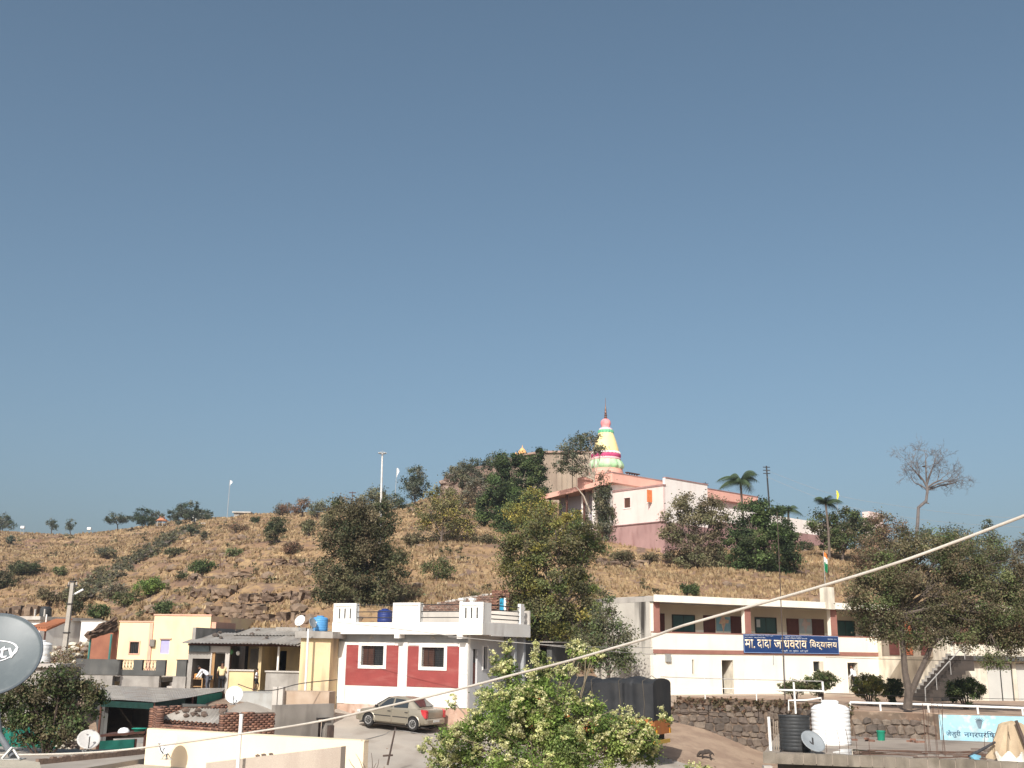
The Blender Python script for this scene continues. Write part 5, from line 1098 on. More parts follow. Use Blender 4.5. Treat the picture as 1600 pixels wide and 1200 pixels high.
# --- the near dish at the left edge, on its own ledge
def near_dish():
    d = 7.4; c = at(-14, 1021, d); r = 71*mpp(d); foot = at(20, 1187, d-.15)
    t = thing('satellite_dish', 'large grey satellite dish with white lettering, cut by the left edge', 'satellite dish', foot)
    az, el = R(14), R(33); ax = Vector((math.sin(az)*math.cos(el), -math.cos(az)*math.cos(el), math.sin(el))); rot = ax.to_track_quat('Z', 'Y').to_euler(); cc = c-foot
    GM = mat('near_dish_grey', (.10,.12,.126), (.09,.108,.114), 2.5, .45, .01, spec=.4, grain=.03, stain=(.17,.19,.19), amt=.4, sscale=(6,6,2))
    n, m = 72, 14; dz = lambda q: .15*r*(q*q-1); vs = []; fs = []
    for i in range(m+1):
        for k in range(n): a = 2*math.pi*k/n; vs.append((r*i/m*math.cos(a), r*i/m*math.sin(a), dz(i/m)))
    for i in range(m):
        for k in range(n): k2 = (k+1) % n; fs.append((i*n+k, i*n+k2, (i+1)*n+k2, (i+1)*n+k))
    bo = MB().add(vs, fs, True).build('reflector', GM, t, cc, rot); s = bo.modifiers.new('t', 'SOLIDIFY'); s.thickness = .004; s.offset = -1
    MB().tube([(r*math.cos(2*math.pi*k/n), r*math.sin(2*math.pi*k/n), -.004) for k in range(n+1)], .0085, 8).build('rim', mat('dish_rim', (.10,.12,.14), None, 3, .5), bo)
    INK = mat('dish_white_print', (.8,.8,.8), None, 3, .5, grain=0)
    # lettering wrapped on the bowl
    k = mpp(d); o = writing('lettering', 'dishtv', INK, bo, (0,0,0), (0,0,0), 80*k, 26*k, .012, .0006); me = o.data
    for v in me.vertices:
        x, y = v.co.x-.063*r/.074*.0-80*k+36*k, v.co.y-3*k+.12*(v.co.x-60*k)*0; q = math.hypot(x, y)/r; v.co = (x, y, dz(q)+.009)
    vs = []; N = 44
    for i in range(N+1):
        a = R(100-205*i/N); w = (.2+2.6*math.sin(math.pi*i/N)**.8)*k*.8
        for ww in (-w/2, w/2):
            x = -4*k+(36*k+ww)*math.cos(a)*1.05; y = 8*k+(19*k+ww)*math.sin(a)+.10*x; q = math.hypot(x, y)/r; vs.append((x, y, dz(q)+.009))
    MB().add(vs, [(2*i, 2*i+1, 2*i+3, 2*i+2) for i in range(N)]).build('swoosh', INK, bo)
    bk = cc-ax*(.15*r+.03); pm = at(-2, 1146, d)-foot
    MB().tube([(0, 0, .015), pm, bk], .021, 12).build('mast', mat('mast_grey', (.13,.14,.15), None, 4, .5), t)
    FT = mat('galvanised', (.45,.44,.40), (.38,.37,.34), 5, .5, metal=.3)
    MB().bbox(-.065, .065, -.05, .05, 0, .008, .002).tube([(-.055,-.035,.008), (-.012,-.005,.075)], .008, 6).tube([(.055,-.03,.008), (.0,-.005,.06)], .008, 6).tube([(0,.045,.008), (-.01,.0,.07)], .008, 6).build('base', FT, t)
    # the ledge it stands on
    z = foot.z; P = [onz(-80, 1182, z), onz(30, 1186, z), onz(62, 1191, z), onz(70, 1230, z), onz(-80, 1230, z)]
    l = slab(P, -3, z, 'ledge', mat('near_ledge', (.46,.41,.32), (.40,.355,.28), 3, .95, .1, stain=(.25,.21,.16), amt=.4)); tag(l, 'pale plastered roof ledge under the large grey dish', 'ledge')
near_dish()

# ================================================================== roof with tanks at the lower right
def right_roof():
    z = .9; P = [onz(1192, 1177, z), onz(1720, 1197, z), onz(1720, 1166, z), onz(1216, 1146, z)]
    t = thing('flat_roof', 'unfinished grey concrete roof carrying the black and white water tanks', 'roof', (0, 0, 0))
    FL = mat('unfinished_roof', (.35,.295,.24), (.27,.225,.185), .5, .95, .15, c3=(.31,.26,.215), stain=(.13,.105,.085), amt=.55, sscale=(.4,.4,.4), slo=.5, shi=.68)
    slab(P, z-.28, z, 'roof_slab', FL, t)
    e = (P[1]-P[0]).normalized(); nrm = Vector((e.y, -e.x, 0))
    MO = mat('mossy_edge', (.24,.21,.17), (.15,.13,.10), 1.5, .95, .3, stain=(.07,.06,.048), amt=.7, sscale=(1.5,1.5,.4))
    L = (P[1]-P[0]).length; r = random.Random(12); x = 0
    while x < L:
        w = r.uniform(.35, .6); a = P[0]+e*x+nrm*.02; c = P[0]+e*min(L, x+w-.02)+nrm*.02; u = -nrm*.14; h = z+r.uniform(.02, .06)
        MB().hexa([(a.x, a.y, z-.32), (c.x, c.y, z-.32), (c.x+u.x, c.y+u.y, z-.32), (a.x+u.x, a.y+u.y, z-.32), (a.x, a.y, h), (c.x, c.y, h), (c.x+u.x, c.y+u.y, h), (a.x+u.x, a.y+u.y, h)]).build('edge_block', MO, t); x += w
    for px in (1200, 1500): p = onz(px, 1183, z); boxpart('column', CONCL, t, p.x-.14, p.x+.14, p.y+.02, p.y+.3, -3, z-.281)
    q0, q1 = P[0]+e*.3-nrm*3, P[1]-nrm*3; slab([q0, q1, q1-nrm*.2, q0-nrm*.2], -3, z-.281, 'back_wall', CONCD, t)
    # rebars left standing
    RB = mat('rebar', (.12,.07,.05), (.09,.055,.04), 8, .8); r = random.Random(44)
    for px, py, h, n in ((1292, 1176, .75, 1), (1312, 1178, .8, 1), (1327, 1179, .85, 1), (1340, 1179, .9, 1), (1360, 1180, .7, 1), (1446, 1182, 1.7, 2), (1452, 1178, 1.6, 2), (1464, 1183, 1.9, 2), (1473, 1178, 1.7, 2), (1478, 1182, 1.5, 1), (1540, 1186, .9, 1), (1556, 1187, .8, 1), (1583, 1188, .9, 1)):
        for k in range(n):
            p = onz(px+k*2.6, py, z); MB().tube([(p.x, p.y, z-.1), (p.x+r.uniform(-.03,.03), p.y, z+h*.5), (p.x+r.uniform(-.08,.08), p.y, z+h)], .009, 5).build('rebar', RB, t)
    for k in range(16):
        p = onz(r.uniform(1385, 1600), r.uniform(1172, 1187), z); a = r.uniform(-.35, .25); L2 = r.uniform(1.2, 3.2); w = r.uniform(-.3, .3)
        MB().tube([(p.x-L2/2*math.cos(a), p.y-L2/2*math.sin(a), z+.02), (p.x, p.y+w*.3, z+.03+abs(w)*.25), (p.x+L2/2*math.cos(a), p.y+L2/2*math.sin(a), z+.03)], .016, 5).build('loose_bar', RB, t)
    return z, P
RRZ, RRP = right_roof()
def tk(name, label, px, py0, py1, half, m, ribs): d = onz(px, py1, RRZ).y; return tank(name, label, px, py0, py1, half, d, m, ribs)
tk('water_tank', 'tall white ribbed plastic water tank on the lower-right roof', 1300, 1094, 1163, 28, WHITET, 8)
# black tank is a plain open drum
p = onz(1243, 1174, RRZ); h = Zp(1243, 1118, p.y)-RRZ; rr = 22.5*mpp(p.y)
t = thing('water_drum', 'black open-topped plastic water drum beside the white tank', 'water tank', p); prof = [(rr*.9, 0), (rr*.97, .05)]
for k in range(9): a = .06+(h-.12)*k/9; b_ = (h-.12)/9; prof += [(rr*.985, a), (rr, a+.25*b_), (rr, a+.75*b_), (rr*.985, a+b_)]
prof += [(rr*1.02, h-.05), (rr*1.03, h), (rr*.97, h), (rr*.95, h-.06)]; MB().lathe(prof, 32).build('drum_body', BLACKT, t); MB().lathe([(rr*.94, h-.08), (rr*.3, h-.07), (.01, h-.07)], 24).build('cover', mat('dusty_cover', (.28,.27,.25), None, 4, .7), t)
MB().tube([(-rr*.9, -rr*.4, .05), (-rr*1.1, -rr*.5, .02), (-rr*1.3, -rr*.8, -.1)], .03, 8).build('outlet', DARKM, t)
def tick(bo, r):
    b = MB(); W_ = .07*r
    pts = [(-.25*r, .1*r), (-.08*r, -.25*r), (.22*r, .42*r)]; dz = lambda x, y: .16*r*((x*x+y*y)/(r*r))-.16*r+.012
    for (x0, y0), (x1, y1) in zip(pts[:-1], pts[1:]):
        L = math.hypot(x1-x0, y1-y0); nx, ny = -(y1-y0)/L*W_, (x1-x0)/L*W_
        b.quad((x0-nx, y0-ny, dz(x0, y0)), (x1-nx, y1-ny, dz(x1, y1)), (x1+nx, y1+ny, dz(x1, y1)), (x0+nx, y0+ny, dz(x0, y0)))
    b.build('tick_mark', DARKM, bo)
dish('satellite_dish', 'oval grey satellite dish with a dark tick mark in front of the black drum', 1270.5, 1158, 18.5, onz(1270, 1178, RRZ).y, (22, 42), DGREY, 1179, mark=tick, arm=0)
# bucket, bricks, puddle, canvas heap, poles
p = onz(1377, 1157, RRZ); t = thing('bucket', 'small green plastic bucket on the lower-right roof', 'bucket', p); gp = mat('bucket_green', (.02,.26,.16), (.016,.21,.13), 3, .5); k = mpp(p.y)
MB().lathe([(5*k, 0), (6.3*k, 12.5*k), (6.8*k, 13*k), (6.8*k, 14*k), (6*k, 14*k), (5*k, 1*k)], 20).build('bucket_body', gp, t); MB().tube([(6.6*k*math.cos(R(a)), -.02, 13.5*k-5*k*math.sin(R(a))*.6) for a in range(0, 181, 20)], .008, 5).build('handle', PVC, t)
r = random.Random(15)
for px, py, lab in ((1347, 1158, 'left'), (1431, 1160, 'right')):
    t = thing('brick_pile', 'few loose bricks on the roof %s of the green bucket' % lab, 'bricks', onz(px, py, RRZ))
    for k in range(5):
        o = MB().box(-.11, .11, -.05, .05, 0, .07).build('brick', mat('loose_brick', (.22,.12,.085), (.16,.09,.065), 4, .95, .2), t); o.location = (r.uniform(-.35, .35), r.uniform(-.2, .2), .001 if k < 4 else .072); o.rotation_euler = (0, 0, r.uniform(0, 3)) 
WAT = mat('still_water', (.03,.03,.028), (.04,.038,.034), 1, .02, spec=.6, grain=0); P = []
for i in range(28):
    a = 2*math.pi*i/28; q = 1+.18*math.sin(3*a+1)+.1*math.sin(5*a); P.append(onz(1340+38*q*math.cos(a), 1175.5+4.2*q*math.sin(a)+.04*38*math.cos(a), RRZ))
o = MB().prism([(p.x, p.y) for p in P], RRZ+.001, RRZ+.006).build('puddle', WAT); tag(o, kind='structure')
def canvas():
    d = 38.; c = at(1572, 1172, d); t = thing('canvas_heap', 'beige canvas sheet draped over a heap with a dark log leaning on it', 'canvas heap', (c.x, c.y, RRZ)); k = mpp(d)
    r = random.Random(3); n, m = 60, 16; vs = []
    for j in range(m+1):
        v = j/m
        for i in range(n+1):
            a = 2*math.pi*i/n; fold = 1+.10*math.sin(a*9+v*2)*(1-v*.2)+.05*math.sin(a*17)
            rx = (16+22*(1-v)**1.3)*k*fold*(1 if v < .92 else (1-(v-.92)/.08)); ry = (12+16*(1-v))*k*fold*(1 if v < .92 else (1-(v-.92)/.08))
            vs.append((12*k+rx*math.cos(a), ry*math.sin(a), (54*k*v**.85)+.02*math.sin(a*6+3)))
    MB().add(vs, [(j*(n+1)+i, j*(n+1)+i+1, (j+1)*(n+1)+i+1, (j+1)*(n+1)+i) for j in range(m) for i in range(n)], True).build('canvas', mat('beige_canvas', (.46,.36,.24), (.38,.29,.19), 2, .95, .15, 10, stain=(.25,.19,.13), amt=.4), t)
    MB().tube([(10*k, -20*k, 56*k), (16*k, -30*k, 22*k), (24*k, -36*k, 0)], [2.4*k, 2.8*k, 3*k], 8).build('log', mat('dark_log', (.09,.065,.055), (.07,.05,.04), 5, .95, .4), t)
    MB().tube([(-18*k, -6*k, 24*k), (-62*k, -16*k, 4*k)], [1.8*k, 2.6*k], 8).build('beam', mat('dark_beam', (.05,.05,.055), None, 5, .9), t)
    b = MB(); n = 40; vs = []
    for i in range(n+1):
        for j in range(6):
            u = i/n; x = (-32+62*u)*k; vs.append((x, (-34+6*math.sin(u*9)-2*j)*k, (9*(1-j/5)*(1+.5*math.sin(u*23+j))+.5)*k))
    b.add(vs, [(i*6+j, (i+1)*6+j, (i+1)*6+j+1, i*6+j+1) for i in range(n) for j in range(5)], True); b.build('white_plastic_sheet', mat('crumpled_plastic', (.66,.62,.54), (.56,.51,.43), 4, .6), t)
    part('blue_rag', mat('blue_rag', (.16,.36,.46), None, 4, .9), t, lambda b: stone_into(b, (-56*k, -20*k, 3*k), 8*k, 3))
canvas()
# white pipe posts, stick fence beside the drum
p0, p1 = onz(1204.5, 1173, RRZ), None; t = thing('stick_fence', 'short fence of grey sticks with a white pipe post beside the black drum', 'fence', p0)
MB().tube([(0,0,-.1), (-.03,0,Zp(1202, 1120, p0.y)-RRZ)], .055, 10).build('pipe_post', PVC, t)
for k in range(7): x = .16+k*.075; MB().tube([(x, .15, -.1), (x+.01*math.sin(k*3), .15, 1.05+.08*math.sin(k*5))], .018, 5).build('stick', mat('grey_stick', (.33,.27,.21), None, 5, .95), t)

# ================================================================== railings on the terrace
def railing():
    t = thing('pipe_railing', 'white pipe railing along the right edge of the school terrace', 'railing', (0, 0, 0)); P = []
    for px, py in ((1328, 1097.5), (1375, 1099), (1450, 1101), (1527, 1104), (1597, 1106.5), (1680, 1110)):
        P.append((px, py))
    T = []
    for px, py in P:
        b0 = (lambda a, c, u: Vector((a[0]+(c[0]-a[0])*u, a[1]+(c[1]-a[1])*u, 0)))(TP[2], TP[4], (px-1328)/(1700-1328)); d = b0.y+.35; q = at(px, py, d); T.append(q); 
        MB().tube([(q.x+.02, q.y, 1.42), q], .05, 8).build('post', PVC, t)
    MB().tube(T, .055, 8).build('top_rail', PVC, t)
    t2 = thing('thin_railing', 'thin grey railing with slim posts in front of the school ground floor', 'railing', (0, 0, 0)); d = 62.3
    A = [(1032, 1057.5, 63), (1101, 1060, 62), (1181, 1062, 61), (1285, 1064.5, 60)]
    MB().tube([at(*a) for a in A], .025, 6).build('top_rail', RAILG, t2); MB().tube([at(a[0], a[1]+15, a[2]) for a in A], .02, 6).build('mid_rail', PVC, t2)
    for a in A[1:3]: q = at(*a); MB().tube([(q.x, q.y, 1.74), q], .03, 6).build('post', PVC, t2)
    t3 = thing('water_pipes', 'white water-pipe frame standing before the round clipped bush', 'water pipes', (0, 0, 0)); d = 57.
    W = lambda px, py: at(px, py, d)
    MB().tube([W(1214, 1078), W(1287, 1080)], .05, 8).build('crossbar', PVC, t3); MB().tube([W(1240, 1066), W(1243.5, 1115)], .05, 8).build('upright', PVC, t3); MB().tube([W(1285, 1065), W(1286.5, 1081)], .055, 8).build('stub', PVC, t3)
    MB().tube([W(1232.5, 1110), W(1232, 1094.5), W(1260, 1094), W(1283, 1090.5), W(1284, 1098)], .04, 8).build('bent_pipe', PVC, t3)
    t4 = thing('wire_fence', 'two long dark wires strung across the school yard', 'wire', (0, 0, 0))
    for y0, y1, dd in ((1027, 1033, 58), (1083, 1093, 57)): MB().tube([at(1290+i*31, y0+(y1-y0)*i/12+2*math.sin(i/12*math.pi), dd) for i in range(13)], .012, 4).build('wire', DARKM, t4)
    p = at(1222, 905, 58); t5 = thing('antenna_pole', 'thin rusty pole rising past the school name board', 'pole', (at(1226, 1080, 58).x, 58, 1.7))
    a, c = at(1226, 1085, 58), at(1214, 800, 58); L = Vector((a.x, 58, 1.7)); MB().tube([(0,0,0), c-L], [.035, .02], 6).build('pole', mat('rusty_iron', (.1,.07,.055)), t5); MB().tube([c-L+Vector((-.4,0,-.3)), c-L+Vector((.4,0,-.3))], .012, 5).build('crossarm', mat('rusty_iron', (.1,.07,.055)), t5)
railing()

# ================================================================== thick cable across the view, wires, posts
b = MB(); C = [(-60, 1180, 10.8), (60, 1179, 10.6), (155, 1175, 10.3), (250, 1165, 10.), (375, 1147, 9.6), (500, 1127, 9.2), (610, 1102.5, 8.8), (720, 1076, 8.4), (800, 1055, 8.1), (880, 1035, 7.8), (960, 1012, 7.5), (1020, 994.5, 7.3), (1060, 980, 7.1), (1092, 970.5, 7.), (1180, 945.5, 6.8), (1280, 917, 6.5), (1400, 880, 6.2), (1500, 844, 6.), (1600, 806, 5.8), (1720, 760, 5.5)]
def spline(P, n=6):
    P = [Vector(p) for p in P]; out = []
    for i in range(len(P)-1):
        p0, p1, p2, p3 = P[max(i-1, 0)], P[i], P[i+1], P[min(i+2, len(P)-1)]
        for k in range(n): u = k/n; out.append(.5*((2*p1)+(p2-p0)*u+(2*p0-5*p1+4*p2-p3)*u*u+(3*p1-p0-3*p2+p3)*u**3))
    return out+[P[-1]]
o = MB().tube(spline([at(*c) for c in C]), .0086, 8).build('cable', mat('old_white_cable', (.56,.52,.45), (.46,.42,.36), 3, .6, grain=.08)); tag(o, 'thick off-white cable sagging across the whole view', 'cable')
def wire(pts, r, label, m=DARKM): o = MB().tube(spline([at(*p) for p in pts]), r, 4).build('wire', m); tag(o, label, 'wire')
GW = mat('grey_wire', (.35,.33,.3), None, 4, .6)
wire([(525, 972, 57), (640, 985, 54), (760, 1000, 52), (900, 1010, 52), (1020, 1012, 60)], .014, 'upper thin grey wire sagging from the white house toward the school gable', GW)
wire([(700, 995, 54), (820, 1005, 52), (920, 1015, 52), (1025, 1023, 62)], .014, 'lower thin grey wire between white house and school gable', GW)
wire([(372, 1069, 55), (400, 1078, 54), (430, 1078, 54), (470, 1068, 55), (527, 1062, 57)], .02, 'black cable looping past the old yellow house plinth')
wire([(565, 1157, 27), (600, 1148, 38), (617, 1141, 44), (660, 1147, 44), (720, 1158, 40)], .012, 'thin wire from the cream parapet to the leaning street post', GW)
p = at(606, 1183, 46); t = thing('street_post', 'thin leaning iron post in the street in front of the car', 'post', p); MB().tube([(0,0,-.3), at(618, 1137, 46)-p], [.045, .035], 6).build('post', mat('rusty_iron', (.1,.07,.055)), t); MB().tube([(-.2,0,.05),(.2,0,.08)], .04, 5).build('foot_bar', mat('rusty_iron', (.1,.07,.055)), t)

wire([(1197.5, 735, 124), (1300, 772, 116), (1400, 790, 112), (1500, 803, 108), (1620, 812, 104)], .011, 'upper faint wire from the temple power pole to the right edge', GW)
wire([(1197.5, 745, 124), (1300, 785, 116), (1400, 806, 112), (1500, 818, 108), (1620, 825, 104)], .011, 'lower faint wire from the temple power pole to the right edge', GW)
t = thing('rubble_yard', 'pale rubble strewn behind the utility pole', 'rubble', (0, 0, 0)); g = random.Random(31)
for i in range(70):
    p = at(g.uniform(84, 172), g.uniform(978, 1012), 80+g.uniform(-3, 3)); p.z = ZT(p.x, p.y)+g.uniform(.05, .6); part('stone', WST[0] if g.random() < .6 else WST[1], t, lambda b: stone_into(b, tuple(p), g.uniform(.12, .32), i))

def hit(px, py, d0=62., d1=330.):
    """point where the photo ray meets the ground"""
    ds = np.linspace(d0, d1, 900); r = ray(px, py); xs_ = CAM.x+r.x*ds/r.y; zs_ = CAM.z+r.z*ds/r.y
    below = zs_ < zt(xs_, ds); i = int(np.argmax(below)) if below.any() else len(ds)-1
    return Vector((xs_[i], ds[i], ZT(xs_[i], ds[i])))
# ================================================================== vehicles
def loft(b, secs, smooth=True, caps=True):
    """secs: list of rings (same point count, open half-rings mirrored in y are built by the caller)"""
    n = len(secs[0]); vs = [p for s in secs for p in s]
    fs = [(i*n+k, i*n+(k+1) % n, (i+1)*n+(k+1) % n, (i+1)*n+k) for i in range(len(secs)-1) for k in range(n)]
    if caps: fs += [tuple(range(n)), tuple(range((len(secs)-1)*n, len(secs)*n))]
    return b.add(vs, fs, smooth)
def wheel(parent, x, y, z, r, w, side, rim):
    t = MB().lathe([(r*.62, -w/2), (r*.9, -w/2), (r, -w*.36), (r, w*.36), (r*.9, w/2), (r*.62, w/2)], 28).build('wheel', mat('tyre_rubber', (.022,.021,.02), (.035,.032,.03), 6, .85), parent, (x, y, z), (R(90), 0, 0))
    zc = w/2 if side < 0 else -w/2
    b = MB(); b.lathe([(r*.63, zc*.7), (r*.64, zc*1.02), (r*.56, zc*1.02), (r*.5, zc*.8), (.02, zc*.85)], 24); o = b.build('rim', rim, t)
    b = MB()
    for k in range(8):
        a = 2*math.pi*k/8; c, s = math.cos(a), math.sin(a); q = zc*1.0; w2 = r*.07
        b.add([(c*r*.12-s*w2, s*r*.12+c*w2, q), (c*r*.12+s*w2, s*r*.12-c*w2, q), (c*r*.58+s*w2*1.5, s*r*.58-c*w2*1.5, q), (c*r*.58-s*w2*1.5, s*r*.58+c*w2*1.5, q),
               (c*r*.12-s*w2, s*r*.12+c*w2, q*.8), (c*r*.12+s*w2, s*r*.12-c*w2, q*.8), (c*r*.58+s*w2*1.5, s*r*.58-c*w2*1.5, q*.8), (c*r*.58-s*w2*1.5, s*r*.58+c*w2*1.5, q*.8)], [(0,1,2,3), (0,1,5,4), (1,2,6,5), (2,3,7,6), (3,0,4,7)])
    b.build('spokes', rim, t); return t
def car():
    fr = at(576, 1134, 56.6); rr = at(645, 1141.5, 55.3); h = Vector((fr.x-rr.x, fr.y-rr.y, 0)).normalized(); left = Vector((-h.y, h.x, 0))
    mid = (fr+rr)/2-left*.74; rz = math.atan2(h.y, h.x); pit = math.atan2(fr.z-rr.z, 2.65)
    t = thing('car', 'dusty beige four-door saloon parked in front of the white and red house', 'car', (mid.x, mid.y, mid.z), rz); t.rotation_euler = (0, -pit, rz)
    PAINT = mat('champagne_paint', (.27,.24,.185), (.25,.222,.17), .8, .38, spec=.5, metal=.35, coat=.5, grain=.04, stain=(.30,.25,.19), amt=.35, sscale=(1,1,1))
    GL = mat('car_glass', (.02,.024,.025), (.03,.035,.035), 2, .08, spec=.7, grain=0, coat=.5)
    def sec(x, zl, zh, w):
        hh = zh-zl; half = [(.0, zl), (.80*w, zl), (.95*w, zl+.10*hh), (w, zl+.32*hh), (w*1.005, zl+.55*hh), (w*.985, zl+.80*hh), (w*.93, zl+.95*hh), (w*.80, zh), (.4*w, zh+.015), (0, zh+.02)]
        return [(x, y, z) for y, z in half]+[(x, -y, z) for y, z in reversed(half[1:-1])]
    S = [(2.14,.36,.60,.50),(2.11,.28,.68,.66),(2.02,.22,.74,.76),(1.8,.20,.82,.82),(1.45,.19,.88,.85),(1.05,.19,.945,.865),(.5,.19,.965,.87),(-.2,.19,.975,.87),(-.9,.19,.99,.87),(-1.35,.20,1.01,.865),(-1.7,.22,1.02,.85),(-1.95,.27,1.015,.81),(-2.07,.33,.99,.76),(-2.11,.40,.93,.68)]
    def body(b):
        loft(b, [sec(*s) for s in S])
        def g(x, w0, z0, w1, z1): half = [(0, z0), (w0, z0), (w0*.985, z0+.02), ((w0+w1)/2+.02, (z0+z1)/2), (w1+.03, z1-.06), (w1-.03, z1-.01), (w1*.6, z1+.02), (0, z1+.03)]; return [(x, y, z) for y, z in half]+[(x, -y, z) for y, z in reversed(half[1:-1])]
        G = [(1.12,.74,.93,.70,.96),(.9,.77,.93,.68,1.08),(.55,.79,.93,.63,1.30),(.22,.80,.93,.59,1.46),(-.1,.80,.93,.585,1.50),(-.5,.80,.93,.585,1.505),(-.85,.80,.93,.585,1.48),(-1.1,.79,.93,.60,1.38),(-1.4,.78,.93,.63,1.17),(-1.62,.76,.93,.66,1.03)]
        loft(b, [g(x, w0, z0, w1, z1) for x, w0, z0, w1, z1 in G])
    bo = part('body', PAINT, t, body)
    # greenhouse glass as thin panels standing just proud of the cabin
    def yy(z): return .80-(z-.95)/(1.44-.95)*.165
    for s in (-1, 1):
        for nm, P in (('front_window', [(.72,.99),(.30,1.34),(.12,1.41),(-.06,1.42),(-.06,1.0)]), ('rear_window', [(-.16,1.0),(-.16,1.42),(-.72,1.40),(-.94,1.30),(-.98,1.03)])):
            q = [(x, s*(yy(z)+.012), z) for x, z in P]; q2 = [(x, s*(yy(z)-.02), z) for x, z in P]; n = len(P)
            MB().add(q+q2, [tuple(range(n))]+[(i, (i+1) % n, n+(i+1) % n, n+i) for i in range(n)]).build(nm, GL, t)
        for nm, x0, x1 in (('front_door', -.10, 1.02), ('rear_door', -1.12, -.12)):
            d = boxpart(nm, PAINT, t, x0+.02, x1-.02, min(s*.868, s*.882), max(s*.868, s*.882), .30, .93, bev=.006)
            boxpart('side_moulding', DARKM, d, x0+.05, x1-.05, min(s*.88, s*.897), max(s*.88, s*.897), .56, .60); boxpart('handle', DARKM, d, x0+.06, x0+.24, min(s*.88, s*.91), max(s*.88, s*.91), .80, .835)
        boxpart('mirror', DARKM, t, .74, .86, min(s*.86, s*1.02), max(s*.86, s*1.02), .95, 1.07, bev=.02)
        # rounded flares and dark arches
        for wx in (1.28, -1.37):
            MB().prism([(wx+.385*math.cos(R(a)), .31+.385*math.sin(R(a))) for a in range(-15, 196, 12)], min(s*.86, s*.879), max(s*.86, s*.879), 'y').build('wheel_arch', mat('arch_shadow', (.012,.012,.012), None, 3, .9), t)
            MB().tube([(wx+.40*math.cos(R(a)), s*.868, .31+.40*math.sin(R(a))) for a in range(-10, 191, 10)], .03, 6).build('arch_flare', PAINT, t)
            wheel(t, wx, s*.79, .31, .31, .2, s, mat('wheel_trim', (.55,.54,.52), (.48,.47,.45), 4, .35, metal=.4))
        b = MB(); q = [(-1.86,.80),(-1.78,1.0),(-2.02,1.0),(-2.13,.95),(-2.13,.62),(-2.04,.62)]; b.prism([(x, z) for x, z in q], min(s*.70, s*.862), max(s*.70, s*.862), 'y'); b.build('tail_light', mat('tail_red', (.42,.02,.03), (.5,.06,.06), 4, .2, spec=.6), t)
        boxpart('headlight', mat('headlamp', (.6,.6,.58), None, 3, .15), t, 1.86, 2.10, min(s*.45, s*.79), max(s*.45, s*.79), .60, .74, bev=.03)
    for nm, P in (('windscreen', [(.92,.70,1.05),(.30,.56,1.43)]), ('back_window', [(-1.54,.62,1.09),(-1.02,.54,1.42)])):
        (x0, w0, z0), (x1, w1, z1) = P; s = 1 if x0 > 0 else -1; o = .035*s
        MB().hexa([(x0, -w0, z0), (x0, w0, z0), (x1, w1, z1), (x1, -w1, z1), (x0+o, -w0, z0+.03), (x0+o, w0, z0+.03), (x1+o, w1, z1+.03), (x1+o, -w1, z1+.03)]).build(nm, GL, t)
    part('rear_bumper', PAINT, t, lambda b: b.bbox(-2.17, -1.95, -.80, .80, .32, .58, .05)); part('front_bumper', PAINT, t, lambda b: b.bbox(1.95, 2.17, -.76, .76, .26, .50, .05))
    boxpart('boot_line', DARKM, t, -2.115, -2.09, -.55, .55, .60, .612); boxpart('number_plate', mat('plate_white', (.6,.6,.56), None, 3, .5), t, -2.185, -2.171, -.26, .26, .42, .53)
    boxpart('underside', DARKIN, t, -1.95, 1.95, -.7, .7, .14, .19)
car()

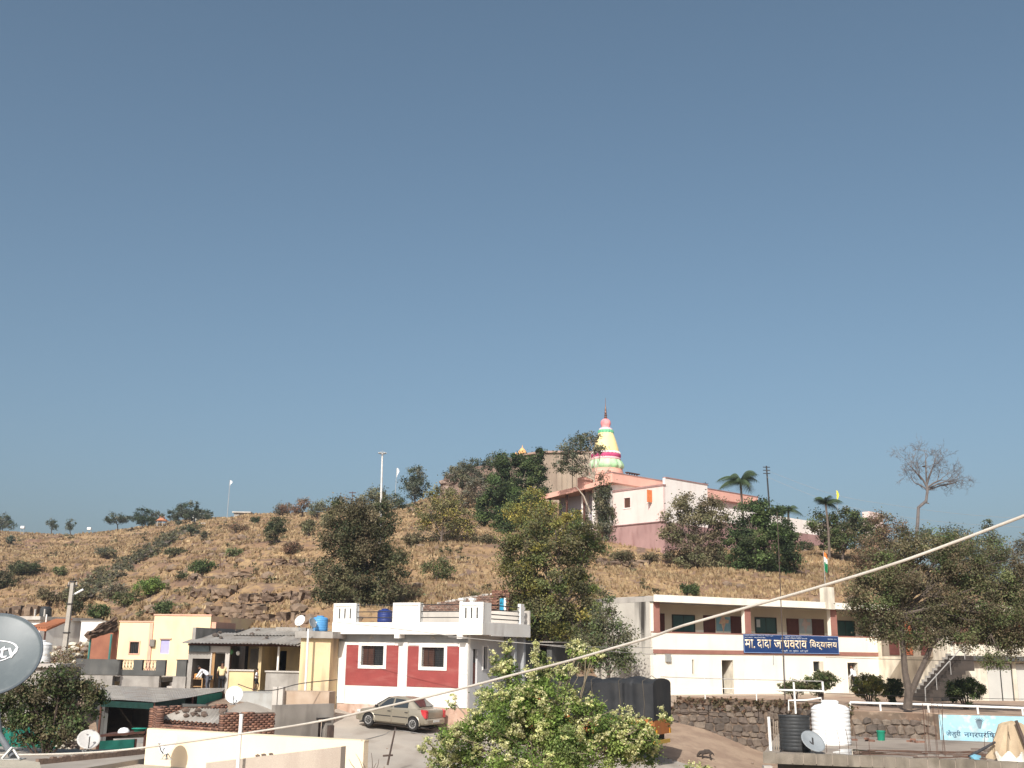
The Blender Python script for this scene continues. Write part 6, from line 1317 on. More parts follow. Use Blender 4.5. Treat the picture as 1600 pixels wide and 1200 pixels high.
def truck():
    f = Fr(860, 55, 1020, 52.6, -.52, 1100); t = f.thing('truck', 'orange goods truck under a black tarpaulin, parked behind the flowering tree', 'truck'); W = f.W; D = 2.3
    OR = mat('truck_orange', (.42,.15,.04), (.36,.12,.035), 1.5, .65, spec=.3, stain=(.24,.12,.06), amt=.6); YE = mat('truck_yellow', (.52,.32,.06), None, 2, .5)
    for k in range(3): boxpart('side_board', OR, t, .02, W-.02, -.03*(k % 2), D, .98+.27*k, 1.23+.27*k, bev=.01)
    for k in range(8): x = W*k/7; boxpart('stake', OR, t, max(0, x-.04), min(W, x+.04), -.06, -.031, .95, 1.85)
    boxpart('painted_stripe', YE, t, .1, W-.1, -.072, -.0611, 1.38, 1.48)
    # tarpaulin with vertical folds
    n, m = 90, 10; vs = []; z0, z1 = 1.72, 3.46; ring = []
    TM = mat('black_tarpaulin', (.016,.017,.019), (.026,.027,.029), 1.6, .7, .4, 5, spec=.3, stain=(.075,.07,.062), amt=.45, sscale=(.6,.6,.3))
    def sec(x, bulge):
        P = []; N = 30
        for i in range(N+1):
            u = i/N
            if u < .38: y = -.10; z = z0+(z1-.12-z0)*(u/.38)
            elif u < .62: v = (u-.38)/.24; y = -.10+(D+.2)*v; z = z1-.12+.16*math.sin(v*math.pi)
            else: y = D+.1; z = z1-.12-(z1-.12-z0)*((u-.62)/.38)
            w = .07*math.sin(x*9+1.2*math.sin(x*3.3))*(.5+.5*math.sin(x*1.7+1))*(1-abs(2*u-1)*0) if u < .38 or u > .62 else .05*math.sin(x*5)+.05*math.sin(x*1.9)
            lo = .06*math.sin(x*3.1)+.05*math.sin(x*8) if i == 0 else 0
            P.append((x, y+(w if u < .38 else (-w if u > .62 else 0)), z+lo+(w if .38 <= u <= .62 else 0)))
        return P
    S = [sec(-.06+(W+.12)*i/n, 0) for i in range(n+1)]; k = len(S[0])
    MB().add([p for s in S for p in s], [(i*k+j, (i+1)*k+j, (i+1)*k+j+1, i*k+j+1) for i in range(n) for j in range(k-1)]+[tuple(range(k)), tuple(range(n*k, n*k+k))], True).build('tarpaulin', TM, t)
    for x in (.8, 2.2, 3.6, 4.8): MB().tube([(x, -.16, 1.3), (x+.1, -.17, 2.4), (x, -.13, 3.4), (x, D/2, 3.62), (x, D+.13, 3.3)], .014, 5).build('rope', mat('rope', (.12,.10,.075), None, 4, .9), t)
    boxpart('chassis', DARKIN, t, -1.9, W-.1, .5, D-.5, .62, .94); boxpart('tail_gate', OR, t, W, W+.05, .02, D-.02, .98, 1.8)
    for s_, y in ((0, .25), (1, D-.2)): boxpart('tail_lamp', mat('lamp_amber', (.6,.3,.03), None, 3, .4), t, W+.051, W+.08, y, y+.18, .98, 1.2)
    boxpart('rear_bumper', YE, t, W-.05, W+.05, .1, D-.1, .55, .72)
    # cab
    b = MB(); b.prism([(-.12, .75), (-.12, 2.7), (-1.0, 2.72), (-1.5, 2.0), (-1.72, 1.7), (-1.75, .75)], .08, D-.08, 'y'); cb = b.build('cab', OR, t)
    boxpart('side_glass', PANE, cb, -1.05, -.4, .06, .079, 1.75, 2.4); boxpart('bonnet_trim', YE, cb, -1.77, -1.751, .3, D-.3, 1.0, 1.4)
    rm = mat('truck_rim', (.35,.12,.05), None, 3, .6)
    for x in (-1.05, W-1.15, W-2.25):
        for s, y in ((1, .16), (-1, D-.16)): wheel(t, x, y, .47, .47, .28, -s, rm)
    return f
truck()

# ================================================================== people and animal
def chain(name, verts, edges, radii, m, parent, root=0, sub=2):
    me = bpy.data.meshes.new(name); me.from_pydata(verts, edges, []); o = link(name, me, parent)
    sk = o.modifiers.new('skin', 'SKIN'); sk.use_smooth_shade = True
    for i, v in enumerate(me.skin_vertices[0].data): r = radii[i]; v.radius = r if isinstance(r, tuple) else (r, r); v.use_root = (i == root)
    s = o.modifiers.new('sub', 'SUBSURF'); s.levels = sub; s.render_levels = sub
    me.materials.append(m); return o
SKIN = mat('brown_skin', (.17,.085,.05), (.15,.075,.045), 5, .6, grain=.04); HAIR = mat('black_hair', (.012,.011,.010), None, 6, .6)
def person(label, base, rz, H, J, shirt, pants, bare_leg=False, sleeve=1.0):
    """J: joint positions for a 1.7 m figure, y = forward"""
    t = thing('person', label, 'person', base, rz); s = H/1.7; V = {k: Vector(v)*s for k, v in J.items()}
    names = ['pelvis', 'waist', 'chest', 'neck', 'headb', 'headt', 'sl', 'el', 'wl', 'hl', 'sr', 'er', 'wr', 'hr', 'pl', 'kl', 'al', 'tl', 'pr', 'kr', 'ar', 'tr']
    rad = dict(pelvis=(.15,.11), waist=(.13,.095), chest=(.16,.11), neck=.055, headb=(.078,.09), headt=(.07,.085), sl=.06, el=.045, wl=.032, hl=.04, sr=.06, er=.045, wr=.032, hr=.04, pl=.085, kl=.06, al=.042, tl=.045, pr=.085, kr=.06, ar=.042, tr=.045)
    E = [('pelvis','waist'),('waist','chest'),('chest','neck'),('neck','headb'),('headb','headt'),('chest','sl'),('sl','el'),('el','wl'),('wl','hl'),('chest','sr'),('sr','er'),('er','wr'),('wr','hr'),('pelvis','pl'),('pl','kl'),('kl','al'),('al','tl'),('pelvis','pr'),('pr','kr'),('kr','ar'),('ar','tr')]
    ix = {n: i for i, n in enumerate(names)}
    sc = lambda r, k=1.: tuple(q*s*k for q in r) if isinstance(r, tuple) else r*s*k
    chain('body', [V[n] for n in names], [(ix[a], ix[b]) for a, b in E], [sc(rad[n], .9) for n in names], SKIN, t)
    def sub(name, ns, k, m, trim={}):
        i2 = {n: i for i, n in enumerate(ns)}; vs = [V[n] if n not in trim else V[trim[n][0]].lerp(V[n], trim[n][1]) for n in ns]
        chain(name, vs, [(i2[a], i2[b]) for a, b in E if a in i2 and b in i2], [sc(rad[n], k) for n in ns], m, t)
    tr = {} if sleeve >= 1 else {'el': ('sl', .8), 'er': ('sr', .8)}
    sub('shirt', ['pelvis', 'waist', 'chest', 'sl', 'el', 'sr', 'er']+(['wl', 'wr'] if sleeve >= 1 else []), 1.16, shirt, tr)
    sub('trousers', ['pelvis', 'pl', 'kl', 'pr', 'kr']+([] if bare_leg else ['al', 'ar']), 1.14, pants)
    hd = (V['headt']-V['headb']).normalized(); c = V['headt']*.75+V['headb']*.25
    b = MB(); bm = bmesh.new(); bmesh.ops.create_icosphere(bm, subdivisions=2, radius=1); q = hd.to_track_quat('Z', 'Y')
    for v in bm.verts: v.co = q @ Vector((v.co.x*.092*s, v.co.y*.10*s, max(v.co.z, -.25)*.095*s))
    bm.verts.index_update(); fw = Vector((0, -.018*s, .03*s)); b.add([v.co+c+fw for v in bm.verts], [[v.index for v in f.verts] for f in bm.faces], True); bm.free(); b.build('hair', HAIR, t)
    f0 = V['headb'].lerp(V['headt'], .35); part('nose', SKIN, t, lambda b: stone_into(b, tuple(f0+Vector((0, .092*s, 0))), .018*s, 2))
    return t
def stand(lean=0., arm=.12, stride=0.):
    L = lean
    return dict(pelvis=(0,0,.93), waist=(0,.10*L,1.1), chest=(0,.34*L,1.32), neck=(0,.45*L,1.46), headb=(0,.5*L+.02,1.54), headt=(0,.55*L+.03,1.66),
        sl=(-.19,.36*L,1.40), el=(-.25,.30*L-.02,1.12), wl=(-.24,.42*L+arm,.90), hl=(-.23,.45*L+arm+.03,.82), sr=(.19,.36*L,1.40), er=(.25,.30*L-.02,1.12), wr=(.24,.42*L+arm,.90), hr=(.23,.45*L+arm+.03,.82),
        pl=(-.09,0,.88), kl=(-.10,.05+stride,.50), al=(-.10,-.02+stride*.9,.09), tl=(-.10,.14+stride*.9,.04), pr=(.09,0,.88), kr=(.10,.05-stride*.4,.50), ar=(.10,-.05-stride,.09), tr=(.10,.10-stride,.04))
WSH = mat('white_shirt', (.72,.73,.75), (.66,.67,.70), 4, .85); GRYT = mat('grey_trousers', (.10,.105,.125), None, 4, .9); BLKT = mat('black_trousers', (.02,.02,.022), None, 4, .9); YSH = mat('straw_shirt', (.62,.52,.30), (.55,.46,.26), 4, .85)
def onyf(px, py, dep): x, z = YF.uv(px, py, dep); return YF.w(x, dep, 0)
J = stand(1.15, .0); J.update(wl=(-.22,.62,.86), hl=(-.22,.66,.78), wr=(.2,.60,.86), hr=(.2,.64,.78), chest=(0,.33,1.22), neck=(0,.46,1.30), headb=(0,.54,1.34), headt=(0,.64,1.40), sl=(-.18,.36,1.26), sr=(.18,.36,1.26), el=(-.22,.48,1.04), er=(.22,.48,1.04))
person('person in white shirt and grey trousers bending over at the small shop', onyf(325, 1070, -.55), YF.rz+R(95), 1.68, J, WSH, GRYT)
person('person in straw-coloured shirt and black trousers standing in the shop doorway', onyf(345.5, 1070, -.25), YF.rz+R(25), 1.66, stand(.35, .12), YSH, BLKT, sleeve=.5)
J = stand(.05, .1, .16); J.update(el=(-.26,-.05,1.14), wl=(-.1,.16,1.08), hl=(-.04,.2,1.1), er=(.26,-.05,1.14), wr=(.1,.16,1.08), hr=(.04,.2,1.1))
p = at(399, 1080, 58.6); person('child in white shirt and black shorts walking before the old yellow house', (p.x, p.y, p.z), R(-80), 1.12, J, WSH, BLKT, True, .5)
J = stand(.45, .15); x, z = SF.uv(1332, 1060, .0); person('person in white shirt and dark trousers in a school doorway behind the clipped bush', SF.w((SDOOR[0]+SDOOR[1])/2+.05, -.15, .02), SF.rz+R(15), 1.78, J, WSH, BLKT)
sit = dict(pelvis=(0,0,.45), waist=(0,.02,.62), chest=(0,.06,.86), neck=(0,.08,1.0), headb=(0,.1,1.08), headt=(0,.11,1.2), sl=(-.19,.06,.94), el=(-.24,.1,.66), wl=(-.15,.32,.56), hl=(-.1,.4,.54), sr=(.19,.06,.94), er=(.24,.1,.66), wr=(.15,.32,.56), hr=(.1,.4,.54), pl=(-.09,.05,.45), kl=(-.12,.45,.46), al=(-.12,.42,.06), tl=(-.12,.56,.03), pr=(.09,.05,.45), kr=(.12,.45,.46), ar=(.12,.42,.06), tr=(.12,.56,.03))
x, z = YF.uv(438, 1045, 1.9); person('person in dull green shirt sitting on the shaded veranda', YF.w(x, 1.9, .15), YF.rz+R(180), 1.65, sit, mat('dull_green_shirt', (.20,.22,.13), None, 4, .9), GRYT)
# stool under the sitting person
b = MB(); b.bbox(-.2, .2, -.2, .2, .36, .42, .01); t = thing('stool', 'low wooden stool under the sitting person on the veranda', 'stool', YF.w(x, 1.9, .02), YF.rz); b.build('seat', WOOD, t)
for sx in (-.16, .16):
    for sy in (-.16, .16): boxpart('leg', WOOD, t, sx-.02, sx+.02, sy-.02, sy+.02, -.02, .36)
# shop goods: low table and crates
t = thing('shop_table', 'small pale wooden display table at the shop front', 'table', YF.w(YF.uv(307, 1060, .5)[0], .5, 0), YF.rz); boxpart('table_top', WOOD, t, -.5, .5, -.25, .25, .72, .77); boxpart('shelf', WOOD, t, -.48, .48, -.22, .22, .32, .36)
for sx in (-.46, .46):
    for sy in (-.2, .2): boxpart('leg', WOOD, t, sx-.03, sx+.03, sy-.03, sy+.03, 0, .72)
r = random.Random(5)
for k, c in enumerate(((.55,.08,.06), (.6,.3,.1), (.5,.45,.35))):
    o = MB().bbox(-.11, .11, -.1, .1, 0, .18+.06*k, .01).build('goods_box', mat('goods%d' % k, c, None, 6, .7), None, YF.w(YF.uv(302+5*k, 1060, .45)[0], .45, .775), (0, 0, YF.rz+.2*k)); tag(o, ('small red goods box on the shop table', 'orange goods box on the shop table', 'tall beige goods box on the shop table')[k], 'box')
# dark dog nosing the ground
def dog():
    p = hit(1103, 1187, 44, 70); p.z += .02; t = thing('dog', 'small dark dog nosing the ground beside the street below the stone wall', 'dog', p, R(165))
    FUR = mat('dark_fur', (.045,.035,.03), (.07,.055,.045), 6, .9)
    P = [(-.24,0,.36), (-.05,0,.37), (.16,0,.36), (.27,0,.33), (.37,0,.22), (.45,0,.12), (-.36,0,.30), (-.42,0,.18)]; E = [(0,1),(1,2),(2,3),(3,4),(4,5),(0,6),(6,7)]; rd = [.12,.125,.13,.09,.075,.04,.035,.02]
    for y in (-.07, .07):
        n = len(P); P += [(-.24,y,.26), (-.20,y,.17), (-.27,y,.10), (-.25,y,.015)]; E += [(0,n),(n,n+1),(n+1,n+2),(n+2,n+3)]; rd += [.06,.035,.022,.024]
        n = len(P); P += [(.17,y,.24), (.16,y,.12), (.18,y,.015)]; E += [(2,n),(n,n+1),(n+1,n+2)]; rd += [.05,.028,.024]
    chain('body', P, E, rd, FUR, t, 1)
    for y in (-.05, .05): MB().add([(.36,y,.28), (.33,y*1.6,.36), (.31,y*.6,.30), (.34,y,.29)], [(0,1,2), (0,2,3), (0,3,1), (1,3,2)]).build('ear', FUR, t)
dog()

# ================================================================== poles, masts, flags
def utility_pole():
    b0 = ground(104, 1060, 57); t = thing('utility_pole', 'grey concrete utility pole with a street lamp arm at the left', 'utility pole', b0); top = at(114, 908, 57)-b0
    a = Vector((-.25, 0, 0)); s0, s1 = .13, .085
    MB().hexa([(-s0-.3,-s0,-.5),(s0-.3,-s0,-.5),(s0-.3,s0,-.5),(-s0-.3,s0,-.5)]+[(top.x+x, top.y+y, top.z) for x, y in ((-s1,-s1),(s1,-s1),(s1,s1),(-s1,s1))]).build('shaft', mat('pole_concrete', (.40,.37,.32), (.33,.30,.26), 2, .9, .1), t)
    boxpart('cross_iron', DARKM, t, top.x-.25, top.x+.25, -.05, .05, top.z-.28, top.z-.2); boxpart('cap', DARKM, t, top.x-.14, top.x+.14, -.12, .12, top.z-.06, top.z+.02)
    for x in (-.2, 0, .2): MB().lathe([(.03, 0), (.05, .05), (.03, .08), (.045, .12), (.01, .16)], 8, (top.x+x, 0, top.z-.2+.02*(x == 0))).build('insulator', CONCL, t)
    q = at(121, 927, 57)-b0; MB().tube([(top.x-.05, 0, q.z-.2), (q.x-.1, 0, q.z)], .025, 6).build('lamp_arm', GREYP, t); MB().tube([(q.x-.12, 0, q.z-.03), (q.x+.28, 0, q.z+.2)], [.05, .06], 8).build('lamp_head', PVC, t)
    for k in (.35, .55, .8): z = top.z*k; x = -.3+(top.x+.3)*k; boxpart('clamp', DARKM, t, x-.14, x+.14, -.14, .14, z-.03, z+.03)
utility_pole()
def mast():
    d = 86; b0 = ground(590, 955, d); t = thing('floodlight_mast', 'tall white floodlight mast rising behind the big olive tree', 'light mast', b0); top = at(597.5, 708, d)-b0; k = mpp(d)
    MB().tube([(0,0,-.3), top*.5, top], [2.2*k, 1.9*k, 1.3*k], 10).build('pole', mat('mast_white', (.66,.65,.62), (.55,.53,.5), 2, .5), t)
    MB().tube([(top.x+5*k*math.cos(2*math.pi*i/12), 5*k*math.sin(2*math.pi*i/12), top.z) for i in range(13)], .5*k, 5).build('ring', GREYP, t)
    for i in range(6):
        a = 2*math.pi*i/6+.2; x, y = 5.5*k*math.cos(a), 5.5*k*math.sin(a); MB().hexa([(top.x+x-1.3*k, y-1.0*k, top.z-.5*k), (top.x+x+1.3*k, y-1.0*k, top.z-.5*k), (top.x+x+1.3*k, y+k, top.z-.9*k), (top.x+x-1.3*k, y+k, top.z-.9*k), (top.x+x-k, y-.6*k, top.z+1.2*k), (top.x+x+k, y-.6*k, top.z+1.2*k), (top.x+x+k, y+.6*k, top.z+1.2*k), (top.x+x-k, y+.6*k, top.z+1.2*k)]).build('floodlight', GREYP, t)
    MB().tube([(top.x, 0, top.z), (top.x, 0, top.z+4*k)], .4*k, 5).build('lightning_rod', GREYP, t)
mast()
def hillpole(name, label, cat, px, py0, py1, px1, d, r=.7, flag=None, arms=0, m=None):
    b0 = ground(px1, py1, d); t = thing(name, label, cat, b0); top = at(px, py0, d)-b0; k = mpp(d); MB().tube([(0,0,-.5), top], [r*k, r*k*.7], 6).build('pole', m or GREYP, t)
    if flag:
        h, col = flag; n = 6; vs = []
        for i in range(n+1):
            u = i/n; vs += [(top.x+.3*k, 0, top.z-h*k*u), (top.x+(1+3.2*math.sin(math.pi*min(1, u+.15))*(.6+.4*math.sin(u*5)))*k, .4*k*math.sin(u*7), top.z-h*k*u-.8*k)]
        o = MB().add(vs, [(2*i, 2*i+1, 2*i+3, 2*i+2) for i in range(n)], True).build('flag', mat('flag_'+col[0], col[1], None, 3, .9, grain=.03), t)
    for i in range(arms): z = top.z-(2+5*i)*k; MB().tube([(top.x-5.5*k, 0, z), (top.x+5.5*k, 0, z)], .7*k, 5).build('crossarm', m or GREYP, t)
    return t
FW = ('white', (.75,.75,.74)); FY = ('yellow', (.72,.66,.05))
hillpole('flagpole', 'thin mast with a white flag on the left skyline ridge', 'flagpole', 359.5, 750, 806, 355, 222, .6, (8, FW))
hillpole('flagpole', 'thin mast with a white pennant left of the lone skyline tree', 'flagpole', 620, 731, 780, 617, 166, .55, (14, FW))
hillpole('power_pole', 'dark power pole on the skyline left of the floodlight mast', 'power pole', 551, 768, 803, 548, 185, .8, None, 1, WOODD)
hillpole('hill_post', 'short dark post standing on the left hillside', 'post', 344, 866, 900, 344, 118, .7, None, 0, WOODD)
hillpole('power_pole', 'dark steel power pole with crossarms behind the temple palm', 'power pole', 1197.5, 728, 790, 1204, 124, 1.6, None, 3, DARKM)
hillpole('flagpole', 'bright yellow flag on a thin pole above the right temple trees', 'flagpole', 1306.5, 766, 835, 1311, 118, .6, (19, FY))

# ================================================================== far and left-hand little buildings
def little(name, label, px0, px1, py0, py1, d, m, dep=3., kind='flat', cat='hut', mr=None):
    a, c = at(px0, py1, d), at(px1, py0, d); t = thing(name, label, cat, (a.x, a.y, min(a.z, ZT((a.x+c.x)/2, a.y))-.3)); w = c.x-a.x; h = c.z-t.location.z
    if kind == 'flat':
        MB().wall(0, w, 0, h, 0, .15, [(w*.35, w*.6, h*.25, h*.8)]).box(0, .15, .15, dep, 0, h).box(w-.15, w, .15, dep, 0, h).box(.15, w-.15, dep-.15, dep, 0, h).build('wall', m, t); MB().box(-.3, w+.3, -.4, dep+.2, h+.001, h+.22).build('roof', mr or CONCL, t); boxpart('pane', PANE, t, w*.35, w*.6, .1, .12, h*.25, h*.8)
    return t
t = thing('pavilion', 'small pavilion with two-tier orange roof on the left ridge', 'pavilion', ground(252, 822, 236)); k = mpp(236); zz = Zp(252, 806, 236)-t.location.z
OT = mat('orange_tile', (.48,.20,.10), (.40,.16,.085), 1, .85)
MB().lathe([(10.5*k, zz-8*k), (5*k, zz-4.2*k), (5*k, zz-4*k)], 6).build('lower_roof', OT, t); MB().lathe([(5.5*k, zz-2.6*k), (.3*k, zz+.6*k)], 6).build('upper_roof', OT, t); MB().lathe([(4.2*k, zz-4.2*k), (4.2*k, zz-2.6*k)], 6).build('drum', CONCL, t)
for i in range(6): a = 2*math.pi*i/6; MB().tube([(8*k*math.cos(a), 8*k*math.sin(a), -.5), (8*k*math.cos(a), 8*k*math.sin(a), zz-7.5*k)], .5*k, 5).build('column', CONCL, t)
little('ridge_shed', 'low open concrete shed on the ridge right of the flag mast', 365, 390, 801.5, 811, 215, CONC, 4, cat='shed')
little('ridge_hut', 'tiny white hut between the ridge trees left of the flag mast', 300, 309, 800, 812, 232, WHITE, 2)
little('hill_hut', 'tiny white block on the slope below the ridge hut', 313, 323, 819, 825, 200, WHITE, 2)
for px, py, lab in ((35.5, 824, 'leftmost of two tiny white tanks on the far left ridge'), (139.5, 826, 'rightmost of two tiny white tanks on the far left ridge')):
    d = 255; k = mpp(d); c = at(px, py, d); t = thing('ridge_tank', lab, 'water tank', ground(px, py, d), 0, 'white tanks on the far ridge'); z = c.z-t.location.z
    MB().bbox(-3*k, 3*k, -2*k, 2*k, z-2*k, z+2*k, .5*k).build('tank_body', WHITET, t)
    for x in (-2.4, 2.4): MB().tube([(x*k, 0, -1), (x*k, 0, z-2*k)], .4*k, 5).build('leg', GREYP, t)
# houses at the foot of the slope behind the near dish
f = Fr(20, 82, 64, 81, 0, 970); t = f.thing('white_house', 'small white flat-roofed house with a rooftop tank frame behind the near dish', 'house'); z1 = f.uv(40, 963)[1]; zg = f.uv(40, 1005)[1]
boxpart('wall', WHITE, t, 0, f.W, 0, 6, zg-1, z1-.25); boxpart('roof', CONCL, t, -.2, f.W+.2, -.3, 6, z1-.249, z1)
x0, x1 = f.uv(44, 960)[0], f.uv(59, 960)[0]; MB().lathe([(.4, 0), (.42, .1), (.42, .6), (.25, .75)], 14, ((x0+x1)/2, 1.2, z1)).build('tank', BLACKT, t)
for x in (x0, x1): boxpart('tank_post', CONCL, t, x-.05, x+.05, .6, .7, z1, f.uv(50, 951)[1])
f = Fr(60, 76, 90, 75.5, 0, 975); t = f.thing('tiled_shelter', 'small open shelter with an orange tiled roof left of the utility pole', 'shelter'); za, zb_ = f.uv(75, 984, -1)[1], f.uv(75, 968, 1.5)[1]
MB().hexa([(0,-1,za), (f.W,-1,za-.1), (f.W*.8,1.5,zb_-.1), (.2,1.5,zb_-.1), (0,-1,za+.12), (f.W,-1,za+.02), (f.W*.8,1.5,zb_), (.2,1.5,zb_)]).build('tiled_roof', OT, t)
b = MB(); [b.tube([(f.W*k/7*.9+.05, -1, za+.15), (f.W*(k/7)*.8+.2, 1.5, zb_+.03)], .05, 5) for k in range(8)]; b.build('tile_rolls', OT, t)
for x in (.2, f.W-.25): MB().tube([(x, -.8, za-2.6), (x, -.8, za)], .06, 6).build('post', WOODD, t)
x = f.uv(72, 970, .5)[0]; MB().tube([(x, .5, za), (x, .5, f.uv(72, 960, .5)[1])], .05, 6).build('pipe', PVC, t)
tank('water_tank', 'smooth white water tank half hidden behind the near grey dish', 60, 1000, 1035, 17, 50, WHITET, 3)
p = at(60, 1035, 50); f = Fr(-40, 49, 88, 48.6, 0, 1050); t = f.thing('grey_house', 'plain grey rendered house block carrying the smooth white tank', 'house'); z1 = f.uv(60, 1037)[1]
boxpart('wall', CONC, t, 0, f.W, 0, 2.2, -2, z1-.15); boxpart('roof', CONCL, t, -.1, f.W+.1, -.2, 2.3, z1-.149, z1)
f = Fr(127, 84, 165, 83, 0, 975); t = f.thing('far_wall', 'low whitewashed yard wall behind the utility pole', 'wall'); boxpart('wall', WHITE, t, 0, f.W, 0, .3, f.uv(140,985)[1]-2, f.uv(140, 971)[1]); boxpart('coping', CONCL, t, -.05, f.W+.05, -.05, .35, f.uv(140,971)[1]+.001, f.uv(140,970)[1])

# ================================================================== vegetation
PAL = dict(
    dark=[(.030,.048,.020), (.042,.062,.026), (.024,.036,.018), (.055,.070,.032)],
    green=[(.055,.085,.026), (.075,.105,.034), (.042,.066,.024), (.095,.115,.045)],
    olive=[(.075,.072,.034), (.095,.085,.044), (.055,.056,.028), (.11,.095,.055)],
    brown=[(.105,.078,.048), (.085,.064,.040), (.125,.098,.062), (.07,.060,.034)],
    yellow=[(.19,.165,.035), (.14,.135,.036), (.10,.105,.034), (.23,.185,.045)],
    pale=[(.12,.125,.062), (.15,.14,.075), (.09,.10,.05), (.17,.15,.085)],
    grey=[(.075,.085,.062), (.095,.10,.075), (.06,.07,.05), (.11,.105,.08)],
    bright=[(.075,.12,.022), (.105,.15,.034), (.06,.095,.020), (.14,.17,.05)],
    rust=[(.16,.085,.055), (.13,.07,.05), (.19,.11,.07)])
PAL = {k: [tuple(q*(1.25 if k == 'dark' else 2.2 if k == 'bright' else 1.65) for q in c) for c in v] for k, v in PAL.items()}
BARK = mat('grey_bark', (.16,.125,.10), (.11,.085,.07), 5, .95, .3); BARKP = mat('pale_bark', (.42,.36,.29), (.33,.28,.22), 4, .9, .2); BARKD = mat('dark_bark', (.075,.055,.045), (.055,.04,.033), 5, .95, .3)
LEAF = leafmat('leaf', .28)
def leaf_cloud(blobs, size, cover, pal, seed, clump=.30, asp=.55, flat=0., shell=.55, ncl=None):
    """blobs: [(centre, (rx,ry,rz))]; returns verts, faces, colours for many leaf quads gathered in clumps"""
    g = np.random.default_rng(seed); C = []; K = []; Rr = []
    pal = [c for p in (pal if isinstance(pal, list) else [pal]) for c in PAL[p]]; pal = np.array(pal)
    area = [math.pi*b[1][0]*b[1][2] for b in blobs]; la = .5*size*size*asp*.55
    for (c, r), A in zip(blobs, area):
        n = int(cover*A/la); n = max(60, min(n, 40000)); m = max(6, int((A**.5)/(clump*np.mean(r)**.35)*4)) if ncl is None else ncl
        dv = g.normal(size=(m, 3)); dv /= np.linalg.norm(dv, axis=1)[:, None]; rad = g.random(m)**(1/3)*(1-shell)+shell*(.55+.45*g.random(m))
        rad *= .82+.3*g.random(m); cc = np.array(c)+dv*rad[:, None]*np.array(r)
        idx = g.integers(0, m, n); sp = clump*(.55+.9*g.random(m))[idx][:, None]*min(1.2, np.mean(r)**.5)
        p = cc[idx]+g.normal(size=(n, 3))*sp*np.array([.62, .62, .46]); C.append(p)
        tone = (.62+.75*g.random(m))[idx]*(.8+.4*g.random(n)); K.append(pal[g.integers(0, len(pal), m)][idx]*.6*tone[:, None]+pal[g.integers(0, len(pal), n)]*.4*tone[:, None])
        Rr.append(dv[idx])
    P = np.concatenate(C); K = np.concatenate(K); O = np.concatenate(Rr); n = len(P)
    nrm = g.normal(size=(n, 3))+O*.6+np.array([0, 0, .5+flat]); nrm /= np.linalg.norm(nrm, axis=1)[:, None]
    a = np.cross(nrm, g.normal(size=(n, 3))); a /= np.linalg.norm(a, axis=1)[:, None]; b = np.cross(nrm, a)
    l = size*(.6+.8*g.random(n))[:, None]; V = np.stack([P-a*l*.5, P+b*l*asp*.5, P+a*l*.5, P-b*l*asp*.5], 1).reshape(-1, 3)
    return V, np.arange(4*n).reshape(-1, 4), K
def bend(a, b, g, k=.12, n=5):
    a, b = Vector(a), Vector(b); L = (b-a).length; out = []
    o1 = Vector([g.uniform(-1, 1) for _ in range(3)])*L*k; o2 = Vector([g.uniform(-1, 1) for _ in range(3)])*L*k
    for i in range(n+1): u = i/n; out.append(a.lerp(b, u)+o1*math.sin(u*math.pi)*(1-u)+o2*math.sin(u*math.pi)*u+Vector((0, 0, L*.06*math.sin(u*math.pi))))
    return out
def tree(name, label, cat, d, base, blobs, pal, size=.16, cover=2., trunk=.16, bark=None, clump=.42, seed=1, group=None, twigs=5, fork=.42, shell=.5, ground_=True, dr=.9, stems=None, asp=.55):
    """base and blobs (cx,cy,rx,ry) are measured in the photo; the crown is as deep as it is wide"""
    g = random.Random(seed); k = mpp(d); B0 = at(base[0], base[1], d)
    z = ZT(B0.x, B0.y); B0 = Vector((B0.x, B0.y, min(B0.z, z) if ground_ else B0.z))
    t = thing(name, label, cat, B0, 0, group); W = []
    for cx, cy, rx, ry in blobs:
        dd = g.uniform(-.45, .45)*rx*k; c = at(cx, cy, d+dd)-B0; W.append((c, (rx*k, max(.3, rx*k*dr), ry*k)))
    V, F, K = leaf_cloud(W, size, cover, pal, seed, clump, asp, shell=shell)
    tr = MB(); zc = sum(w[0].z*w[1][0] for w in W)/sum(w[1][0] for w in W); xc = sum(w[0].x*w[1][0] for w in W)/sum(w[1][0] for w in W)
    low = min(w[0].z-w[1][2] for w in W); fz = max(.3, low*.6+zc*fork*.5 if low > 0 else zc*fork); f = Vector((xc*.55+g.uniform(-.2, .2), 0, fz))
    if stems: f = at(*stems[0][0][-2], d)-B0
    else: tr.tube(bend((0,0,-.5), f, g, .08), [trunk*1.25, trunk*1.1, trunk, trunk*.95, trunk*.9, trunk*.85], 8)
    for c, r in W:
        e = c+Vector((0, 0, r[2]*.1)); pts = bend(f, e, g, .12); rb = trunk*.62*min(1, .45+r[0]/3); tr.tube(pts, [rb*(1-.13*i) for i in range(6)], 6)
        for j in range(twigs):
            s = pts[g.choice((2, 3, 4))]; q = Vector([g.gauss(0, 1) for _ in range(3)]).normalized(); q = c+Vector((q.x*r[0]*.85, q.y*r[1]*.85, abs(q.z)*r[2]*.85 if g.random() < .7 else q.z*r[2]*.8))
            tr.tube(bend(s, q, g, .1, 4), [rb*.42, rb*.34, rb*.26, rb*.18, rb*.10], 5)
    for st in (stems or ()): tr.tube([at(px, py, d)-B0 for px, py in st[0]], st[1], 8)
    tr.build('trunk', bark or BARK, t)
    link('crown', fast_mesh('crown', V, F, LEAF, K), t); return t
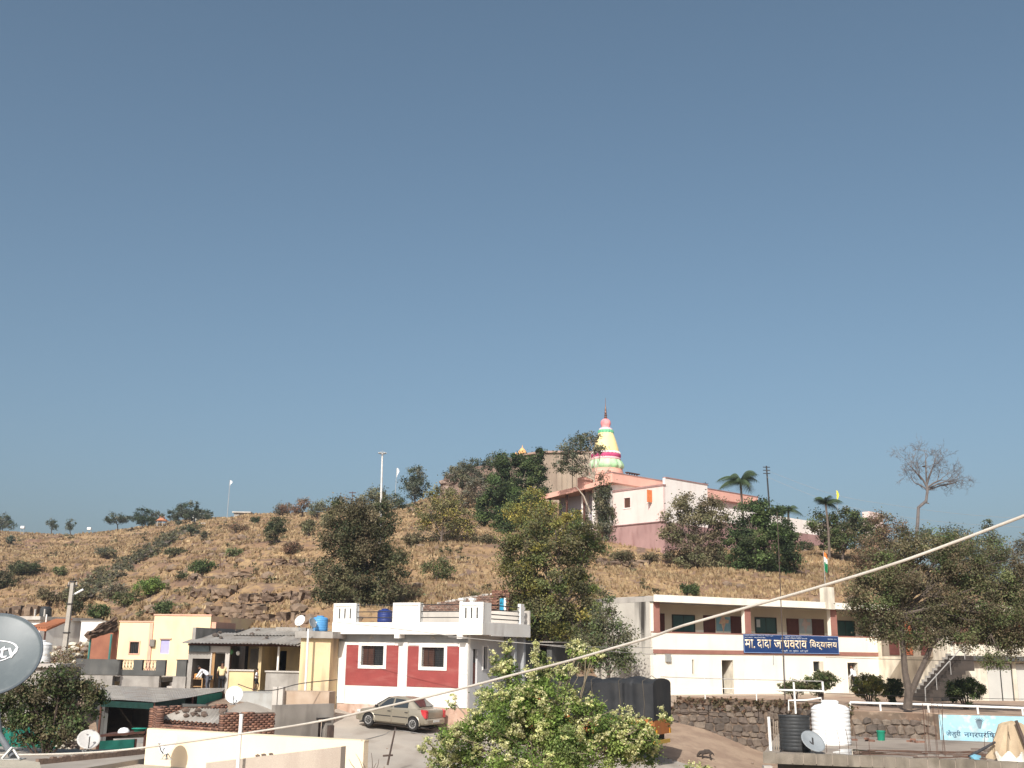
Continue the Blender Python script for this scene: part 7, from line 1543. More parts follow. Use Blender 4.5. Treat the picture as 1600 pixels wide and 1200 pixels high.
def shrub(label, px, py, rx, ry, pal, seed, d=None, size=None, cover=2.2, name='shrub', group='shrubs on the dry hillside', nb=3, bark=None, cat='shrub'):
    """shrub whose base stands on the hill at photo point (px,py), rx by ry photo pixels in half-size"""
    p = hit(px, py) if d is None else at(px, py, d); d = p.y; k = mpp(d); g = random.Random(seed); t = thing(name, label, cat, (p.x, p.y, p.z if not math.isnan(p.z) else 0), 0, group); W = []
    for i in range(nb): W.append((Vector((g.uniform(-.5, .5)*rx*k, g.uniform(-.4, .4)*rx*k, ry*k*g.uniform(.8, 1.25))), (rx*k*g.uniform(.5, .8), rx*k*.6, ry*k*g.uniform(.55, .85))))
    V, F, K = leaf_cloud(W, size or max(.12, .0016*d), cover, pal, seed, .35); tr = MB()
    for c, r in W:
        for j in range(2): tr.tube(bend((0,0,-.2), c+Vector((g.uniform(-.4, .4)*r[0], g.uniform(-.4, .4)*r[1], r[2]*.5)), g, .15, 4), [.05*k*16, .04*k*16, .03*k*16, .02*k*16, .01*k*16], 5)
    tr.build('stems', bark or BARKD, t); link('foliage', fast_mesh('foliage', V, F, LEAF, K), t); return t

# ---- hillside trees, named by what they stand next to
tree('hill_tree', 'big dense olive tree on the slope behind the white house, in front of the mast', 'tree', 79, (566, 946), [(545,800,40,30),(585,815,42,36),(530,845,34,34),(575,865,50,40),(562,838,48,30),(612,880,26,34),(520,900,34,30),(565,915,50,26),(600,925,38,20),(510,925,22,16)], ['olive','dark','olive','brown'], .17, 2.5, .17, seed=21, twigs=6)
tree('hill_tree', 'slender yellow-green tree on the slope, crown just above the terrace edge', 'tree', 108, (690, 862), [(690,778,26,22),(672,800,26,22),(712,800,26,26),(690,822,38,18),(730,820,14,14)], ['pale','olive','yellow'], .2, 1.3, .14, seed=22)
tree('scrub_tree', 'brown scrubby thicket around the slender yellow-green tree', 'bushes', 112, (705, 852), [(665,838,30,16),(715,838,26,14),(735,842,18,12),(650,845,14,10)], ['brown','olive'], .2, 1.0, .07, seed=23)
tree('small_tree', 'small round-topped green tree alone on the bare slope', 'tree', 88, (685, 922), [(685,882,20,12),(672,890,14,9),(700,890,13,9),(688,896,20,7)], ['green','olive'], .15, 1.5, .09, seed=24, bark=BARKD)
tree('hill_tree', 'tall very dark green tree below the small orange dome', 'tree', 131, (792, 846), [(800,730,34,24),(835,735,20,26),(790,765,42,30),(825,775,36,32),(765,800,28,24),(800,810,36,30),(785,838,26,14),(843,712,8,14)], ['dark','dark','green'], .24, 4.2, .2, seed=25)
tree('hill_tree', 'yellow-leaved tree with thin dark trunks before the very dark tree', 'tree', 119, (822, 852), [(830,778,22,18),(812,800,24,20),(850,800,24,20),(835,820,34,16)], ['yellow','green','yellow'], .22, 1.8, .1, seed=26, bark=BARKD, stems=[([(822,852),(822,825),(828,800),(830,785)], [.11,.1,.08,.05]), ([(845,850),(842,815)], .09)])
tree('hill_tree', 'low yellow-leaved bushy tree under the temple veranda', 'tree', 117, (905, 848), [(890,812,24,16),(918,806,22,16),(940,826,22,16),(880,832,20,14),(915,835,30,14)], ['yellow','green','olive'], .22, 1.8, .1, seed=27)
tree('big_tree', 'large spreading olive-green tree between the white house and the school', 'tree', 70, (868, 1056), [(868,832,62,32),(822,862,42,34),(908,858,44,34),(850,898,64,42),(818,925,38,36),(892,928,54,42),(842,965,54,36),(908,975,34,32),(862,1000,54,28),(815,985,26,24)], ['olive','olive','yellow','green'], .15, 2.4, .2, seed=28, twigs=6)
tree('big_tree', 'grey-green tree against the streaked school gable, right of the large olive tree', 'tree', 64, (945, 1062), [(945,965,26,18),(930,995,32,24),(968,990,24,22),(945,1025,36,24),(975,1030,20,20),(915,1030,16,18),(950,938,9,20)], ['grey','olive','green'], .14, 1.7, .12, seed=29)
tree('flat_topped_tree', 'flat-topped tree with pale bare limbs leaning before the spire', 'tree', 114, (934, 836), [(905,690,30,9),(920,684,20,8),(882,706,20,10),(915,702,32,9),(895,718,26,10),(875,728,16,12),(905,735,26,8),(938,703,10,8)], ['grey','olive','dark'], .19, 1.35, .16, BARKP, .34, 30, twigs=4, stems=[([(934,836),(932,790),(928,750),(915,722)], [.18,.15,.12,.08]), ([(922,800),(912,775),(900,760)], [.1,.08,.04]), ([(931,760),(945,740),(955,728)], [.11,.08,.04])])
tree('creeper_tree', 'narrow dark creeper-covered trunk beside the temple corner', 'tree', 113.5, (946, 848), [(946,755,13,22),(942,785,16,24),(950,815,18,26),(955,838,22,12)], ['dark','olive','grey'], .2, 2.2, .2, seed=31)
tree('hill_tree', 'round olive-brown tree hiding the lower temple wall', 'tree', 103, (1085, 908), [(1080,795,36,26),(1115,800,26,24),(1060,825,30,28),(1100,840,42,34),(1075,870,42,26),(1120,870,24,22),(1095,895,40,14)], ['olive','brown','pale'], .2, 1.9, .18, seed=32)
tree('hill_tree', 'tall glossy dark green tree right of the round olive-brown tree', 'tree', 99, (1192, 942), [(1178,805,30,26),(1210,815,28,26),(1165,845,36,32),(1205,860,36,36),(1180,895,44,34),(1215,905,24,24),(1160,885,24,24),(1226,835,18,24),(1226,870,18,26)], ['dark','green','dark'], .2, 3.6, .18, seed=33)
tree('hill_tree', 'dark rounded tree below the yellow flag', 'tree', 112, (1315, 872), [(1320,812,28,20),(1284,820,20,20),(1300,845,22,18),(1345,822,26,22),(1295,830,22,20),(1330,845,34,20),(1365,838,18,18)], ['dark','olive','brown','green'], .21, 2.2, .15, seed=34)
tree('hill_tree', 'brown thinning tree directly left of the bare crooked tree', 'tree', 104, (1385, 890), [(1380,820,18,20),(1400,838,26,24),(1360,858,26,22),(1395,865,34,22),(1345,870,18,14)], ['brown','olive','rust'], .2, 1.5, .12, seed=35)
tree('hill_tree', 'airy grey-green tree below the bare crooked tree', 'tree', 100, (1470, 895), [(1455,835,26,14),(1485,838,26,16),(1465,858,40,18),(1500,860,24,16)], ['grey','green','olive'], .19, 1.4, .12, seed=36)
tree('hill_tree', 'upright green tree near the right edge with sky behind it', 'tree', 103, (1540, 912), [(1543,830,12,20),(1535,855,24,20),(1560,858,18,20),(1545,880,28,16)], ['green','olive','grey'], .19, 1.6, .12, seed=37)
tree('hill_tree', 'thin grey scrub tree at the far right edge', 'tree', 108, (1590, 915), [(1585,865,22,18),(1605,850,14,20),(1590,890,28,16),(1625,880,20,22)], ['grey','brown','olive'], .19, 1.2, .1, seed=38)
# big thorn tree in the school yard with a forked trunk
tree('yard_tree', 'wide thorny brown-green tree with a forked trunk in the school yard', 'tree', 55, (1418, 1106), [(1400,895,46,40),(1370,930,44,34),(1345,910,26,24),(1450,870,44,36),(1440,930,56,40),(1500,890,50,42),(1520,940,54,40),(1560,900,44,44),(1580,950,46,40),(1410,975,44,28),(1460,985,40,24),(1545,995,40,20),(1610,920,40,44),(1500,850,30,22),(1385,990,26,18),(1350,952,24,22),(1580,1005,26,24),(1480,960,50,34),(1530,975,50,30),(1590,985,36,30),(1370,970,34,24),(1440,1000,34,18),(1500,1000,36,18),(1425,850,34,24)], ['olive','brown','olive','brown','green'], .105, 1.7, .16, mat('thorn_bark', (.125,.10,.082), (.085,.068,.056), 4, .95, .5, 12), .36, 39, twigs=7, fork=.3,
     stems=[([(1418,1108),(1420,1080),(1414,1050),(1411,1010),(1408,960),(1402,920)], [.24,.20,.16,.14,.11,.06]), ([(1422,1085),(1440,1045),(1455,1010),(1470,975),(1490,930)], [.17,.14,.12,.10,.06]), ([(1455,1010),(1500,960),(1545,930)], [.09,.07,.04])])
tree('hanging_branch', 'drooping leafy branch end of the yard tree in front of the glass doors', 'branch', 54, (1556, 1000), [(1552,1022,14,20),(1540,1030,10,12),(1565,1035,8,12)], ['olive','green'], .10, 1.1, .03, seed=40, ground_=False)

# ---- skyline trees and hillside shrubs
SK = [('lone dense tree on the skyline right of the white pennant', 648, 786, [(648,745,11,10),(642,758,11,11),(656,762,10,12),(648,772,12,8)], ['dark','grey'], 165),
      ('grey skyline tree on the fort rocks, tallest of its row', 740, 745, [(741,726,7,6),(733,735,12,7),(748,738,10,8)], ['grey','dark'], 163),
      ('spreading grey-green tree left of the dark tree on the fort slope', 722, 775, [(722,738,16,9),(712,746,12,9),(735,748,14,10),(725,755,18,8)], ['grey','olive'], 152),
      ('grey-green bush crown on the fort wall left of the orange dome', 772, 745, [(775,722,12,9),(764,730,10,8),(784,728,12,9)], ['grey','dark'], 154),
      ('brown thicket below the fort wall left of the very dark tree', 752, 790, [(745,765,18,12),(765,758,16,12),(735,780,16,10)], ['brown','grey'], 148),
      ('pale leafy tree just left of the floodlight mast top slope', 590, 812, [(590,775,12,9),(580,786,16,10),(598,790,14,12),(588,800,20,8)], ['pale','grey'], 150),
      ('low green thicket on the skyline right of the floodlight mast', 612, 800, [(612,785,16,8),(628,792,12,7)], ['dark','grey'], 162),
      ('flat-topped tree on the left ridge, leftmost of the ridge group', 183, 828, [(182,811,13,6),(196,813,8,5),(175,816,7,4)], ['dark','grey'], 240),
      ('rounded dark tree on the left ridge beside the pavilion', 223, 824, [(223,804,9,7),(218,813,9,7),(228,815,9,6)], ['dark'], 238),
      ('small dark tree on the ridge touching the pavilion roof', 241, 822, [(243,808,8,6),(238,815,7,6)], ['dark','grey'], 239),
      ('large round grey-green tree on the ridge right of the pavilion', 293, 822, [(293,800,18,9),(280,808,18,11),(308,808,16,10),(320,812,10,8)], ['grey','dark'], 228),
      ('bare reddish skyline bush right of the ridge shed', 446, 806, [(446,795,12,7),(438,800,9,5)], ['rust','grey'], 196),
      ('bare reddish skyline tree, taller, left of the dark power pole', 472, 802, [(474,788,8,7),(468,795,8,6)], ['rust','brown'], 190),
      ('pale green skyline tree between reddish bush and power pole', 497, 803, [(500,792,10,7),(490,798,9,6)], ['pale','grey'], 184),
      ('small reddish skyline bush directly left of the power pole', 521, 803, [(522,794,7,6),(516,799,6,4)], ['rust','brown'], 182),
      ('dark tree cut by the left edge on the far ridge', 4, 832, [(4,815,12,8),(-5,820,14,8),(12,822,8,6)], ['dark','grey'], 258),
      ('thin tree on the far left ridge, first right of the left tank', 81, 834, [(80,818,6,4),(84,824,5,4)], ['grey','dark'], 258),
      ('thin tree on the far left ridge, just left of the right tank', 111, 834, [(111,820,6,5),(108,826,4,3)], ['dark','grey'], 258)]
for i, (lab, bx, by, bl, pal, d) in enumerate(SK): bl = [(bx+(a-bx)*1.2, by+(c-by)*1.12, e*1.35, f_*1.3) for a, c, e, f_ in bl]; tree('ridge_tree', lab, 'tree', d, (bx, by), bl, pal, .28 if d > 200 else .24, 2.0, .12, seed=60+i, group='trees along the skyline', twigs=3, bark=BARKD)
SH = [('dark conical green tree on the open slope below the reddish bush', 431, 850, 17, 22, ['dark','olive'], 4), ('dark green bush mid-slope right of the hillside post', 318, 900, 20, 12, ['dark','green'], 4), ('pale green bush right of the hillside post', 366, 873, 13, 8, ['pale','green'], 3),
      ('grey bush below the ridge huts', 322, 844, 8, 8, ['grey','olive'], 2), ('dark olive bush beside the dark path, lower', 272, 870, 18, 7, ['olive','dark'], 3), ('olive bush left of the dark path', 166, 874, 15, 9, ['olive','grey'], 3),
      ('small olive bush below and left of the dark path', 156, 897, 9, 6, ['olive'], 2), ('lone small tree low on the left slope', 92, 902, 10, 9, ['olive','green'], 3), ('large dark thicket at the left edge mid-slope', 34, 900, 26, 13, ['dark','olive'], 4),
      ('darkest brown thicket at the left edge low slope', -4, 922, 24, 16, ['dark','brown'], 4), ('narrow dark bush high at the left edge', 17, 852, 7, 9, ['dark','grey'], 2), ('bright green bush at the foot of the slope above the yellow house', 232, 935, 26, 17, ['bright','green'], 4),
      ('green bush left of the bright green bush', 195, 952, 22, 13, ['green','olive'], 3), ('tall spiky dark green clump behind the yellow house roof', 256, 968, 22, 14, ['dark','green'], 4), ('dark green bush behind the yard wall by the utility pole', 152, 972, 22, 13, ['dark','green'], 3),
      ('grey dry bush below the dark path', 180, 938, 24, 12, ['grey','brown'], 3), ('dark bush right behind the utility pole', 118, 962, 14, 13, ['dark','olive'], 3), ('brown dry bush low on the left slope above the white house', 80, 948, 24, 13, ['olive','brown'], 3),
      ('rusty bush left of the big olive tree', 455, 868, 16, 10, ['rust','brown'], 3), ('pale tree above the rusty bush', 482, 838, 11, 14, ['pale','olive'], 3), ('olive bush left of the big olive tree high', 510, 826, 16, 13, ['olive','pale'], 3),
      ('small dark bush below the ridge shed', 402, 818, 9, 5, ['dark'], 2), ('green bush behind the school roof left of the antenna pole', 1072, 930, 24, 10, ['dark','green'], 3), ('brown bush on the slope above the school roof', 965, 880, 24, 10, ['brown','olive'], 3),
      ('dry bush beside the round olive-brown tree foot', 1020, 880, 18, 8, ['brown','olive'], 2), ('dark scrub on the bare slope above the flag', 1260, 862, 20, 8, ['brown','dark'], 2), ('scrub right of the slender tree foot', 755, 850, 20, 8, ['brown','olive'], 3), ('scrub below the mast right side', 640, 855, 18, 9, ['olive','brown'], 3),
      ('rusty scrub patch under the ridge flag mast', 368, 832, 20, 7, ['rust','brown'], 2), ('olive bush upslope of the bright green bush', 285, 905, 10, 8, ['olive','dark'], 2), ('grey bush near the dark path top', 300, 838, 12, 7, ['grey','dark'], 2)]
for i, (lab, px, py, rx, ry, pal, nb) in enumerate(SH): shrub(lab, px, py, rx, ry, pal, 120+i, nb=nb)

# ---- bare crooked tree
def bare_tree():
    d = 101; B0 = ground(1431, 840, d); t = thing('bare_tree', 'leafless crooked tree with a bird nest against the sky', 'tree', B0); g = random.Random(9); k = mpp(d); b = MB(); ends = []
    P = lambda px, py, dy=0.: at(px, py, d+dy)-B0
    b.tube([P(1431,850), P(1434,815), P(1435,793), P(1447,783), P(1449,768), P(1448,757)], [3.*k, 2.7*k, 2.5*k, 2.4*k, 2.1*k, 1.8*k], 8); b.tube([P(1446,785), P(1452,787)], [1.5*k, .6*k], 6)
    def grow(p, v, L, r, lev):
        pts = [p]; q = p.copy(); w = v.copy()
        for i in range(4): w = (w+Vector([g.gauss(0, .22) for _ in range(3)])+Vector((0, 0, .06))).normalized(); q = q+w*L/4; pts.append(q.copy())
        b.tube(pts, [max(.008, r*(1-.16*i)) for i in range(5)], 5 if lev < 2 else 3); ends.append(q)
        if lev < 5:
            for i in range(3 if lev < 4 else 2):
                s = pts[g.choice((2, 3, 4))]; a = (w+Vector([g.gauss(0, .75) for _ in range(3)])).normalized(); grow(s, a, L*g.uniform(.55, .8), r*.55, lev+1)
    for (x0, y0), (x1, y1), r in (((1448,760), (1436,742), 1.6), ((1448,757), (1456,735), 1.8), ((1449,765), (1478,752), 1.5), ((1449,762), (1470,750), 1.6), ((1449,766), (1490,755), 1.3), ((1447,764), (1430,755), 1.3), ((1448,755), (1446,720), 1.4), ((1440,750), (1424,730), 1.2)):
        a, c = P(x0, y0), P(x1, y1, g.uniform(-1.2, 1.2)); b.tube([a, a.lerp(c, .5)+Vector((0,0,.1)), c], [r*k, r*k*.85, r*k*.7], 6)
        for i in range(3): grow(c if i else a.lerp(c, .6), ((c-a).normalized()+Vector([g.gauss(0, .4) for _ in range(3)])).normalized(), g.uniform(15, 27)*k, r*k*.42, 1)
    b.build('trunk', mat('grey_brown_bark', (.165,.145,.135), (.12,.105,.10), 5, .95, .2), t)
    n = P(1443.5, 729); part('nest', BARKD, t, lambda b: stone_into(b, tuple(n), 2.6*k, 4))
    V, F, K = leaf_cloud([(e, (.25, .25, .2)) for e in ends[::9]], .16, .25, ['rust', 'grey'], 5, .2, ncl=3); pass
bare_tree()
# ---- palms by the temple
def palm(label, px, py, base, d, R_px, seed, n=11):
    B0 = at(*base, d); B0.z = min(B0.z, ZT(B0.x, B0.y)); t = thing('palm', label, 'palm tree', B0, 0, 'palms by the temple'); c = at(px, py, d)-B0; k = mpp(d); g = random.Random(seed)
    MB().tube([(0,0,-.5), c*.5+Vector((.1,0,0)), c], [.15, .12, .10], 8).build('trunk', BARK, t)
    for i in range(n):
        a = 2*math.pi*i/n+g.uniform(-.25, .25); L = R_px*k*g.uniform(.85, 1.15); el = g.uniform(.35, 1.4); vs = []; fs = []; m = 12; spine = []
        for j in range(m+1):
            u = j/m; rr = L*(u*math.cos(el*(1-.2*u))*.95); z = L*(u*math.sin(el)-u*u*.72); spine.append(Vector((rr*math.cos(a), rr*math.sin(a), z)))
        sd = Vector((-math.sin(a), math.cos(a), 0)); b = MB()
        for j in range(1, m+1):
            w = L*.36*math.sin(math.pi*min(1, .12+.86*j/m))
            for s in (-1, 1):
                for q in (0, .5):
                    p = spine[j-1].lerp(spine[j], q); tip = p+sd*s*w+(spine[j]-spine[j-1])*1.0+Vector((0, 0, -w*.75)); wd = (spine[j]-spine[j-1])*.5
                    b.add([p-wd*.5, p+wd*.5, tip], [(0, 1, 2)])
        o = b.build('frond', LEAFP, t, c)
LEAFP = mat('palm_leaf', (.045,.07,.03), (.06,.085,.04), 3, .5, spec=.4)
palm('tall palm with drooping fronds above the temple roof', 1157, 752, (1160, 800), 104, 45, 1, 14); palm('small palm partly behind the glossy dark green tree', 1232, 797, (1226, 840), 108, 26, 2, 11); palm('small palm left of the yellow flag', 1290, 786, (1294, 840), 111, 32, 3, 11)
# ---- clipped bushes in the school yard
for i, (lab, cx, cy, rx, ry, d, pal) in enumerate((('round clipped bush in front of the small school window', 1284, 1066, 26, 19, 61, ['olive','green']), ('low clipped hedge left of the round clipped bush', 1243, 1075, 27, 11, 61.5, ['olive','green']), ('lighter green clipped bush beside the school doorway', 1360, 1075, 30, 22, 60.5, ['olive','yellow','green']), ('dark clipped bush left of the forked trunk', 1398, 1079, 16, 21, 60.8, ['dark']), ('broad dark clipped bush in front of the staircase', 1510, 1080, 34, 20, 58.5, ['dark','dark','green']))):
    k = mpp(d); p = at(cx, cy+ry, d); t = thing('clipped_bush', lab, 'bush', p, 0, 'clipped bushes in the school yard'); W = [(Vector((0, 0, ry*k)), (rx*k*.95, rx*k*.8, ry*k*.95))]
    for j in range(5): a = j*1.257; W.append((Vector((rx*k*.5*math.cos(a), rx*k*.4*math.sin(a), ry*k*(1+.35*math.sin(j*2.1)))), (rx*k*.45, rx*k*.4, ry*k*.5)))
    V, F, K = leaf_cloud(W, .10, 2.6, pal, 200+i, .16, shell=.75); link('foliage', fast_mesh('foliage', V, F, LEAF, K), t)
    b = MB(); [b.tube([(.05*j-.1, 0, -.3), (rx*k*.2*(j-2), .1*j, ry*k)], [.05, .03], 6) for j in range(4)]; b.build('stems', BARKD, t)

# ---- flowering tree in the foreground
def flowering():
    d = 33.; B0 = at(850, 1290, d); B0.z = ZT(B0.x, B0.y); t = thing('flowering_tree', 'bright green tree covered in cream flower sprays at the bottom centre', 'tree', B0); g = random.Random(77); k = mpp(d)
    BL = [(860,1135,66,50),(800,1125,56,44),(905,1134,60,38),(955,1138,44,27),(848,1100,46,30),(820,1080,40,34),(915,1108,28,14),(760,1160,56,40),(840,1180,80,40),(930,1170,70,40),(980,1155,38,30),(720,1180,40,30),(700,1150,16,14),(1005,1175,26,22),(882,1052,13,10),(850,1050,16,14),(790,1050,20,18),(770,1090,26,20),(740,1135,26,18),(1005,1140,14,12),(925,1024,14,9),(902,1018,13,9),(690,1190,16,14)]
    W = []
    for cx, cy, rx, ry in BL: c = at(cx, cy, d+g.uniform(-.6, .9))-B0; W.append((c, (rx*k, rx*k*.85, ry*k)))
    V, F, K = leaf_cloud(W, .075, 1.8, ['bright','bright','green'], 7, .26, .6, shell=.5)
    link('crown', fast_mesh('crown', V, F, leafmat('fresh_leaf', .35), K), t)
    b = MB(); f = Vector((0, .1, (W[0][0].z)*.45)); b.tube([(0,0,-.4), f*.5+Vector((.1,0,0)), f], [.17, .14, .12], 8)
    for c, r in W:
        pts = bend(f, c+Vector((0,0,r[2]*.4)), g, .1); b.tube(pts, [.06, .05, .04, .03, .022, .014], 6)
        for j in range(5): q = c+Vector((g.uniform(-.9, .9)*r[0], g.uniform(-.9, .9)*r[1], g.uniform(-.2, 1.0)*r[2])); b.tube(bend(pts[g.choice((2,3,4))], q, g, .1, 3), [.02, .015, .011, .007], 5)
    SPR = [(793,1013,11,15),(843,1018,13,20),(771,1026,9,8),(838,1040,11,14),(915,1020,15,10),(660,1165,8,10),(668,1155,7,8),(706,1095,8,14),(1040,1115,12,14),(1084,1195,16,5),(1100,1200,12,4)]
    for px, py, _, _ in SPR[:4]+SPR[6:8]: q = at(px, py+4, d)-B0; s = min((w[0] for w in W), key=lambda w: (w-q).length); b.tube(bend(s, q, g, .08), [.03, .026, .022, .018, .014, .01], 5)
    b.build('trunk', mat('greenish_bark', (.24,.20,.14), (.18,.15,.10), 4, .9), t)
    # flower sprays: cream panicles hung over the sunny side of the crown
    PAL['flower'] = [(.58,.55,.28), (.50,.50,.22), (.62,.60,.36), (.40,.44,.15)]; Wf = []
    for px, py, rx, ry in SPR: Wf.append((at(px, py, d-.3)-B0, (rx*k, rx*k, ry*k)))
    for (c, r) in W:
        for j in range(int(5+r[0]*r[2]*11)):
            q = Vector([g.gauss(0, 1) for _ in range(3)]).normalized(); q.y = -abs(q.y); q.z = q.z*.8+.25; s = g.uniform(.10, .20)
            Wf.append((c+Vector((q.x*r[0], q.y*r[1], q.z*r[2]))*1.02, (s, s, s*g.uniform(1.0, 1.7))))
    V, F, K = leaf_cloud(Wf, .052, .85, ['flower'], 8, .13, .8, ncl=7); o = link('flower_sprays', fast_mesh('flower_sprays', V, F, leafmat('petal', .3), K), t); o['kind'] = 'stuff'
    Wl = [(at(px, py+ry*.7, d)-B0, (rx*k*1.1, rx*k, ry*k*.8)) for px, py, rx, ry in SPR]; V, F, K = leaf_cloud(Wl, .07, .7, ['bright','green'], 9, .15, ncl=8); link('sprig_leaves', fast_mesh('sprig_leaves', V, F, leafmat('fresh_leaf'), K), t)
flowering()
# ---- dark bush in front of the tin shed at the left
tree('dark_bush', 'large dark feathery bush at the left beside the near grey dish', 'bush', 31, (70, 1175), [(95,1060,34,26),(60,1080,36,30),(30,1105,34,36),(85,1100,50,34),(125,1095,34,30),(55,1135,46,28),(110,1135,36,22),(5,1090,24,30),(75,1155,34,14),(140,1080,22,18),(-20,1120,30,30)], ['dark','olive','green','dark','brown'], .085, 1.9, .09, seed=41, clump=.24, twigs=6, bark=BARKD, dr=.7)
tree('dry_bush', 'dry straw-brown bush with bare stalks between the pole and the bush', 'bush', 50, (102, 1062), [(92,1030,14,12),(105,1020,12,12),(110,1042,14,14)], ['brown','pale','rust'], .1, .8, .04, seed=42, bark=BARKP, twigs=9)
# ---- leafless twigs by the cream parapet
t = thing('dry_twigs', 'leafless twigs poking up beside the cream parapet end', 'twigs', at(575, 1230, 26)); b = MB(); g = random.Random(6); o_ = Vector(t.location)
for px, py in ((545,1186),(556,1178),(565,1190),(580,1176),(592,1186),(588,1192),(505,1190),(512,1184)): b.tube(bend((0 if px > 520 else -.9, 0, 0), at(px, py, 26+g.uniform(-.3, .3))-o_, g, .12), [.016, .013, .011, .009, .007, .004], 5)
b.build('stems', BARK, t)

# ================================================================== dark path on the hill, dry grass, scrub, rocks
pth = [hit(px, py) for px, py in ((304,824),(285,834),(262,848),(240,862),(215,876),(196,888),(178,900),(160,914),(142,930),(128,945))]
sp = spline(pth, 8); zz = np.array([max(ZT(p.x+a, p.y+c) for a in (-.8, 0, .8) for c in (-1, 0, 1)) for p in sp]); zz = np.convolve(np.pad(zz, 6, mode='edge'), np.ones(13)/13, 'valid'); vs = []
for i, p in enumerate(sp):
    e = (sp[min(i+1, len(sp)-1)]-sp[max(i-1, 0)]); e.z = 0; n = Vector((-e.y, e.x, 0)).normalized()
    for w in (-.75, -.2, .3, .8): q = p+n*w; vs.append((q.x, q.y, zz[i]+.1))
o = MB().add(vs, [(i*4+j, (i+1)*4+j, (i+1)*4+j+1, i*4+j+1) for i in range(len(sp)-1) for j in range(3)], True).build('hill_path', mat('dark_path', (.15,.115,.09), (.10,.08,.065), .8, .95, .3)); tag(o, kind='structure')
g = random.Random(71); B = []
for i, p in enumerate(sp):
    for k in range(4): s_ = g.uniform(.35, .8); B.append(((p.x+g.gauss(0, .9), p.y+g.gauss(0, 1.2), zz[i]+s_*.4), (s_, s_, s_*.7)))
V, F, K = leaf_cloud(B, .2, 1.0, ['grey','brown','olive','pale'], 72, .22, ncl=5); o = link('path_thicket', fast_mesh('path_thicket', V, F, LEAF, K)); tag(o, 'dark dry thicket lining the track up the left slope', 'thicket', kind='stuff')
B = []
for a, c in ((TP[0], TP[1]), (TP[1], TP[2])):
    for k in range(70): u = g.random(); s_ = g.uniform(.12, .34); B.append(((a[0]+(c[0]-a[0])*u+g.gauss(0, .1), a[1]+(c[1]-a[1])*u-g.uniform(.0, .35), 1.68-g.random()**2*.6), (s_, s_*.6, s_*.6)))
V, F, K = leaf_cloud(B, .09, .9, ['brown','rust','olive'], 73, .12, ncl=4); o = link('wall_weeds', fast_mesh('wall_weeds', V, F, LEAF, K)); tag(o, 'dry brown weeds hanging over the top of the stone retaining wall', 'weeds', kind='stuff')

def scatter(n, d0, d1, px0, px1, seed, bias=.5):
    g = np.random.default_rng(seed); d = d0+(d1-d0)*g.random(n)**bias if bias != 1 else d0+(d1-d0)*g.random(n); px = px0+(px1-px0)*g.random(n); x = (px-800)/FPX*math.cos(PITCH)*d; return g, x, d
def grass(n, seed):
    g, x, y = scatter(n, 70, 265, -60, 1660, seed, 1.25); z = zt(x, y); dens = fbm(x/9+4, y/9+2, 4); keep = (z > 3.0) & (dens+g.normal(0, .10, n) > -.07); x, y, z = x[keep], y[keep], z[keep]; n = len(x)
    h = (.10+.20*g.random(n))*(.7+y/260); w = h*.55; V = np.zeros((n, 3, 3, 3)); 
    for k in range(3):
        a = g.random(n)*6.283; la = .45*h*g.random(n); ca, sa = np.cos(a), np.sin(a); ox, oy = g.normal(0, .12, n), g.normal(0, .12, n)
        V[:, k, 0] = np.stack([x+ox-w*ca, y+oy-w*sa, z-.05], -1); V[:, k, 1] = np.stack([x+ox+w*ca, y+oy+w*sa, z-.05], -1); V[:, k, 2] = np.stack([x+ox+la*sa, y+oy-la*ca, z+h], -1)
    base = np.array([(.33,.23,.125), (.37,.27,.15), (.29,.20,.11), (.25,.165,.095), (.41,.31,.18)]); C = base[g.integers(0, 5, n)]*(.85+.3*g.random(n))[:, None]*(1+.9*fbm(x/6, y/6, 3))[:, None]
    return fast_mesh('dry_grass', V.reshape(-1, 3), np.arange(n*9).reshape(-1, 3), LEAF, np.repeat(np.clip(C, .02, .6), 3, 0))
o = link('dry_grass', grass(150000, 5)); tag(o, 'short dry straw-coloured grass covering the hillside', 'grass', kind='stuff')
def scrub(n, seed):
    g, x, y = scatter(n, 72, 260, -40, 1640, seed, 1.1); z = zt(x, y); dens = fbm(x/18+7, y/18+1, 4); keep = (z > 4) & (dens > -.03); x, y, z = x[keep], y[keep], z[keep]; B = []
    for i in range(len(x)): s = (.25+.5*g.random())*(.7+y[i]/260); B.append(((x[i], y[i], z[i]+s*.45), (s, s, s*.7)))
    return B
B = scrub(600, 8); V, F, K = leaf_cloud(B, .2, .9, ['brown','olive','brown','pale','olive'], 9, .22, ncl=6); o = link('hill_scrub', fast_mesh('hill_scrub', V, F, LEAF, K)); tag(o, 'low brown scrub dotted over the hillside', 'scrub', kind='stuff')
def rocks(n, seed):
    g = random.Random(seed); rg, x, y = scatter(n, 70, 200, -40, 1640, seed, 1.2); z = zt(x, y); b = MB()
    e = .8; gx = (zt(x+e, y)-zt(x-e, y))/(2*e); gy = (zt(x, y+e)-zt(x, y-e))/(2*e); st = np.hypot(gx, gy)
    for i in range(n):
        if z[i] > 3.5 and (st[i] > .55 or rg.random() < .25): stone_into(b, (x[i], y[i], z[i]+.05), g.uniform(.15, .5)*(1.6 if st[i] > .6 else 1), i)
    return b
o = rocks(1500, 14).build('hill_rocks', mat('hill_rock', (.23,.165,.115), (.16,.115,.08), 1.5, .95, .4, 6, c3=(.23,.17,.13))); tag(o, 'brown weathered rocks strewn over the hillside ledges', 'rocks', kind='stuff')
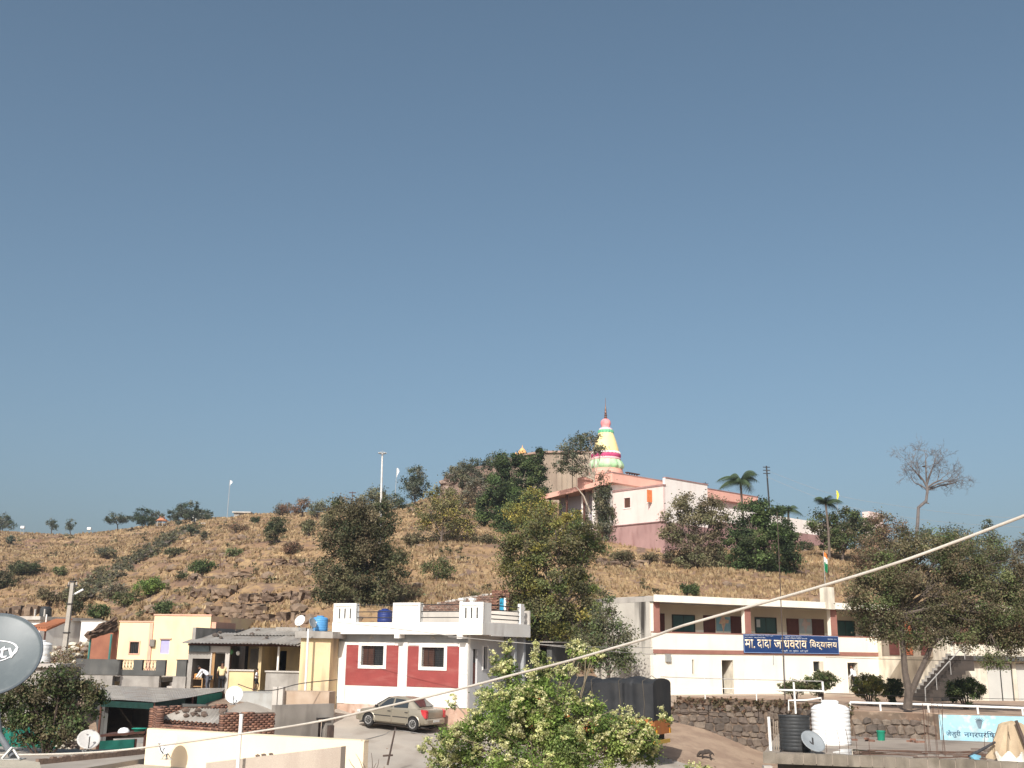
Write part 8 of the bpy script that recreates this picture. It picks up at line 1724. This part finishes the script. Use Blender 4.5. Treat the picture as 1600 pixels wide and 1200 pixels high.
# eroded rock ledges above the old yellow house
def ledge(px0, px1, py, h, seed, label):
    g = random.Random(seed); t = thing('rock_ledge', label, 'rock ledge', hit((px0+px1)/2, py)); o_ = Vector(t.location); px = px0
    M_ = [mat('ledge_rock%d' % i, c, tuple(q*.65 for q in c), 1.4, .95, .5, 5) for i, c in enumerate(((.20,.14,.098), (.155,.108,.078), (.25,.18,.125)))]
    while px < px1:
        w = g.uniform(7, 17); p = hit(px, py+g.uniform(-2, 3)+(px-px0)*-.03); k = mpp(p.y); hh = h*k*g.uniform(.6, 1.15); ww = w*k*.62; rz = g.uniform(-.3, .3); b = MB(); bm = bmesh.new(); bmesh.ops.create_cube(bm, size=1); bmesh.ops.subdivide_edges(bm, edges=bm.edges, cuts=2, use_grid_fill=True)
        for v in bm.verts: c = v.co*1.; v.co = Vector((c.x*2*ww*(1+g.uniform(-.12,.12)), c.y*2.2*(1+g.uniform(-.15,.15)), (c.z+.1)*hh*1.6*(1+g.uniform(-.12,.12)))); v.co.x += .18*c.z*ww
        bm.verts.index_update(); b.add([v.co[:] for v in bm.verts], [[v.index for v in f.verts] for f in bm.faces]); bm.free(); ob = b.build('rock', g.choice(M_), t, p-o_+Vector((0, .7, 0)), (g.uniform(-.1,.1), g.uniform(-.1,.1), rz)); px += w*.8
for i, (a, c, py, h, lab) in enumerate(((332, 420, 958, 11, 'dark layered rock ledge right above the yellow house roofs'), (345, 470, 972, 10, 'lowest grey-brown rock ledge behind the tin awning'), (310, 372, 929, 9, 'short dark rock ledge higher up behind the yellow house'), (380, 480, 938, 8, 'thin rock ledge left of the big olive tree'), (300, 400, 905, 5, 'thin broken rock band mid-slope below the hillside post'), (420, 500, 885, 5, 'thin broken rock band left of the big olive tree crown'), (0, 60, 962, 12, 'dark rock face at the left edge behind the near dish'), (940, 1010, 882, 7, 'crumbling rock band below the temple corner'))): ledge(a, c, py, h, 300+i, lab)

# ================================================================== thin haze in the valley air
hz = bpy.data.materials.new('haze_air'); hz.use_nodes = True; n = hz.node_tree.nodes; n.remove(n['Principled BSDF']); pv = n.new('ShaderNodeVolumePrincipled')
pv.inputs['Color'].default_value = (.86, .92, 1, 1); pv.inputs['Density'].default_value = .00028; pv.inputs['Anisotropy'].default_value = .2
hz.node_tree.links.new(pv.outputs[0], n['Material Output'].inputs['Volume'])
o = MB().box(-1600, 1600, -1000, 1600, -60, 44).build('haze', hz); tag(o, 'thin pale blue haze in the air', 'haze', kind='stuff')
